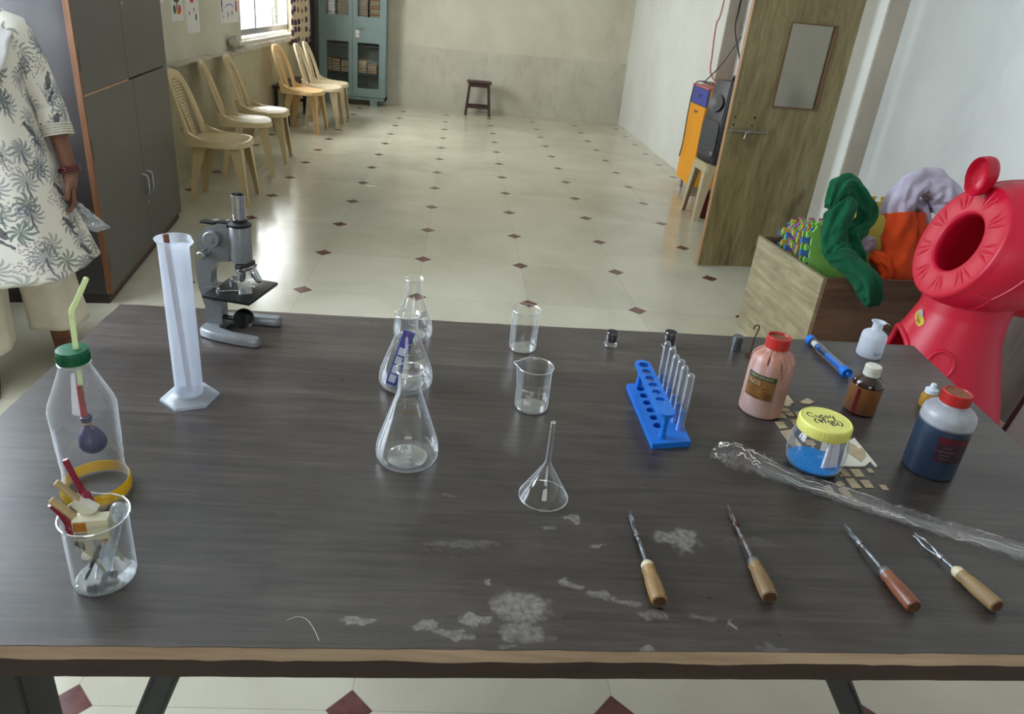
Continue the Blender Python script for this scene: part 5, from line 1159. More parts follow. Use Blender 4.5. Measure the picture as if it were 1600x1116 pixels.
for (x0, x1, gx0, gx1, name) in ((KX0+0.002, -1.4925, -1.838, -1.545, 'L'), (-1.4895, KX1-0.002, -1.423, -1.130, 'R')):
    b = MB().at((1.4925, -10.30, 0)); y0, y1 = KY0, KY0+0.0195
    zs_ = [0.125, 0.238, 0.830, 1.155, 1.745, KH-0.005]
    b.box(x0, gx0, y0, y1, zs_[0], zs_[5]); b.box(gx1, x1, y0, y1, zs_[0], zs_[5])
    for a_, c_ in ((0, 1), (2, 3), (4, 5)): b.box(gx0, gx1, y0, y1, zs_[a_], zs_[c_])
    d = b.out('door', M_teal, t, smooth=False)
    for a_, c_ in ((1, 2), (3, 4)):
        b = MB().at((1.4925, -10.30, 0)); b.box(gx0, gx1, y0+0.009, y0+0.012, zs_[a_], zs_[c_]); b.out('pane', M_cpane, d, smooth=False)
    if name == 'R':
        b = MB().at((1.4925, -10.30, 0)); b.tube([(-1.445, KY0, 1.012), (-1.445, KY0-0.03, 1.012), (-1.345, KY0-0.03, 1.010)], 0.011, 10); b.out('handle', M_alum, d)
        b = MB().at((1.4925, -10.30, 0)); b.box(-1.452, -1.400, KY0-0.002, KY0-0.0003, 0.935, 0.985); b.box(-1.452, -1.400, KY0-0.002, KY0-0.0003, 0.895, 0.928); b.out('paper_tag', M_offwhite, d, smooth=False)
M_bk = [plain('brown_paper_cover', rgb(150, 104, 66), 0.7, 0, 0.12), plain('tan_paper_cover', rgb(172, 126, 82), 0.7, 0, 0.12), plain('red_brown_cover', rgb(122, 72, 52), 0.7, 0, 0.12), plain('page_white', rgb(204, 192, 168), 0.7, 0, 0.1), plain('dark_cover', rgb(48, 44, 50), 0.6, 0, 0.1)]
rb = random.Random(5)
def stack(x0, w_, z0, n, shelf, door, which):
    z = z0+0.0006; grp = 'brown books in stacks behind the %s glass on the %s shelf' % (door, shelf)
    for i in range(n):
        h = rb.uniform(0.020, 0.030); dx = rb.uniform(-0.005, 0.005); k = rb.choice([0, 0, 1, 2, 3])
        o = thing('book', 'old brown book lying in %s behind the %s glass pane, %s shelf' % (which, door, shelf), 'book', (x0+dx+w_/2, 10.44, z), rb.uniform(-0.03, 0.03), grp+', '+which)
        b = MB(); b.box(-w_/2, w_/2, -0.085, 0.085, 0, 0.003); b.box(-w_/2, w_/2, -0.085, 0.085, h-0.0032, h-0.0004); b.box(-w_/2+0.0, -w_/2+0.003, -0.085, 0.085, 0.002, h-0.002); b.out('cover', M_bk[k], o, smooth=False)
        b = MB(); b.box(-w_/2+0.002, w_/2-0.003, -0.081, 0.081, 0.003, h-0.0032); b.out('pages', M_bk[3] if k != 3 else M_bk[1], o, smooth=False)
        z += h+0.0008
for x0, w_, n, door, which in ((-1.838, 0.055, 7, 'left', 'the narrow first stack'), (-1.775, 0.105, 6, 'left', 'the middle stack'), (-1.655, 0.115, 6, 'left', 'the last stack'), (-1.420, 0.115, 6, 'right', 'the first stack'), (-1.290, 0.125, 5, 'right', 'the second stack')):
    stack(x0, w_, 0.435, n, 'lower', door, which)
for x0, w_, n, door, which in ((-1.838, 0.105, 9, 'left', 'the first stack'), (-1.700, 0.145, 9, 'left', 'the second stack'), (-1.420, 0.125, 9, 'right', 'the first stack'), (-1.270, 0.130, 9, 'right', 'the second stack')):
    stack(x0, w_, 1.150, n, 'upper', door, which)

# ================================================================== wall corner by the window: curtain, dark cloth, tube, drawings
q = N('polka_dot_cloth'); v = q.coord('UV')
mp = q.mapping(v, (1, 1, 1)); ux, uy, uz = q.xyz(mp)
vor = q.n('ShaderNodeTexVoronoi', feature='F1', voronoi_dimensions='2D'); q.put(vor.inputs['Vector'], mp); vor.inputs['Scale'].default_value = 8.6; vor.inputs['Randomness'].default_value = 0.35
dot = q.math('LESS_THAN', vor.outputs['Distance'], 0.30)
q.set(color=q.mix(dot, rgb(206, 186, 156), rgb(66, 46, 64)), rough=0.85, sheen=0.2); M_polka = q.m
def cloth_panel(name, mat, p0, p1, z0, z1, amp, folds, nrm, uvs=1.0, seed=0):
    p0, p1, nrm = Vector(p0), Vector(p1), Vector(nrm); n = 90; m = 14
    bm = bmesh.new(); uvl = bm.loops.layers.uv.new('UVMap'); L = (p1-p0).length; g = []
    for j in range(m+1):
        row = []
        for i in range(n+1):
            f = i/n; p = p0.lerp(p1, f); k = math.sin(f*folds*2*PI+0.5*math.sin(f*9+j*0.12))*amp+amp*0.6*mnoise.noise((f*7, j*0.15, seed))
            v_ = bm.verts.new((p.x+nrm.x*k, p.y+nrm.y*k, z0+(z1-z0)*j/m)); row.append((v_, f*L*1.25, z0+(z1-z0)*j/m))
        g.append(row)
    for j in range(m):
        for i in range(n):
            q4 = [g[j][i], g[j][i+1], g[j+1][i+1], g[j+1][i]]; f = bm.faces.new([a[0] for a in q4]); f.smooth = True
            for lp, a in zip(f.loops, q4): lp[uvl].uv = (a[1]*uvs, a[2]*uvs)
    me = bpy.data.meshes.new(name); bm.to_mesh(me); bm.free(); me.materials.append(mat)
    o = bpy.data.objects.new(name, me); C.objects.link(o); md = o.modifiers.new('solid', 'SOLIDIFY'); md.thickness = 0.003
    return o
o = cloth_panel('curtain', M_polka, (-2.045, 9.12, 0), (-2.02, 10.10, 0), 0.80, 2.35, 0.022, 5.0, (1, 0, 0)); tag(o, 'beige curtain with dark purple polka dots at the window\'s end', 'curtain')
M_dkcloth = plain('dark_grey_cloth', rgb(60, 58, 66), 0.85, 0, 0.15, 12)
o = cloth_panel('hanging_cloth', M_dkcloth, (-2.11, 10.285, 0), (-1.965, 10.20, 0), 0.36, 2.3, 0.012, 3.0, (0.6, 0.7, 0), seed=4); tag(o, 'dark grey cloth hanging between the curtain and the steel cabinet', 'cloth')
M_tubew = plain('white_pvc', rgb(206, 200, 192), 0.4, 0, 0.06)
t = thing('pipe', 'long pale plastic pipe lying on the sill below the window', 'pipe', (-2.095, 8.1, 0.912))
b = MB().at((0, 0, 0), (PI/2, 0, 0)); b.lathe([(0.0005, -1.25), (0.020, -1.25), (0.020, 1.12), (0.0005, 1.12)], 18); b.out('tube', M_tubew, t)
b = MB(); rings = []
for k in range(10):
    f = k/9; r = [0.022, 0.034, 0.045, 0.050, 0.050, 0.046, 0.038, 0.03, 0.022, 0.012][k]
    rings.append([((r*(1+0.25*mnoise.noise((a_*1.5, k*0.6, 0))))*math.cos(a_), -1.02-0.19*f, 0.015+(r*(1+0.25*mnoise.noise((a_*1.5, k*0.6, 5))))*math.sin(a_)+0.01*f) for a_ in [2*PI*j/18 for j in range(18)]])
b.loft(rings, True, True, True); b.tube([(0.02, -1.12, 0.04), (0.03, -1.14, 0.065), (0.02, -1.17, 0.085)], 0.006, 6); b.tube([(-0.005, -1.10, 0.05), (0.015, -1.07, 0.075), (0.03, -1.03, 0.08)], 0.006, 6); b.out('wrapped_end', plain('crumpled_wrapping', rgb(176, 166, 154), 0.5, 0, 0.2, 40), t)
# children's drawings on the wall
M_paper = plain('drawing_paper', rgb(222, 220, 222), 0.7, 0, 0.03); M_g1 = plain('green_crayon', rgb(52, 84, 48), 0.8, 0, 0.25, 90); M_r1 = plain('red_crayon', rgb(206, 48, 70), 0.8, 0, 0.2, 90); M_br1 = plain('brown_crayon', rgb(120, 70, 40), 0.8); M_or1 = plain('orange_crayon', rgb(206, 130, 50), 0.8, 0, 0.2, 60); M_bl1 = plain('blue_crayon', rgb(140, 160, 206), 0.8)
def drawing(label, y0, y1, z0, z1, shapes):
    t = thing('drawing', label, 'drawing', (-2.1395, (y0+y1)/2, (z0+z1)/2), 0, 'drawings taped to the wall')
    w_, h = (y1-y0), (z1-z0)
    b = MB(); b.box(-0.0003, 0.0006, -w_/2, w_/2, -h/2, h/2); b.out('sheet', M_paper, t, smooth=False)
    for i, (kind, cy, cz, ry, rz, m) in enumerate(shapes):
        b = MB(); n = 18
        Y = lambda u: -w_/2+u*w_; Z = lambda u: -h/2+u*h
        xo = 0.0010+0.0002*i
        if kind == 'o': pts = [(xo, Y(cy)+ry*math.cos(2*PI*k/n)*(1+0.12*math.sin(3.1*k)), Z(cz)+rz*math.sin(2*PI*k/n)) for k in range(n)]
        elif kind == 't': pts = [(xo, Y(cy)-ry, Z(cz)-rz), (xo, Y(cy)+ry, Z(cz)-rz), (xo, Y(cy), Z(cz)+rz)]
        else: pts = [(xo, Y(cy)-ry, Z(cz)-rz), (xo, Y(cy)+ry, Z(cz)-rz), (xo, Y(cy)+ry, Z(cz)+rz), (xo, Y(cy)-ry, Z(cz)+rz)]
        b.bm.faces.new([b._v(p) for p in pts]); b.out('crayon_shape', m, t, smooth=False)
drawing('drawing of a green bushy tree, the one nearest the cupboard', 5.70, 5.93, 1.138, 1.50, [('o', .5, .82, .065, .045, M_g1), ('o', .48, .62, .07, .045, M_g1), ('o', .5, .48, .075, .05, M_g1), ('r', .5, .28, .010, .035, M_br1), ('o', .28, .22, .022, .032, M_g1), ('o', .72, .22, .026, .032, M_r1), ('o', .58, .17, .03, .018, M_or1)])
drawing('tall drawing of a red robed figure between two fir trees', 5.99, 6.28, 1.045, 1.52, [('r', .5, .62, .038, .075, M_r1), ('o', .36, .80, .02, .045, M_r1), ('o', .62, .80, .02, .05, M_r1), ('r', .5, .60, .04, .007, M_paper), ('t', .10, .68, .026, .075, M_g1), ('t', .88, .68, .026, .085, M_g1), ('o', .25, .30, .010, .016, M_r1), ('o', .62, .35, .010, .013, M_r1), ('o', .74, .24, .014, .026, M_g1)])
drawing('wide drawing of a pale house and small red figure beside the window', 6.82, 7.36, 1.094, 1.55, [('o', .5, .28, .13, .035, M_bl1), ('o', .5, .26, .12, .030, M_paper), ('r', .5, .14, .12, .035, M_paper), ('o', .40, .16, .012, .022, M_dkcloth), ('o', .62, .18, .012, .022, M_dkcloth), ('r', .88, .30, .022, .045, M_r1), ('o', .88, .44, .018, .018, M_r1), ('r', .10, .28, .010, .04, M_br1), ('t', .10, .42, .02, .04, M_g1), ('o', .62, .62, .035, .05, M_bl1), ('o', .20, .55, .012, .03, M_r1), ('o', .35, .10, .008, .01, M_r1), ('o', .15, .12, .008, .012, M_r1)])
drawing('blank corner of paper beside the cupboard, only its lower edge showing', 5.36, 5.58, 1.262, 1.50, [])

# ================================================================== wooden stool at the back wall
M_stool = plain('dark_red_brown_wood', rgb(62, 40, 38), 0.5, 0, 0.2, 30)
t = thing('stool', 'small dark wooden stool standing alone at the back wall', 'stool', (0.268, 10.345, 0))
b = MB(); b.box(-0.172, 0.172, -0.125, 0.125, 0.435, 0.460, 0.004); b.out('seat', M_stool, t, smooth=False)
b = MB(); b.box(-0.135, 0.135, -0.095, -0.080, 0.385, 0.4345); b.box(-0.135, 0.135, 0.080, 0.095, 0.385, 0.4345); b.out('apron', M_stool, t, smooth=False)
for sx in (-1, 1):
    for sy in (-1, 1):
        b = MB(); rings = [[(sx*(0.130+0.038*f)+dx, sy*(0.085+0.030*f)+dy, 0.4345*(1-f)) for dx, dy in ((-.017, -.017), (.017, -.017), (.017, .017), (-.017, .017))] for f in (0, 1)]
        b.loft(rings, True, True, True); b.out('leg', M_stool, t, smooth=False)
for s in (-1, 1):
    b = MB(); b.box(-0.145, 0.145, s*0.108-0.009, s*0.108+0.009, 0.10, 0.135); b.out('stretcher', M_stool, t, smooth=False)
    b = MB(); b.box(s*0.155-0.009, s*0.155+0.009, -0.10, 0.10, 0.10, 0.135); b.out('stretcher', M_stool, t, smooth=False)
b = MB(); b.box(-0.035, 0.035, -0.012, 0.012, 0.0002, 0.0012); tag(b.out('paper_scrap', M_offwhite, None, loc=(-0.687, 5.77, 0), smooth=False), 'tiny white paper scrap lying on the tiled floor', 'paper')

# ================================================================== orange cabinet, speaker on stool, wires
M_org = plain('orange_laminate', rgb(236, 158, 10), 0.4, 0, 0.04); M_bluel = plain('blue_laminate', rgb(62, 74, 160), 0.4, 0, 0.05); M_pinkl = plain('coral_laminate', rgb(196, 102, 100), 0.45, 0, 0.05)
t = thing('storage_cabinet', 'orange cabinet with a blue top drawer standing on short metal legs', 'cabinet', (2.15, 6.50, 0))
b = MB(); b.box(0.020, 0.345, -0.225, 0.225, 0.09, 0.935); b.out('carcass', M_org, t, smooth=False)
b = MB(); b.box(-0.002, 0.350, -0.230, 0.230, 0.9352, 0.952, 0.002); b.out('top', M_pinkl, t, smooth=False)
b = MB(); b.box(0.0, 0.0195, -0.225, 0.225, 0.790, 0.933, 0.001); d = b.out('drawer', M_bluel, t, smooth=False)
b = MB(); b.at((0, -0.03, 0.868), (0, -PI/2, 0)); b.lathe([(0.006, 0), (0.006, 0.012), (0.014, 0.016), (0.014, 0.024), (0.0005, 0.026)], 16); b.out('knob', M_alum, d)
b = MB(); b.box(0.0, 0.0195, -0.225, 0.225, 0.092, 0.786, 0.001); d = b.out('door', M_org, t, smooth=False)
b = MB(); b.at((0, -0.02, 0.730), (0, -PI/2, 0)); b.lathe([(0.006, 0), (0.006, 0.012), (0.014, 0.016), (0.014, 0.024), (0.0005, 0.026)], 16); b.out('knob', M_alum, d)
for x in (0.05, 0.30):
    for y in (-0.18, 0.18):
        b = MB(); b.lathe([(0.024, 0), (0.024, 0.004), (0.016, 0.008), (0.016, 0.0895)], 16, (x, y)); b.out('leg', M_alum, t)
M_pst = plain('beige_stool_plastic', rgb(190, 176, 142), 0.35, 0, 0.05)
t = thing('plastic_stool', 'beige plastic stool under the black speaker', 'stool', (2.125, 5.60, 0))
b = MB(); b.loft([rrect(-0.165, 0.165, -0.165, 0.165, 0.03, 0.385), rrect(-0.160, 0.160, -0.160, 0.160, 0.03, 0.44), rrect(-0.150, 0.150, -0.150, 0.150, 0.03, 0.450), rrect(-0.02, 0.02, -0.02, 0.02, 0.015, 0.447)], True, False, True); b.out('seat', M_pst, t)
for sx in (-1, 1):
    for sy in (-1, 1):
        b = MB(); rings = []
        for f in (0, 0.5, 1):
            x = sx*(0.160+0.025*f); y = sy*(0.160+0.025*f); wd = 0.075*(1-f)+0.042*f; th = 0.008
            rings.append([(x+sx*a_, y+sy*c_, 0.40*(1-f)) for a_, c_ in ((0, 0), (-wd, 0), (-wd, -th), (-th, -th), (-th, -wd), (0, -wd))])
        b.loft(rings, True, True, True); b.out('leg', M_pst, t, smooth=False)
M_spk = plain('black_speaker_plastic', rgb(34, 35, 40), 0.45, 0, 0.1, 60); q = N('speaker_grille'); v = q.coord()
vor = q.n('ShaderNodeTexVoronoi', feature='F1'); q.put(vor.inputs['Vector'], v); vor.inputs['Scale'].default_value = 150
q.set(color=q.mix(q.math('LESS_THAN', vor.outputs['Distance'], 0.42), rgb(62, 64, 70), rgb(12, 12, 14)), rough=0.5); M_grl = q.m
t = thing('loudspeaker', 'black loudspeaker standing on the beige plastic stool beside the door', 'loudspeaker', (2.125, 5.60, 0.4505), 0.15)
rings = []
for z, k, r in ((0.0, 0.94, .03), (0.02, 1, .035), (0.30, 1.0, .035), (0.42, 0.92, .035), (0.58, 0.82, .035), (0.62, 0.76, .03)): rings.append([(x*1.0, y, z) for x, y, _ in rrect(-0.14*k, 0.13*k, -0.165*k, 0.165*k, r, 0)])
b = MB(); b.loft(rings, True, True, True); b.out('enclosure', M_spk, t, angle=30)
b = MB(); pts = [rrect(0.04, 0.30, -0.135, 0.135, 0.05, 0)]
b.frame(Matrix(((0, 0, -1, -0.1405), (0, 1, 0, 0), (1, 0, 0, 0), (0, 0, 0, 1)))); o_ = rrect(0.045, 0.325, -0.135, 0.135, 0.05, 0); b.loft([[(x, y, -0.002) for x, y, _ in o_], [(x, y, 0.006) for x, y, _ in o_]], True, True, True); b.out('woofer_grille', M_grl, t)
b = MB().at((-0.135, 0, 0.455), (0, -PI/2+0.17, 0)); b.lathe([(0.085, -0.004), (0.085, 0.006), (0.075, 0.006), (0.02, -0.006), (0.0005, -0.006)], 30, (0, 0), 0.8, 1.25); b.out('horn', M_spk, t)
b = MB(); b.box(-0.1485, -0.147, -0.115, -0.080, 0.070, 0.095); b.out('badge', M_alum, t, smooth=False)
b = MB(); b.tube([(0, -0.06, 0.618), (0, -0.055, 0.65), (0, 0.055, 0.65), (0, 0.06, 0.618)], 0.011, 8); b.out('carry_handle', M_spk, t)
b = MB(); b.box(-0.11, 0.11, -0.10, 0.10, 0, 0.20, 0.01); tag(b.out('crate', plain('maroon_paint', rgb(104, 26, 34), 0.5), None, loc=(2.135, 5.605, 0)), 'maroon box on the floor under the beige plastic stool', 'box')
def wire(label, pts, r, col, name='cable'):
    P = [Vector(p) for p in pts]; sm = []
    for i in range(len(P)-1):
        p0, p1, p2, p3 = P[max(i-1, 0)], P[i], P[i+1], P[min(i+2, len(P)-1)]
        for k in range(8):
            f = k/8; sm.append(0.5*((2*p1)+(p2-p0)*f+(2*p0-5*p1+4*p2-p3)*f*f+(3*p1-p0-3*p2+p3)*f*f*f))
    sm.append(P[-1]); b = MB(); b.tube(sm, r, 6); o = b.out(name, plain(name+'_sheath', col, 0.5), None); tag(o, label, 'cable')
wire('thin pink wire running down the pale wall to the orange cabinet', [(2.369, 6.985, 2.88), (2.369, 6.99, 1.67), (2.368, 7.07, 1.46), (2.368, 7.02, 1.19), (2.366, 6.96, 1.04), (2.33, 6.62, 0.962), (2.28, 6.55, 0.960)], 0.006, rgb(196, 120, 112), 'wire')
wire('black cable hanging down the jamb above the speaker', [(2.47, 6.832, 2.88), (2.47, 6.83, 1.72), (2.43, 6.72, 1.45), (2.36, 6.30, 1.24), (2.24, 5.9, 1.16), (2.13, 5.62, 1.115)], 0.007, rgb(40, 40, 44))
wire('grey cable looped over the orange cabinet and hanging down its front', [(2.36, 6.34, 1.38), (2.30, 6.50, 1.15), (2.21, 6.56, 1.00), (2.20, 6.62, 0.975), (2.25, 6.52, 0.968), (2.23, 6.45, 0.985), (2.165, 6.55, 0.985), (2.134, 6.59, 0.968), (2.120, 6.61, 0.90), (2.120, 6.63, 0.70), (2.122, 6.62, 0.45), (2.125, 6.66, 0.29)], 0.0055, rgb(62, 60, 62))

# ================================================================== open wooden door
q = N('olive_oak_veneer'); v = q.coord()
a = q.noise(5.0, 7, q.mapping(v, (9, 9, 0.8)), 0.62, 0.5); bq = q.noise(2.2, 4, q.mapping(v, (3.2, 3.2, 0.7)), 0.6, 1.5); kn = q.noise(5.2, 2, q.mapping(v, (1.6, 1.6, 0.62)), 0.4, 0.6)
f = q.math('MULTIPLY_ADD', a, 0.5, q.math('MULTIPLY', bq, 0.5)); c = q.ramp(f, [(0.34, rgb(94, 82, 50)), (0.5, rgb(122, 109, 72)), (0.66, rgb(146, 132, 96))])
c = q.mix(q.math('MULTIPLY', q.ramp(kn, [(0.66, (0, 0, 0, 1)), (0.76, (1, 1, 1, 1))]), 0.65), c, rgb(74, 60, 36)); q.set(color=c, rough=0.38); q.bump(a, 0.05, 0.002); M_dveneer = q.m
DA = math.atan2(0.050, 0.667); DW = 0.672
t = bpy.data.objects.new('door_1', None); C.objects.link(t); t.location = (1.626, 4.283, 0.0); t.rotation_euler = (0, 0, DA); tag(t, 'olive oak veneered door standing open into the room', kind='structure')
wx0, wx1, wz0, wz1 = 0.252, 0.545, 1.028, 1.508
b = MB(); b.box(0.004, wx0, 0, 0.034, 0.012, 2.06); b.box(wx1, DW, 0, 0.034, 0.012, 2.06); b.box(wx0, wx1, 0, 0.034, 0.012, wz0); b.box(wx0, wx1, 0, 0.034, wz1, 2.06); b.out('door_leaf', M_dveneer, t, smooth=False)
b = MB(); b.box(0.0, 0.0039, 0, 0.034, 0.012, 2.06); b.out('edge_band', plain('door_edge_wood', rgb(166, 126, 88), 0.5, 0, 0.15, 60), t, smooth=False)
b = MB(); tw = 0.008
b.box(wx0, wx0+tw, -0.006, 0.040, wz0, wz1); b.box(wx1-tw, wx1, -0.006, 0.040, wz0, wz1); b.box(wx0+tw, wx1-tw, -0.006, 0.040, wz0, wz0+tw); b.box(wx0+tw, wx1-tw, -0.006, 0.040, wz1-tw, wz1); b.out('window_trim', plain('window_bead_wood', rgb(104, 72, 46), 0.5, 0, 0.15, 40), t, smooth=False)
b = MB(); b.box(wx0+tw, wx1-tw, 0.015, 0.019, wz0+tw, wz1-tw); b.out('pane', thin_glass('door_pane', (0.52, 0.50, 0.43), 0.6, 0.10, 2.5, 0.02), t, smooth=False)
M_stl2 = plain('dull_bolt_steel', rgb(150, 146, 136), 0.4, 0.85, 0.12, 50)
b = MB(); b.tube([(0.002, -0.010, 0.880), (0.255, -0.010, 0.880)], 0.0055, 10)
for x in (0.02, 0.135): b.box(x-0.010, x+0.010, -0.0165, -0.0002, 0.868, 0.892, 0.002)
b.tube([(0.120, -0.012, 0.880), (0.116, -0.022, 0.862), (0.112, -0.022, 0.838)], 0.0045, 8); b.box(0.075, 0.165, -0.003, -0.0002, 0.872, 0.888); b.out('bolt', M_stl2, t, smooth=False)
b = MB()
for x, z, r in ((0.036, 0.960, .007), (0.163, 0.963, .008), (0.036, 0.914, .007), (0.155, 0.917, .006), (0.042, 1.037, .004)):
    b.at((x, -0.0006, z), (PI/2, 0, 0)); b.lathe([(0.0005, 0), (r, 0), (r*1.02, -0.0006)], 14)
b.out('screw_holes', plain('screw_hole_dark', rgb(48, 34, 22), 0.8), t)
# ================================================================== open wooden box with foam mats and cloths
q = N('pale_oak_laminate'); v = q.coord()
a = q.noise(4.5, 7, q.mapping(v, (2.2, 2.2, 2.2)), 0.62, 0.4); g1 = q.noise(3.2, 6, q.mapping(v, (1.2, 1.2, 9), rot=(0.55, 0.35, 0.0)), 0.6, 0.6)
c = q.ramp(q.math('MULTIPLY_ADD', g1, 0.75, q.math('MULTIPLY', a, 0.25)), [(0.34, rgb(122, 110, 84)), (0.5, rgb(150, 138, 108)), (0.66, rgb(172, 162, 132))]); q.set(color=c, rough=0.45); M_boxl = q.m
M_boxd = wood('mid_brown_shaded_laminate', rgb(92, 72, 54), rgb(122, 100, 78), 'X', 4.0, 0.45, 9)  # different grain, with the shade on these faces also put into the colour
BX = (1.610, 2.759, 0.0); bang = math.atan2(0.037, 0.422)
t = thing('wooden_box', 'large open wooden box heaped with foam mats and cloth', 'box', BX, bang)
BWx, BWy, BH, th = 0.84, 0.60, 0.50, 0.018
b = MB(); b.box(0, th, 0, BWy, 0.0, BH); b.out('side_panel', M_boxl, t, smooth=False)
b = MB(); b.box(BWx-th, BWx, 0, BWy, 0.0, BH); b.out('side_panel', M_boxl, t, smooth=False)
b = MB(); b.box(th+.0003, BWx-th-.0003, 0, th, 0.0, BH); b.out('front_panel', M_boxd, t, smooth=False)
b = MB(); b.box(th+.0003, BWx-th-.0003, BWy-th, BWy, 0.0, BH); b.out('back_panel', M_boxd, t, smooth=False)
b = MB(); b.box(th+.0003, BWx-th-.0003, th+.0003, BWy-th-.0003, 0.01, 0.03); b.out('bottom', M_boxd, t, smooth=False)

MATC = [('green', rgb(120, 186, 74)), ('blue', rgb(70, 116, 186)), ('yellow', rgb(196, 170, 72)), ('pink', rgb(186, 96, 140)), ('pale green', rgb(142, 206, 96)), ('orange', rgb(190, 120, 60))]
M_foam = [plain(n_.replace(' ', '_')+'_foam', c_, 0.85, 0, 0.08, 60, 0.1) for n_, c_ in MATC]
def mat_outline(w_, h, k):
    """square interlocking foam tile with dovetail knobs along each side"""
    pts = []
    def side(p0, p1):
        d = Vector((p1[0]-p0[0], p1[1]-p0[1])); L = d.length; d.normalize(); n_ = Vector((d.y, -d.x)); P = Vector(p0)
        for i in range(k):
            c0 = L*(i+0.5)/k; s = L/k
            for u, o_ in ((-0.18, 0), (-0.13, 0.010), (-0.27, 0.018), (-0.22, 0.026), (0.22, 0.026), (0.27, 0.018), (0.13, 0.010), (0.18, 0)):
                p = P+d*(c0+u*s)+n_*o_; pts.append((p.x, p.y))
    side((0, 0), (w_, 0)); side((w_, 0), (w_, h)); side((w_, h), (0, h)); side((0, h), (0, 0))
    return pts
mo = mat_outline(0.26, 0.30, 5)
rm = random.Random(3); order = [1, 0, 2, 4, 1, 3, 0, 2, 1, 4, 5, 0, 1, 4]
SPOT = ['farthest back against the box rim', 'second from the back', 'third from the back', 'fourth from the back', 'fifth from the back', 'sixth from the back', 'seventh from the back', 'eighth from the back', 'ninth from the back', 'tenth from the back', 'fourth from the front', 'third from the front', 'second from the front', 'frontmost, broad face showing']
me_cache = {}
for i in range(14):
    y = 3.262-0.0205*i; zt = 0.600+rm.uniform(-0.02, 0.03)+0.0035*i
    k = order[i]
    if k not in me_cache:
        b = MB().frame(Matrix(((1, 0, 0, 0), (0, 0, 1, 0), (0, 1, 0, 0), (0, 0, 0, 1)))); b.prism(mo, -0.005, 0.005)
        o = b.out('foam_mat', M_foam[k], None, smooth=False); me_cache[k] = o
    else:
        o = me_cache[k].copy(); C.objects.link(o)
    o.location = (1.668+rm.uniform(0, 0.012), y, zt-0.325); o.rotation_euler = (math.radians(-14), 0, bang)
    tag(o, '%s interlocking foam mat standing in the wooden box, %s' % (MATC[k][0], SPOT[i]), 'foam mat', 'interlocking foam mats in the wooden box')
# one more mat showing between the two garments
o = me_cache[2].copy(); C.objects.link(o); o.location = (1.985, 3.26, 0.43); o.rotation_euler = (-0.12, 0.0, 0.1); tag(o, 'yellow foam mat peeking up between green cloth and lilac cloth', 'foam mat', 'interlocking foam mats in the wooden box')

def fabric(name, c1, c2, rough=0.8, scale=5.0):
    q = N(name); v = q.coord(); n1 = q.noise(scale, 5, v, 0.6); wv = q.noise(420, 2, v)
    q.set(color=q.ramp(n1, [(0.3, c1), (0.7, c2)]), rough=rough, sheen=0.06, spec=0.25); q.bump(q.math('ADD', q.noise(26, 4, v, 0.6, 0.5), q.math('MULTIPLY', wv, 0.15)), 0.35, 0.01); return q.m
M_gcl = fabric('green_cloth', rgb(0, 70, 44), rgb(8, 96, 62)); M_lil = fabric('lilac_cloth', rgb(176, 168, 190), rgb(196, 188, 206)); M_orc = fabric('orange_cloth', rgb(196, 62, 16), rgb(222, 80, 26))
def cloth_tube(b, path, rad, seed, flat=0.7, amp=0.02, n=48, steps=10, cap=True, folds=5, up=(0, 0, 1)):
    P = [Vector(p) for p in path]; pts = []; rr = []
    for i in range(len(P)-1):
        p0, p1, p2, p3 = P[max(i-1, 0)], P[i], P[i+1], P[min(i+2, len(P)-1)]
        for k in range(steps):
            f = k/steps; pts.append(0.5*((2*p1)+(p2-p0)*f+(2*p0-5*p1+4*p2-p3)*f*f+(3*p1-p0-3*p2+p3)*f*f*f)); rr.append(rad[i]*(1-f)+rad[i+1]*f)
    pts.append(P[-1]); rr.append(rad[-1]); rings = []; prev = None
    for i, p in enumerate(pts):
        tn = (pts[min(i+1, len(pts)-1)]-pts[max(i-1, 0)]).normalized()
        nn = Vector(up) if prev is None else prev; nn = (nn-tn*nn.dot(tn)); nn = nn.normalized() if nn.length > 1e-4 else tn.orthogonal().normalized(); prev = nn; bb = tn.cross(nn); row = []
        for k in range(n):
            a_ = 2*PI*k/n; base = rr[i]
            d = mnoise.noise((p.x*9+seed, p.y*9+math.cos(a_)*1.4, p.z*9+math.sin(a_)*1.4))*amp*1.3
            d += amp*0.55*math.sin(folds*a_+2.2*mnoise.noise((i*0.11, seed, 0))*2+i*0.05)*(0.6+0.4*mnoise.noise((i*0.2, 7, seed)))
            d += amp*0.35*mnoise.noise((p.x*30+seed, p.y*30+math.cos(a_)*4, p.z*30+math.sin(a_)*4))
            row.append(p+(nn*math.cos(a_)*flat+bb*math.sin(a_))*(base+d))
        rings.append(row)
    b.loft(rings, True, cap, cap); return b
b = MB()
cloth_tube(b, [(1.625, 2.90, 0.775), (1.655, 2.93, 0.835), (1.715, 2.97, 0.862), (1.785, 2.98, 0.825), (1.835, 2.97, 0.762), (1.815, 2.95, 0.690), (1.765, 2.93, 0.650), (1.74, 2.95, 0.60)], [0.022, 0.040, 0.036, 0.042, 0.044, 0.048, 0.045, 0.04], 2.0, 0.8, 0.022, 44, 10, True, 4, (0, -1, 0))
cloth_tube(b, [(1.720, 2.93, 0.815), (1.690, 2.90, 0.770), (1.665, 2.88, 0.715), (1.660, 2.86, 0.640), (1.675, 2.83, 0.595), (1.710, 2.775, 0.572), (1.765, 2.700, 0.530), (1.797, 2.682, 0.470), (1.805, 2.684, 0.425)], [0.03, 0.045, 0.052, 0.056, 0.058, 0.058, 0.058, 0.056, 0.044], 6.0, 0.72, 0.020, 44, 10, True, 5, (0, -1, 0))
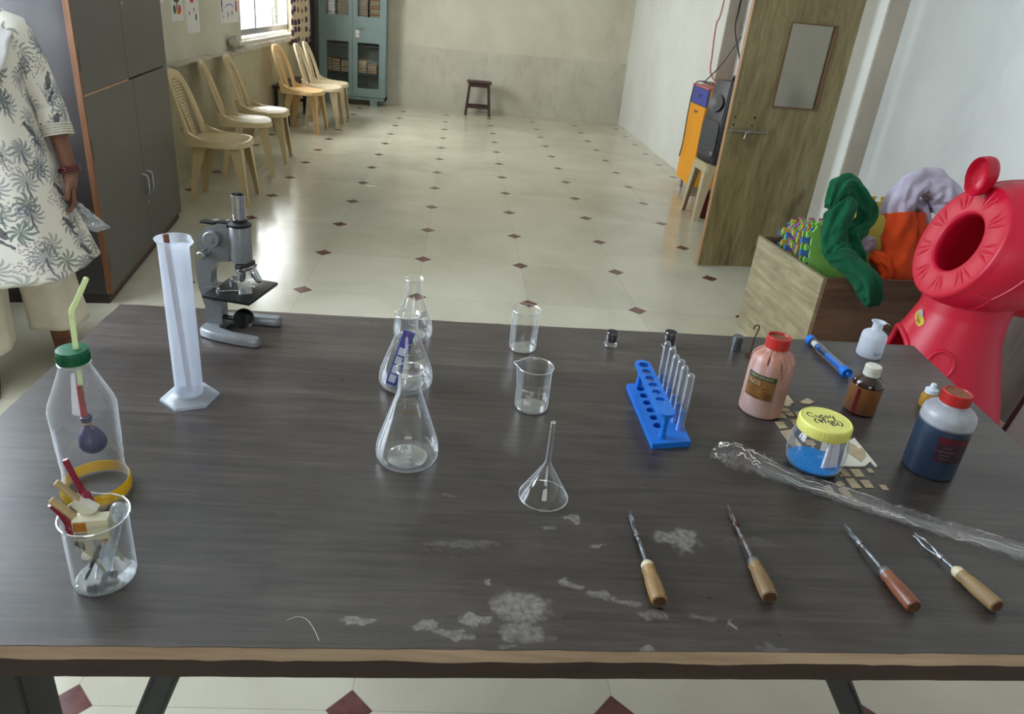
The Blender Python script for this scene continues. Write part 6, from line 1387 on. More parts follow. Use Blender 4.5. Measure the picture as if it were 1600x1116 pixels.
cloth_tube(b, [(1.70, 2.97, 0.74), (1.74, 2.99, 0.70), (1.76, 2.96, 0.63), (1.79, 2.92, 0.57), (1.84, 2.91, 0.52)], [0.05, 0.065, 0.07, 0.06, 0.045], 9.0, 0.75, 0.022, 40, 8)
o = b.out('green_cloth', M_gcl, None, angle=70, sub=1); tag(o, 'crumpled dark green cloth twisted over the wooden box and hanging down its front', 'cloth')
t = thing('garment', 'bundled garment of grey lilac and orange cloth stuffed upright in the wooden box', 'garment', (2.06, 3.0, 0.5)); ML = (-2.06, -3.0, -0.5)
b = MB().at(ML)
cloth_tube(b, [(1.985, 2.985, 0.735), (1.990, 2.99, 0.800), (2.020, 3.00, 0.860), (2.080, 3.01, 0.890), (2.145, 3.01, 0.880), (2.195, 3.00, 0.835), (2.215, 2.99, 0.780)], [0.055, 0.058, 0.062, 0.062, 0.065, 0.066, 0.06], 3.0, 0.95, 0.020, 48, 10, True, 5, (0, -1, 0))
cloth_tube(b, [(2.10, 3.03, 0.80), (2.13, 3.03, 0.72), (2.15, 3.02, 0.62), (2.15, 3.02, 0.54)], [0.06, 0.06, 0.06, 0.05], 11.0, 0.8, 0.018, 40, 8)
b.out('lilac_cloth', M_lil, t, angle=70, sub=1)
b = MB().at(ML)
cloth_tube(b, [(1.985, 2.965, 0.765), (1.995, 2.945, 0.690), (2.005, 2.925, 0.600), (2.020, 2.910, 0.510), (2.03, 2.91, 0.44)], [0.060, 0.068, 0.074, 0.078, 0.076], 4.0, 0.7, 0.014, 48, 10, True, 5, (0, -1, 0))
cloth_tube(b, [(2.070, 2.975, 0.765), (2.085, 2.955, 0.680), (2.10, 2.94, 0.580), (2.105, 2.93, 0.47)], [0.038, 0.045, 0.05, 0.05], 14.0, 0.75, 0.014, 40, 10, True, 4, (0, -1, 0))
cloth_tube(b, [(1.895, 2.93, 0.560), (1.93, 2.90, 0.555), (1.955, 2.88, 0.510), (1.95, 2.87, 0.45)], [0.035, 0.042, 0.042, 0.036], 17.0, 0.7, 0.014, 36, 8)
b.out('orange_cloth', M_orc, t, angle=70, sub=1)
b = MB(); cloth_tube(b, [(1.845, 2.975, 0.555), (1.865, 2.965, 0.600), (1.885, 2.965, 0.615), (1.895, 2.975, 0.57)], [0.03, 0.035, 0.035, 0.03], 21.0, 0.8, 0.018, 40, 8)
o = b.out('lilac_cloth', M_lil, None, angle=70, sub=1); tag(o, 'small crumple of lilac cloth wedged between green cloth and orange garment', 'cloth')

# ================================================================== red plastic toy with ball head
M_red = plain('crimson_moulded_plastic', rgb(192, 6, 48), 0.42, 0, 0.03, 6, 0, 0.5)
TY = (1.815, 2.21, 0.0)
t = thing('toy_ball_station', 'big crimson plastic play figure, round tilted head with a hole and a small ear', 'toy', TY)
OffT = Matrix.Translation((-TY[0], -TY[1], 0))
nv = Vector((-0.9522, 0.0997, 0.2887)).normalized(); e1 = nv.cross(Vector((0, 0, 1))).normalized(); e2 = e1.cross(nv).normalized()
DC = Vector((1.7063, 2.200, 0.8551))
HF = OffT @ Matrix(((e1.x, e2.x, nv.x, DC.x), (e1.y, e2.y, nv.y, DC.y), (e1.z, e2.z, nv.z, DC.z), (0, 0, 0, 1)))
hp = [(0.150, -0.33), (0.125, -0.10), (0.1025, -0.025), (0.1025, -0.008), (0.1065, -0.002), (0.113, 0.0), (0.193, 0.0), (0.2000, -0.002), (0.2045, -0.008), (0.2060, -0.020), (0.2100, -0.028), (0.2200, -0.055), (0.2290, -0.095), (0.2330, -0.14), (0.2330, -0.19), (0.2260, -0.24), (0.212, -0.285), (0.188, -0.33), (0.150, -0.37), (0.09, -0.395), (0.0005, -0.40)]
SH = 0.27            # the ball sits higher than the slanted face
def hpt(r, a_, d): return (r*math.cos(a_), r*math.sin(a_)-SH*min(0.0, d)*0.95, d-SH*min(0.0, d)*0.30)
b = MB().frame(HF)
b.loft([[hpt(r, 2*PI*k/96, z) if i > 4 else (r*math.cos(2*PI*k/96), r*math.sin(2*PI*k/96), z) for k in range(96)] for i, (r, z) in enumerate(hp)]); b.lathe([(0.0005, -0.33), (0.150, -0.33)], 96)
for k in range(9):
    a0 = 2*PI*k/9+0.25
    for da, l0, l1 in ((-0.15, 0.124, 0.182), (0.0, 0.120, 0.188), (0.15, 0.124, 0.182)):
        a1 = a0+da*0.55; a2 = a0+da*1.15
        b.tube([(l0*math.cos(a1), l0*math.sin(a1), -0.0005), ((l0+l1)/2*math.cos((a1+a2)/2), (l0+l1)/2*math.sin((a1+a2)/2), 0.0012), (l1*math.cos(a2), l1*math.sin(a2), -0.0005)], [0.0026, 0.0058, 0.0026], 8, True, 0.75, (0, 0, 1))
def hr(d): return rad_at([(r, z) for r, z in hp[9:]], d)
NH = 10
for k in range(NH):
    a0 = 2*PI*k/NH; a1 = 2*PI*(k+0.5)/NH; a2 = 2*PI*(k+1)/NH
    def seg(aA, dA, aB, dB):
        b.tube([hpt(hr(dA*(1-f)+dB*f)+0.0005, aA*(1-f)+aB*f, dA*(1-f)+dB*f) for f in [j/8 for j in range(9)]], 0.0032, 6)
    if k % 2 == 0: seg(a0, -0.10, a2, -0.13)
    else: seg(a0, -0.13, a2, -0.10)
    if k % 2 == 1: seg(a0, -0.13, a0, -0.25)
    else: seg(a0, -0.10, a0, -0.035)
    if k % 2 == 1: seg(a0, -0.25, a1, -0.30); seg(a0, -0.25, a0-2*PI/NH*0.5, -0.30)
b.out('head', M_red, t, angle=50)
# ear on top: a shallow cup opening towards the room
EC = Vector((1.712, 2.215, 1.078)); Me = OffT @ Matrix.Translation(EC) @ Euler((0.10, 0.10, -1.32)).to_matrix().to_4x4()
b = MB().frame(Me); rings = []
ne = 40
prof_e = [(0.0, 0.020), (0.55, 0.016), (0.80, 0.006), (0.90, -0.010), (0.97, -0.014), (1.0, -0.006), (1.0, 0.018), (0.93, 0.032), (0.6, 0.042), (0.0, 0.044)]
for s, d in prof_e:
    row = []
    for k in range(ne):
        a_ = 2*PI*k/ne; row.append((max(s, 0.002)*0.040*math.cos(a_), d*1.1, max(s, 0.002)*0.062*math.sin(a_)-0.008*(math.sin(a_) < -0.6)))
    rings.append(row)
b.loft(rings); b.out('ear', M_red, t, angle=60)
# body, with an arched opening to one side
bprof = [(0.285, 0.0), (0.282, 0.05), (0.273, 0.15), (0.231, 0.30), (0.191, 0.42), (0.160, 0.52), (0.143, 0.60), (0.143, 0.66), (0.152, 0.72)]
AC = 2.86; AWd, AH = 0.150, 0.505
def bpt(a_, z, eps=0.0):
    r = rad_at(bprof, z)+eps; k = max(0, z-0.5)*0.16; return (r*math.cos(a_)+k, r*0.90*math.sin(a_), z)
def arch_half(z):
    return AWd if z < AH-AWd else math.sqrt(max(0.0, AWd**2-(z-(AH-AWd))**2))
bm = MB(); zs_ = [0.72*i/90 for i in range(91)]; na = 160
V = {}
def vv(i, k):
    if (i, k % na) not in V: V[(i, k % na)] = bm._v(bpt(AC+2*PI*k/na, zs_[i]))
    return V[(i, k % na)]
for i in range(90):
    for k in range(na):
        zc = (zs_[i]+zs_[i+1])/2; ac = 2*PI*(k+0.5)/na; ac = ac-2*PI if ac > PI else ac
        if zc < AH and abs(ac)*rad_at(bprof, zc) < arch_half(zc): continue
        bm.bm.faces.new((vv(i, k), vv(i, k+1), vv(i+1, k+1), vv(i+1, k)))
bm.out('body', M_red, t, angle=60, solid=0.006, off=0)
edge = [(-AWd, 0.002+(AH-AWd)*k/12) for k in range(12)]+[(-AWd*math.cos(PI*k/24), AH-AWd+AWd*math.sin(PI*k/24)) for k in range(25)]+[(AWd, (AH-AWd)*(1-k/12)+0.002) for k in range(1, 13)]
b = MB(); b.tube([bpt(AC+u/rad_at(bprof, z), z, 0.001) for u, z in edge], 0.011, 10); b.out('arch_lip', M_red, t)
fa = 4.11
b = MB(); b.tube([bpt(fa+0.040*math.cos(x)/rad_at(bprof, 0.45), 0.450+0.046*math.sin(x), 0.0035) for x in [2*PI*k/30 for k in range(31)]], 0.007, 8); b.out('embossed_ring', M_red, t)
b = MB(); b.tube([bpt(fa+u/rad_at(bprof, 0.40), 0.392+abs(u)*0.02, 0.0035) for u in [-0.05+0.12*k/14 for k in range(15)]], 0.006, 8); b.out('embossed_line', M_red, t)
sa = 3.22; ST = -0.55; SZ = 0.569
def sfn(eps): return lambda u, v: bpt(sa+(u*math.cos(ST)-v*math.sin(ST))/0.155, SZ+u*math.sin(ST)+v*math.cos(ST), eps)
def blob(w_, h, ox=0, oy=0): return [(ox+w_*math.copysign(abs(math.cos(2*PI*k/28))**0.6, math.cos(2*PI*k/28)), oy+h*math.copysign(abs(math.sin(2*PI*k/28))**0.6, math.sin(2*PI*k/28))) for k in range(28)]
def fan(b, fn, pts):
    cx = sum(p[0] for p in pts)/len(pts); cy = sum(p[1] for p in pts)/len(pts); v0 = b._v(fn(cx, cy)); vs = [b._v(fn(*p)) for p in pts]
    for i in range(len(vs)): b.bm.faces.new((v0, vs[i], vs[(i+1) % len(vs)]))
b = MB(); fan(b, sfn(0.0060), blob(0.034, 0.015)); st_ = b.out('sticker', plain('sticker_yellow', rgb(196, 170, 40), 0.5, 0, 0.1), t, smooth=False)
b = MB(); fan(b, sfn(0.0070), blob(0.016, 0.008, -0.014, 0.010)); b.out('grey_patch', plain('sticker_grey', rgb(150, 150, 150), 0.5), st_, smooth=False)
b = MB(); b.text('Ginger', 0.017, lambda u, v: sfn(0.0080)(u, v-0.002)); b.out('lettering', plain('sticker_brown_ink', rgb(92, 66, 12), 0.5), st_, smooth=False)

# ================================================================== boards leaning on the near wall
t = thing('whiteboard', 'white board with maroon frame leaning against the wall behind the crimson toy', 'whiteboard', (2.325, 1.80, 0.0), 0, None, (0, 0.17, 0))
b = MB(); b.box(0.0, 0.012, -0.555, 0.555, 0.015, 0.985); b.out('panel', plain('white_board_surface', rgb(206, 204, 216), 0.25, 0, 0.03), t, smooth=False)
M_marf = plain('maroon_frame', rgb(74, 34, 44), 0.4, 0, 0.1)
b = MB()
for y in (-0.57, 0.55): b.box(-0.006, 0.016, y, y+0.020, 0.0, 1.0, 0.002, 1)
b.box(-0.006, 0.016, -0.5495, 0.5495, 0.0, 0.018, 0.002, 1); b.box(-0.006, 0.016, -0.5495, 0.5495, 0.982, 1.0, 0.002, 1); b.out('frame', M_marf, t, smooth=False)
t = thing('board_and_shade_sheet', 'grey brown board, also standing in for shaded wall, between toy and wooden box', 'board', (2.425, 2.56, 0.0), 0, None, (0, 0.12, 0))
b = MB(); b.box(0, 0.012, -0.165, 0.165, 0, 0.78); b.out('sheet', wood('grey_brown_board_shade', rgb(84, 70, 62), rgb(112, 98, 90), 'Z', 4, 0.6, 7), t, smooth=False)  # dark board whose tone also stands in for wall and floor in shade
# ================================================================== the standing person
M_skin = plain('brown_skin', rgb(122, 82, 64), 0.5, 0, 0.06, 40, 0.02, 0.4, 0.12)
PC = (-1.653, 2.560, 0.0)
# local axes: +x is the person's left, -y is where the person faces
pa = math.atan2(0.5, 0.86)
t = thing('person', 'person in white printed tunic and cream trousers holding a plastic packet', 'person', PC, pa)
J = {'pelvis': ((0, 0, .86), .105), 'waist': ((0, 0.005, 1.0), .095), 'chest': ((0, 0.0, 1.14), .105), 'neckb': ((0, 0.01, 1.265), .060), 'neck': ((0, 0.0, 1.325), .046), 'jaw': ((0, -0.022, 1.375), .058), 'head': ((0, -0.006, 1.445), .080), 'crown': ((0, 0.010, 1.505), .062)}
E_ = [('pelvis', 'waist'), ('waist', 'chest'), ('chest', 'neckb'), ('neckb', 'neck'), ('neck', 'jaw'), ('jaw', 'head'), ('head', 'crown')]
for s, n_ in ((1, 'l'), (-1, 'r')):
    J['sh'+n_] = ((s*.150, 0.0, 1.225), .058); J['el'+n_] = ((s*.218, 0.012, .985), .040)
    if s > 0: J['wr'+n_] = ((.247, -0.050, .765), .0255); J['pa'+n_] = ((.246, -0.062, .715), .030)
    else: J['wr'+n_] = ((-.235, -0.05, .765), .0255); J['pa'+n_] = ((-.237, -0.062, .715), .030)
    J['hip'+n_] = ((s*.085, 0, .80), .090); J['kn'+n_] = ((s*.10, -0.02 if s > 0 else -0.10, .45), .056); J['an'+n_] = ((s*.125, 0.005 if s > 0 else -0.16, .085), .036); J['he'+n_] = ((s*.126, 0.02 if s > 0 else -0.145, .040), .036); J['to'+n_] = ((s*.140, -0.10 if s > 0 else -0.27, .028), .030); J['tp'+n_] = ((s*.146, -0.15 if s > 0 else -0.32, .020), .020)
    E_ += [('chest', 'sh'+n_), ('sh'+n_, 'el'+n_), ('el'+n_, 'wr'+n_), ('wr'+n_, 'pa'+n_), ('pelvis', 'hip'+n_), ('hip'+n_, 'kn'+n_), ('kn'+n_, 'an'+n_), ('an'+n_, 'he'+n_), ('he'+n_, 'to'+n_), ('to'+n_, 'tp'+n_)]
    px_, py_, pz_ = J['pa'+n_][0]
    # four fingers hanging down from the palm and curling, and a thumb from its side; the back of the hand faces outward
    for i, (off, L) in enumerate(((-.024, .074), (-.008, .082), (.008, .076), (.023, .060))):
        k = 'f%d%s' % (i, n_)
        J[k+'a'] = ((px_-s*.002, py_+off, pz_-.034), .0098); J[k+'b'] = ((px_-s*.002, py_+off*1.05-.002, pz_-.034-L*.42), .0088); J[k+'c'] = ((px_-s*(.016), py_+off*1.0-.004, pz_-.034-L*.75), .0080); J[k+'d'] = ((px_-s*(.034), py_+off*0.95-.004, pz_-.034-L*.82), .0070)
        E_ += [('pa'+n_, k+'a'), (k+'a', k+'b'), (k+'b', k+'c'), (k+'c', k+'d')]
    J['t1'+n_] = ((px_-s*.012, py_-.030, pz_+.004), .0118); J['t2'+n_] = ((px_-s*.020, py_-.042, pz_-.026), .0102); J['t3'+n_] = ((px_-s*.024, py_-.040, pz_-.054), .0085)
    E_ += [('pa'+n_, 't1'+n_), ('t1'+n_, 't2'+n_), ('t2'+n_, 't3'+n_)]
names = list(J); idx = {n_: i for i, n_ in enumerate(names)}
me = bpy.data.meshes.new('body'); me.from_pydata([J[n_][0] for n_ in names], [(idx[a], idx[c]) for a, c in E_], []); me.update()
body = bpy.data.objects.new('body', me); C.objects.link(body); body.parent = t; me.materials.append(M_skin)
sk = body.modifiers.new('skin', 'SKIN'); sk.use_smooth_shade = True
for i, n_ in enumerate(names):
    d = me.skin_vertices[0].data[i]; r = J[n_][1]; d.radius = (r, r)
    if n_ in ('pal', 'par'): d.radius = (0.017, 0.032)
    if n_ == 'head': d.radius = (0.074, 0.084)
    if n_ in ('chest', 'waist', 'pelvis'): d.radius = (r*1.15, r*0.9)
    d.use_root = (n_ == 'pelvis')
ss = body.modifiers.new('sub', 'SUBSURF'); ss.levels = 2; ss.render_levels = 2
# face and hair
M_hair = plain('black_hair', rgb(24, 19, 18), 0.45, 0, 0.3, 90)
b = MB()
for k in range(1): b.sphere((0, 0.012, 1.468), 0.092, 28, 0.93, 1.08, 1.0)
for v_ in b.bm.verts:
    if v_.co.y < -0.045 and v_.co.z < 1.525: v_.co.y = -0.045+0.2*(v_.co.y+0.045)
    v_.co.x += 0.002*mnoise.noise((v_.co.x*60, v_.co.y*12, v_.co.z*30))
b.tube([(0, 0.095, 1.46), (0, 0.115, 1.36), (0, 0.11, 1.24), (0, 0.115, 1.08)], [0.035, 0.032, 0.028, 0.014], 14); b.out('hair', M_hair, t)
M_eyew = plain('eye_white', rgb(220, 216, 210), 0.25); M_iris = plain('dark_iris', rgb(34, 22, 18), 0.15); M_lip = plain('lips', rgb(136, 74, 68), 0.45)
for s in (-1, 1):
    b = MB(); b.sphere((s*.030, -.078, 1.452), .0125, 14, 1.15, .8, .75); ey = b.out('eye', M_eyew, t)
    b = MB(); b.sphere((s*.030, -.0865, 1.452), .0052, 12, 1, .5, 1); b.out('iris', M_iris, ey)
    b = MB(); b.tube([(s*.014, -.088, 1.470), (s*.030, -.090, 1.475), (s*.046, -.078, 1.470)], [.0028, .0035, .002], 8); b.out('eyebrow', M_hair, t)
    b = MB(); b.sphere((s*.078, .005, 1.440), .022, 14, .35, .8, 1.2); b.out('ear', M_skin, t)
b = MB(); b.tube([(0, -.084, 1.458), (0, -.096, 1.435), (0, -.102, 1.420), (0, -.088, 1.412)], [.0075, .010, .0125, .008], 12); b.out('nose', M_skin, t)
b = MB(); b.sphere((0, -.080, 1.389), .020, 16, 1.05, .55, .38); b.out('lips', M_lip, t)

# printed tunic
q = N('tunic_print'); uv = q.coord('UV')
base = rgb(226, 221, 211)
def cells(scale, off, rnd=0.75):
    mp = q.mapping(uv, (scale, scale, 1), off); v = q.n('ShaderNodeTexVoronoi', feature='F1', voronoi_dimensions='2D'); q.put(v.inputs['Vector'], mp); v.inputs['Scale'].default_value = 1.0; v.inputs['Randomness'].default_value = rnd
    d = q.n('ShaderNodeVectorMath', operation='SUBTRACT'); q.put(d.inputs[0], mp); q.put(d.inputs[1], v.outputs['Position'])
    x, y, z = q.xyz(d.outputs[0]); cr = q.xyz(v.outputs['Color'])
    return x, y, cr
def sstep(v, e0, e1):
    m = q.n('ShaderNodeMapRange', interpolation_type='SMOOTHSTEP'); q.put(m.inputs[0], v); m.inputs[1].default_value = e0; m.inputs[2].default_value = e1; m.inputs[3].default_value = 0; m.inputs[4].default_value = 1; return m.outputs[0]
def palms(scale, off, n_leaf, R):
    x, y, cr = cells(scale, off)
    y0 = q.math('SUBTRACT', y, 0.10)
    rad = q.math('SQRT', q.math('ADD', q.math('MULTIPLY', x, x), q.math('MULTIPLY', y0, y0)))
    ang_ = q.math('ADD', q.math('ARCTAN2', y0, x), q.math('MULTIPLY', q.math('SINE', q.math('MULTIPLY', rad, 9.0)), 0.22))
    lobe = q.math('ABSOLUTE', q.math('SINE', q.math('ADD', q.math('MULTIPLY', ang_, n_leaf), q.math('MULTIPLY', cr[0], 3.0))))
    lim = q.math('MULTIPLY', q.math('MULTIPLY_ADD', q.math('POWER', lobe, 1.3), 0.85, 0.12), R)
    m = q.math('LESS_THAN', rad, lim)
    vein = q.math('GREATER_THAN', lobe, 0.35)
    m = q.math('MULTIPLY', m, q.math('GREATER_THAN', q.math('ADD', q.math('MULTIPLY', lobe, 1.0), q.math('MULTIPLY', rad, -0.7)), 0.28))
    tr_ = q.math('MULTIPLY', q.math('LESS_THAN', q.math('ABSOLUTE', q.math('SUBTRACT', x, q.math('MULTIPLY', q.math('MULTIPLY', y, y), 0.35))), 0.022), q.math('MULTIPLY', q.math('LESS_THAN', y, 0.10), q.math('GREATER_THAN', y, -0.40)))
    return m, tr_, cr
c = base
# soft clusters of dots
x, y, cr = cells(8.0, (3.3, 1.7, 0)); rr_ = q.math('SQRT', q.math('ADD', q.math('MULTIPLY', x, x), q.math('MULTIPLY', q.math('MULTIPLY', y, y), 2.2)))
dv = q.n('ShaderNodeTexVoronoi', feature='F1', voronoi_dimensions='2D'); q.put(dv.inputs['Vector'], uv); dv.inputs['Scale'].default_value = 105
dots = q.math('MULTIPLY', q.math('MULTIPLY', q.math('LESS_THAN', dv.outputs['Distance'], 0.36), q.math('LESS_THAN', rr_, 0.36)), q.math('GREATER_THAN', cr[0], 0.25))
c = q.mix(q.math('MULTIPLY', dots, 0.62), c, rgb(132, 116, 122))
m, tr_, cr = palms(9.4, (0.4, 0.2, 0), 4.5, 0.40); c = q.mix(q.math('MULTIPLY', m, q.math('MULTIPLY_ADD', cr[1], 0.4, 0.5)), c, rgb(96, 112, 108)); c = q.mix(q.math('MULTIPLY', tr_, 0.8), c, rgb(104, 108, 112))
m, tr_, cr = palms(8.0, (5.1, 3.45, 0), 6.5, 0.38); c = q.mix(q.math('MULTIPLY', m, q.math('MULTIPLY_ADD', cr[1], 0.3, 0.5)), c, rgb(108, 114, 128)); c = q.mix(q.math('MULTIPLY', tr_, 0.8), c, rgb(96, 98, 112))
# dark birds with red bills
x, y, cr = cells(6.4, (9.27, 6.62, 0), 0.9)
wob = q.math('MULTIPLY', q.math('SUBTRACT', q.noise(60, 3, uv), 0.5), 0.14)
bx = q.math('ADD', x, q.math('MULTIPLY', y, 0.55)); bd = q.math('SQRT', q.math('ADD', q.math('MULTIPLY', q.math('MULTIPLY', bx, bx), 2.6), q.math('MULTIPLY', q.math('MULTIPLY', y, y), 0.75)))
on = q.math('GREATER_THAN', cr[0], 0.30)
bird = q.math('MULTIPLY', q.math('LESS_THAN', q.math('ADD', bd, wob), 0.14), on)
hx_ = q.math('ADD', x, 0.115); hy_ = q.math('SUBTRACT', y, 0.155); hd = q.math('SQRT', q.math('ADD', q.math('MULTIPLY', hx_, hx_), q.math('MULTIPLY', hy_, hy_)))
bird = q.math('MAXIMUM', bird, q.math('MULTIPLY', q.math('LESS_THAN', hd, 0.052), on))
wx = q.math('ADD', x, 0.05); wing = q.math('MULTIPLY', q.math('LESS_THAN', q.math('ADD', q.math('ABSOLUTE', q.math('SUBTRACT', q.math('ADD', y, 0.16), q.math('MULTIPLY', wx, -0.9))), wob), 0.035), q.math('MULTIPLY', q.math('LESS_THAN', q.math('ABSOLUTE', q.math('SUBTRACT', wx, 0.13)), 0.11), on))
bird = q.math('MAXIMUM', bird, wing)
bill = q.math('MULTIPLY', q.math('LESS_THAN', q.math('ADD', q.math('ABSOLUTE', q.math('SUBTRACT', q.math('ADD', x, 0.21), q.math('MULTIPLY', q.math('SUBTRACT', y, 0.13), 1.2))), q.math('MULTIPLY', q.math('ABSOLUTE', q.math('SUBTRACT', y, 0.13)), 0.5)), 0.022), on)
c = q.mix(q.math('MULTIPLY', bird, 0.85), c, rgb(62, 64, 74)); c = q.mix(q.math('MULTIPLY', bill, 0.8), c, rgb(176, 84, 76))
q.set(color=c, rough=0.85, sheen=0.1, spec=0.2); q.bump(q.noise(500, 2, uv), 0.08, 0.001); M_kurta = q.m
def ring_cloth(name, rings, mat, parent, uvw, closed=True, solid=0.002):
    """rings: list of (list of points, z-coordinate for the print); UVs run round the ring"""
    bm = bmesh.new(); L = bm.loops.layers.uv.new('UVMap'); n = len(rings[0][0]); rows = [[bm.verts.new(p) for p in r] for r, _ in rings]
    for i in range(len(rings)-1):
        for k in range(n if closed else n-1):
            f = bm.faces.new((rows[i][k], rows[i][(k+1) % n], rows[i+1][(k+1) % n], rows[i+1][k])); f.smooth = True
            for lp, (uu, vv_) in zip(f.loops, ((k, i), (k+1, i), (k+1, i+1), (k, i+1))): lp[L].uv = (uvw*uu/n, rings[vv_][1])
    me = bpy.data.meshes.new(name); bm.to_mesh(me); bm.free(); me.materials.append(mat)
    o = bpy.data.objects.new(name, me); C.objects.link(o); o.parent = parent
    if solid: md = o.modifiers.new('solid', 'SOLIDIFY'); md.thickness = solid; md.offset = -1
    return o
KZ = [(.415, .292, .290), (.50, .268, .262), (.60, .246, .232), (.72, .222, .200), (.84, .196, .168), (.93, .176, .150), (1.01, .164, .138), (1.09, .166, .146), (1.15, .172, .146), (1.20, .172, .128), (1.240, .150, .106), (1.268, .105, .080), (1.290, .074, .064)]
fine = []
for i in range(len(KZ)-1):
    for k in range(6):
        f = k/6; fine.append(tuple(KZ[i][j]*(1-f)+KZ[i+1][j]*f for j in range(3)))
fine.append(KZ[-1]); rings = []
for z, a_, c_ in fine:
    row = []; fl = max(0, (0.95-z)/0.53)
    for k in range(96):
        th_ = 2*PI*k/96; w_ = 1+fl*(0.045*math.sin(5*th_+1.2)+0.015*math.sin(11*th_+z*3))+0.010*mnoise.noise((math.cos(th_)*3, math.sin(th_)*3, z*9))
        row.append((a_*w_*math.cos(th_), c_*w_*math.sin(th_)+0.004, z+0.0))
    rings.append((row, z))
ring_cloth('tunic', rings, M_kurta, t, 1.25)
for s, n_ in ((1, 'l'), (-1, 'r')):
    S0, E0, W0 = Vector(J['sh'+n_][0]), Vector(J['el'+n_][0]), Vector(J['wr'+n_][0]); Cf = E0.lerp(W0, 0.46)
    path = [S0+Vector((-s*.055, 0, .012)), S0+Vector((-s*.01, 0, .008)), S0.lerp(E0, .3), S0.lerp(E0, .65), E0, E0.lerp(W0, .25), Cf]; rads = [.070, .072, .066, .061, .058, .056, .055]
    pts = []; rr = []
    for i in range(len(path)-1):
        for k in range(5): f = k/5; pts.append(path[i].lerp(path[i+1], f)); rr.append(rads[i]*(1-f)+rads[i+1]*f)
    pts.append(path[-1]); rr.append(rads[-1]); rings = []; acc = 0
    for i, p in enumerate(pts):
        tn = (pts[min(i+1, len(pts)-1)]-pts[max(i-1, 0)]).normalized(); nn = Vector((0, -1, 0)); nn = (nn-tn*nn.dot(tn)).normalized(); bb = tn.cross(nn)
        if i: acc += (p-pts[i-1]).length
        rings.append(([p+(nn*math.cos(2*PI*k/40)+bb*math.sin(2*PI*k/40)*0.9)*rr[i]*(1+0.05*mnoise.noise((math.cos(2*PI*k/40)*2+s, math.sin(2*PI*k/40)*2, i*0.28))) for k in range(40)], 2.2-acc+0.3*s))
    ring_cloth('sleeve', rings, M_kurta, t, 0.38)
    tn = (W0-E0).normalized(); nn = Vector((0, -1, 0)); nn = (nn-tn*nn.dot(tn)).normalized(); bb = tn.cross(nn)
    b = MB()
    for j in range(5):
        rr2 = .0562; p0 = Cf-tn*(0.034-0.0085*j); b.tube([p0+(nn*math.cos(2*PI*k/36)+bb*math.sin(2*PI*k/36)*0.9)*rr2 for k in range(37)], .0038, 6, False)
    b.out('cuff', plain('cream_cuff', rgb(204, 198, 184), 0.85), t)
# bangle
b = MB(); W0 = Vector(J['wrl'][0]); tn = (W0-Vector(J['ell'][0])).normalized(); nn = Vector((0, -1, 0)); nn = (nn-tn*nn.dot(tn)).normalized(); bb = tn.cross(nn)
for j, m_ in ((0, 0), (1, 0)):
    p0 = W0-tn*(0.004-0.009*j); b.tube([p0+(nn*math.cos(2*PI*k/30)+bb*math.sin(2*PI*k/30))*.0325 for k in range(31)], .0058, 8, False)
b.out('bangle', plain('dark_red_bangle', rgb(84, 18, 34), 0.2, 0, 0.1), t)
# trousers
M_tr = fabric('cream_cotton', rgb(200, 192, 174), rgb(214, 206, 188), 0.85, 9)
for s, n_ in ((1, 'l'), (-1, 'r')):
    H0, K0, A0 = Vector(J['hip'+n_][0]), Vector(J['kn'+n_][0]), Vector(J['an'+n_][0])+Vector((0, 0.0, 0.070)); rings = []
    path = [(H0, .105), (H0.lerp(K0, .5), .102), (K0, .098), (K0.lerp(A0, .5), .102), (A0, .112)]
    for i in range(4):
        for k in range(7):
            f = k/7; p = path[i][0].lerp(path[i+1][0], f); r = path[i][1]*(1-f)+path[i+1][1]*f
            rings.append(([(p.x+r*0.92*math.cos(x)*(1+.07*math.sin(5*x+s+p.z*2)), p.y+r*math.sin(x)*(1+.07*math.sin(4*x+p.z*3)), p.z) for x in [2*PI*j/48 for j in range(48)]], p.z))
    p = A0; r = .113
    rings.append(([(p.x+r*0.92*math.cos(x)*(1+.07*math.sin(5*x+s+p.z*2)), p.y+r*math.sin(x)*(1+.07*math.sin(4*x+p.z*3)), p.z) for x in [2*PI*j/48 for j in range(48)]], p.z))
    ring_cloth('trouser_leg', rings, M_tr, t, 0.6)
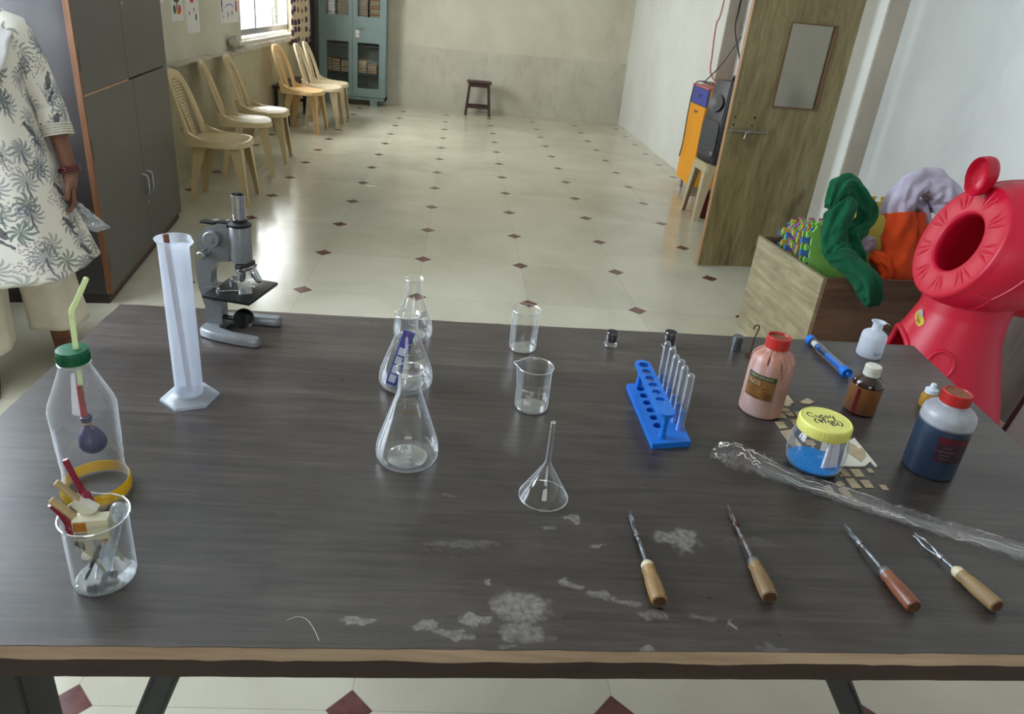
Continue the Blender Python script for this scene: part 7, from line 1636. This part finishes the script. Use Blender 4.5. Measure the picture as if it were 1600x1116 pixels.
# scarf round the neck
b = MB(); cloth_tube(b, [(-.125, .05, 1.275), (-.10, -.075, 1.215), (-.03, -.135, 1.120), (.05, -.135, 1.125), (.105, -.075, 1.220), (.125, .05, 1.280), (.10, .13, 1.15), (.08, .15, .98)], [.03, .036, .042, .042, .036, .032, .035, .03], 31.0, 0.45, 0.008, 36, 9, True, 6, (0, -1, 0.3)); b.out('scarf', fabric('white_voile', rgb(206, 202, 202), rgb(220, 218, 218)), t, angle=80)
for s, n_ in ((1, 'l'), (-1, 'r')):
    b = MB(); A0 = Vector(J['an'+n_][0]); yo = A0.y
    ol = [(A0.x+0.008*s-.038, yo+.055), (A0.x+.004*s-.036, yo-.06), (A0.x+.016*s-.046, yo-.13), (A0.x+.018*s-.03, yo-.175), (A0.x+.018*s+.03, yo-.175), (A0.x+.016*s+.046, yo-.13), (A0.x+.004*s+.036, yo-.06), (A0.x+0.008*s+.038, yo+.055)]
    b.prism(ol, 0.0, 0.012); b.tube([(A0.x+.016*s-.045, yo-.11, .012), (A0.x+.016*s-.02, yo-.115, .058), (A0.x+.016*s+.02, yo-.115, .058), (A0.x+.016*s+.045, yo-.11, .012)], [.010, .012, .012, .010], 8, True, 0.4); b.out('sandal', plain('dark_red_sandal', rgb(72, 32, 28), 0.5), t)
# thin plastic packet hanging from the hand (a thing of its own)
P0 = Matrix.Translation(PC) @ Matrix.Rotation(pa, 4, 'Z')
PK = P0 @ Vector((.250, -.062, .655))
o = thing('plastic_packet', 'crumpled grey plastic packet held in the person\'s hand', 'packet', PK)
import itertools as _it
rings = []
tipv = Vector((-1.285, 2.612, .560))-PK; low = Vector((-1.352, 2.600, .535))-PK
for i in range(26):
    f = i/25; top = Vector((0, 0, 0)).lerp(tipv, f); bot = Vector((-0.012, 0.0, -0.012)).lerp(low, min(1, f*1.5)).lerp(tipv, max(0, (f-0.55)/0.45)); row = []
    for k in range(18):
        a_ = 2*PI*k/18; m_ = (top+bot)/2+(top-bot)/2*math.cos(a_)*1.0; thick = (0.013*math.sin(PI*min(1, f*0.9+0.1))+0.004)
        nz = 0.010*mnoise.noise((f*7, k*0.9, 2)); row.append(m_+Vector((0.25, -0.97, 0))*(math.sin(a_)*thick+nz)+Vector((0, 0, 0.006*mnoise.noise((f*9, k*0.7, 8)))))
    rings.append(row)
b = MB(); b.loft(rings, True, True, True); b.out('film', thin_glass('grey_polythene', (0.8, 0.82, 0.84), 0.5, 0.10, 1.6, 0.12, 0.35, (0.50, 0.51, 0.53, 1)), o, angle=30)
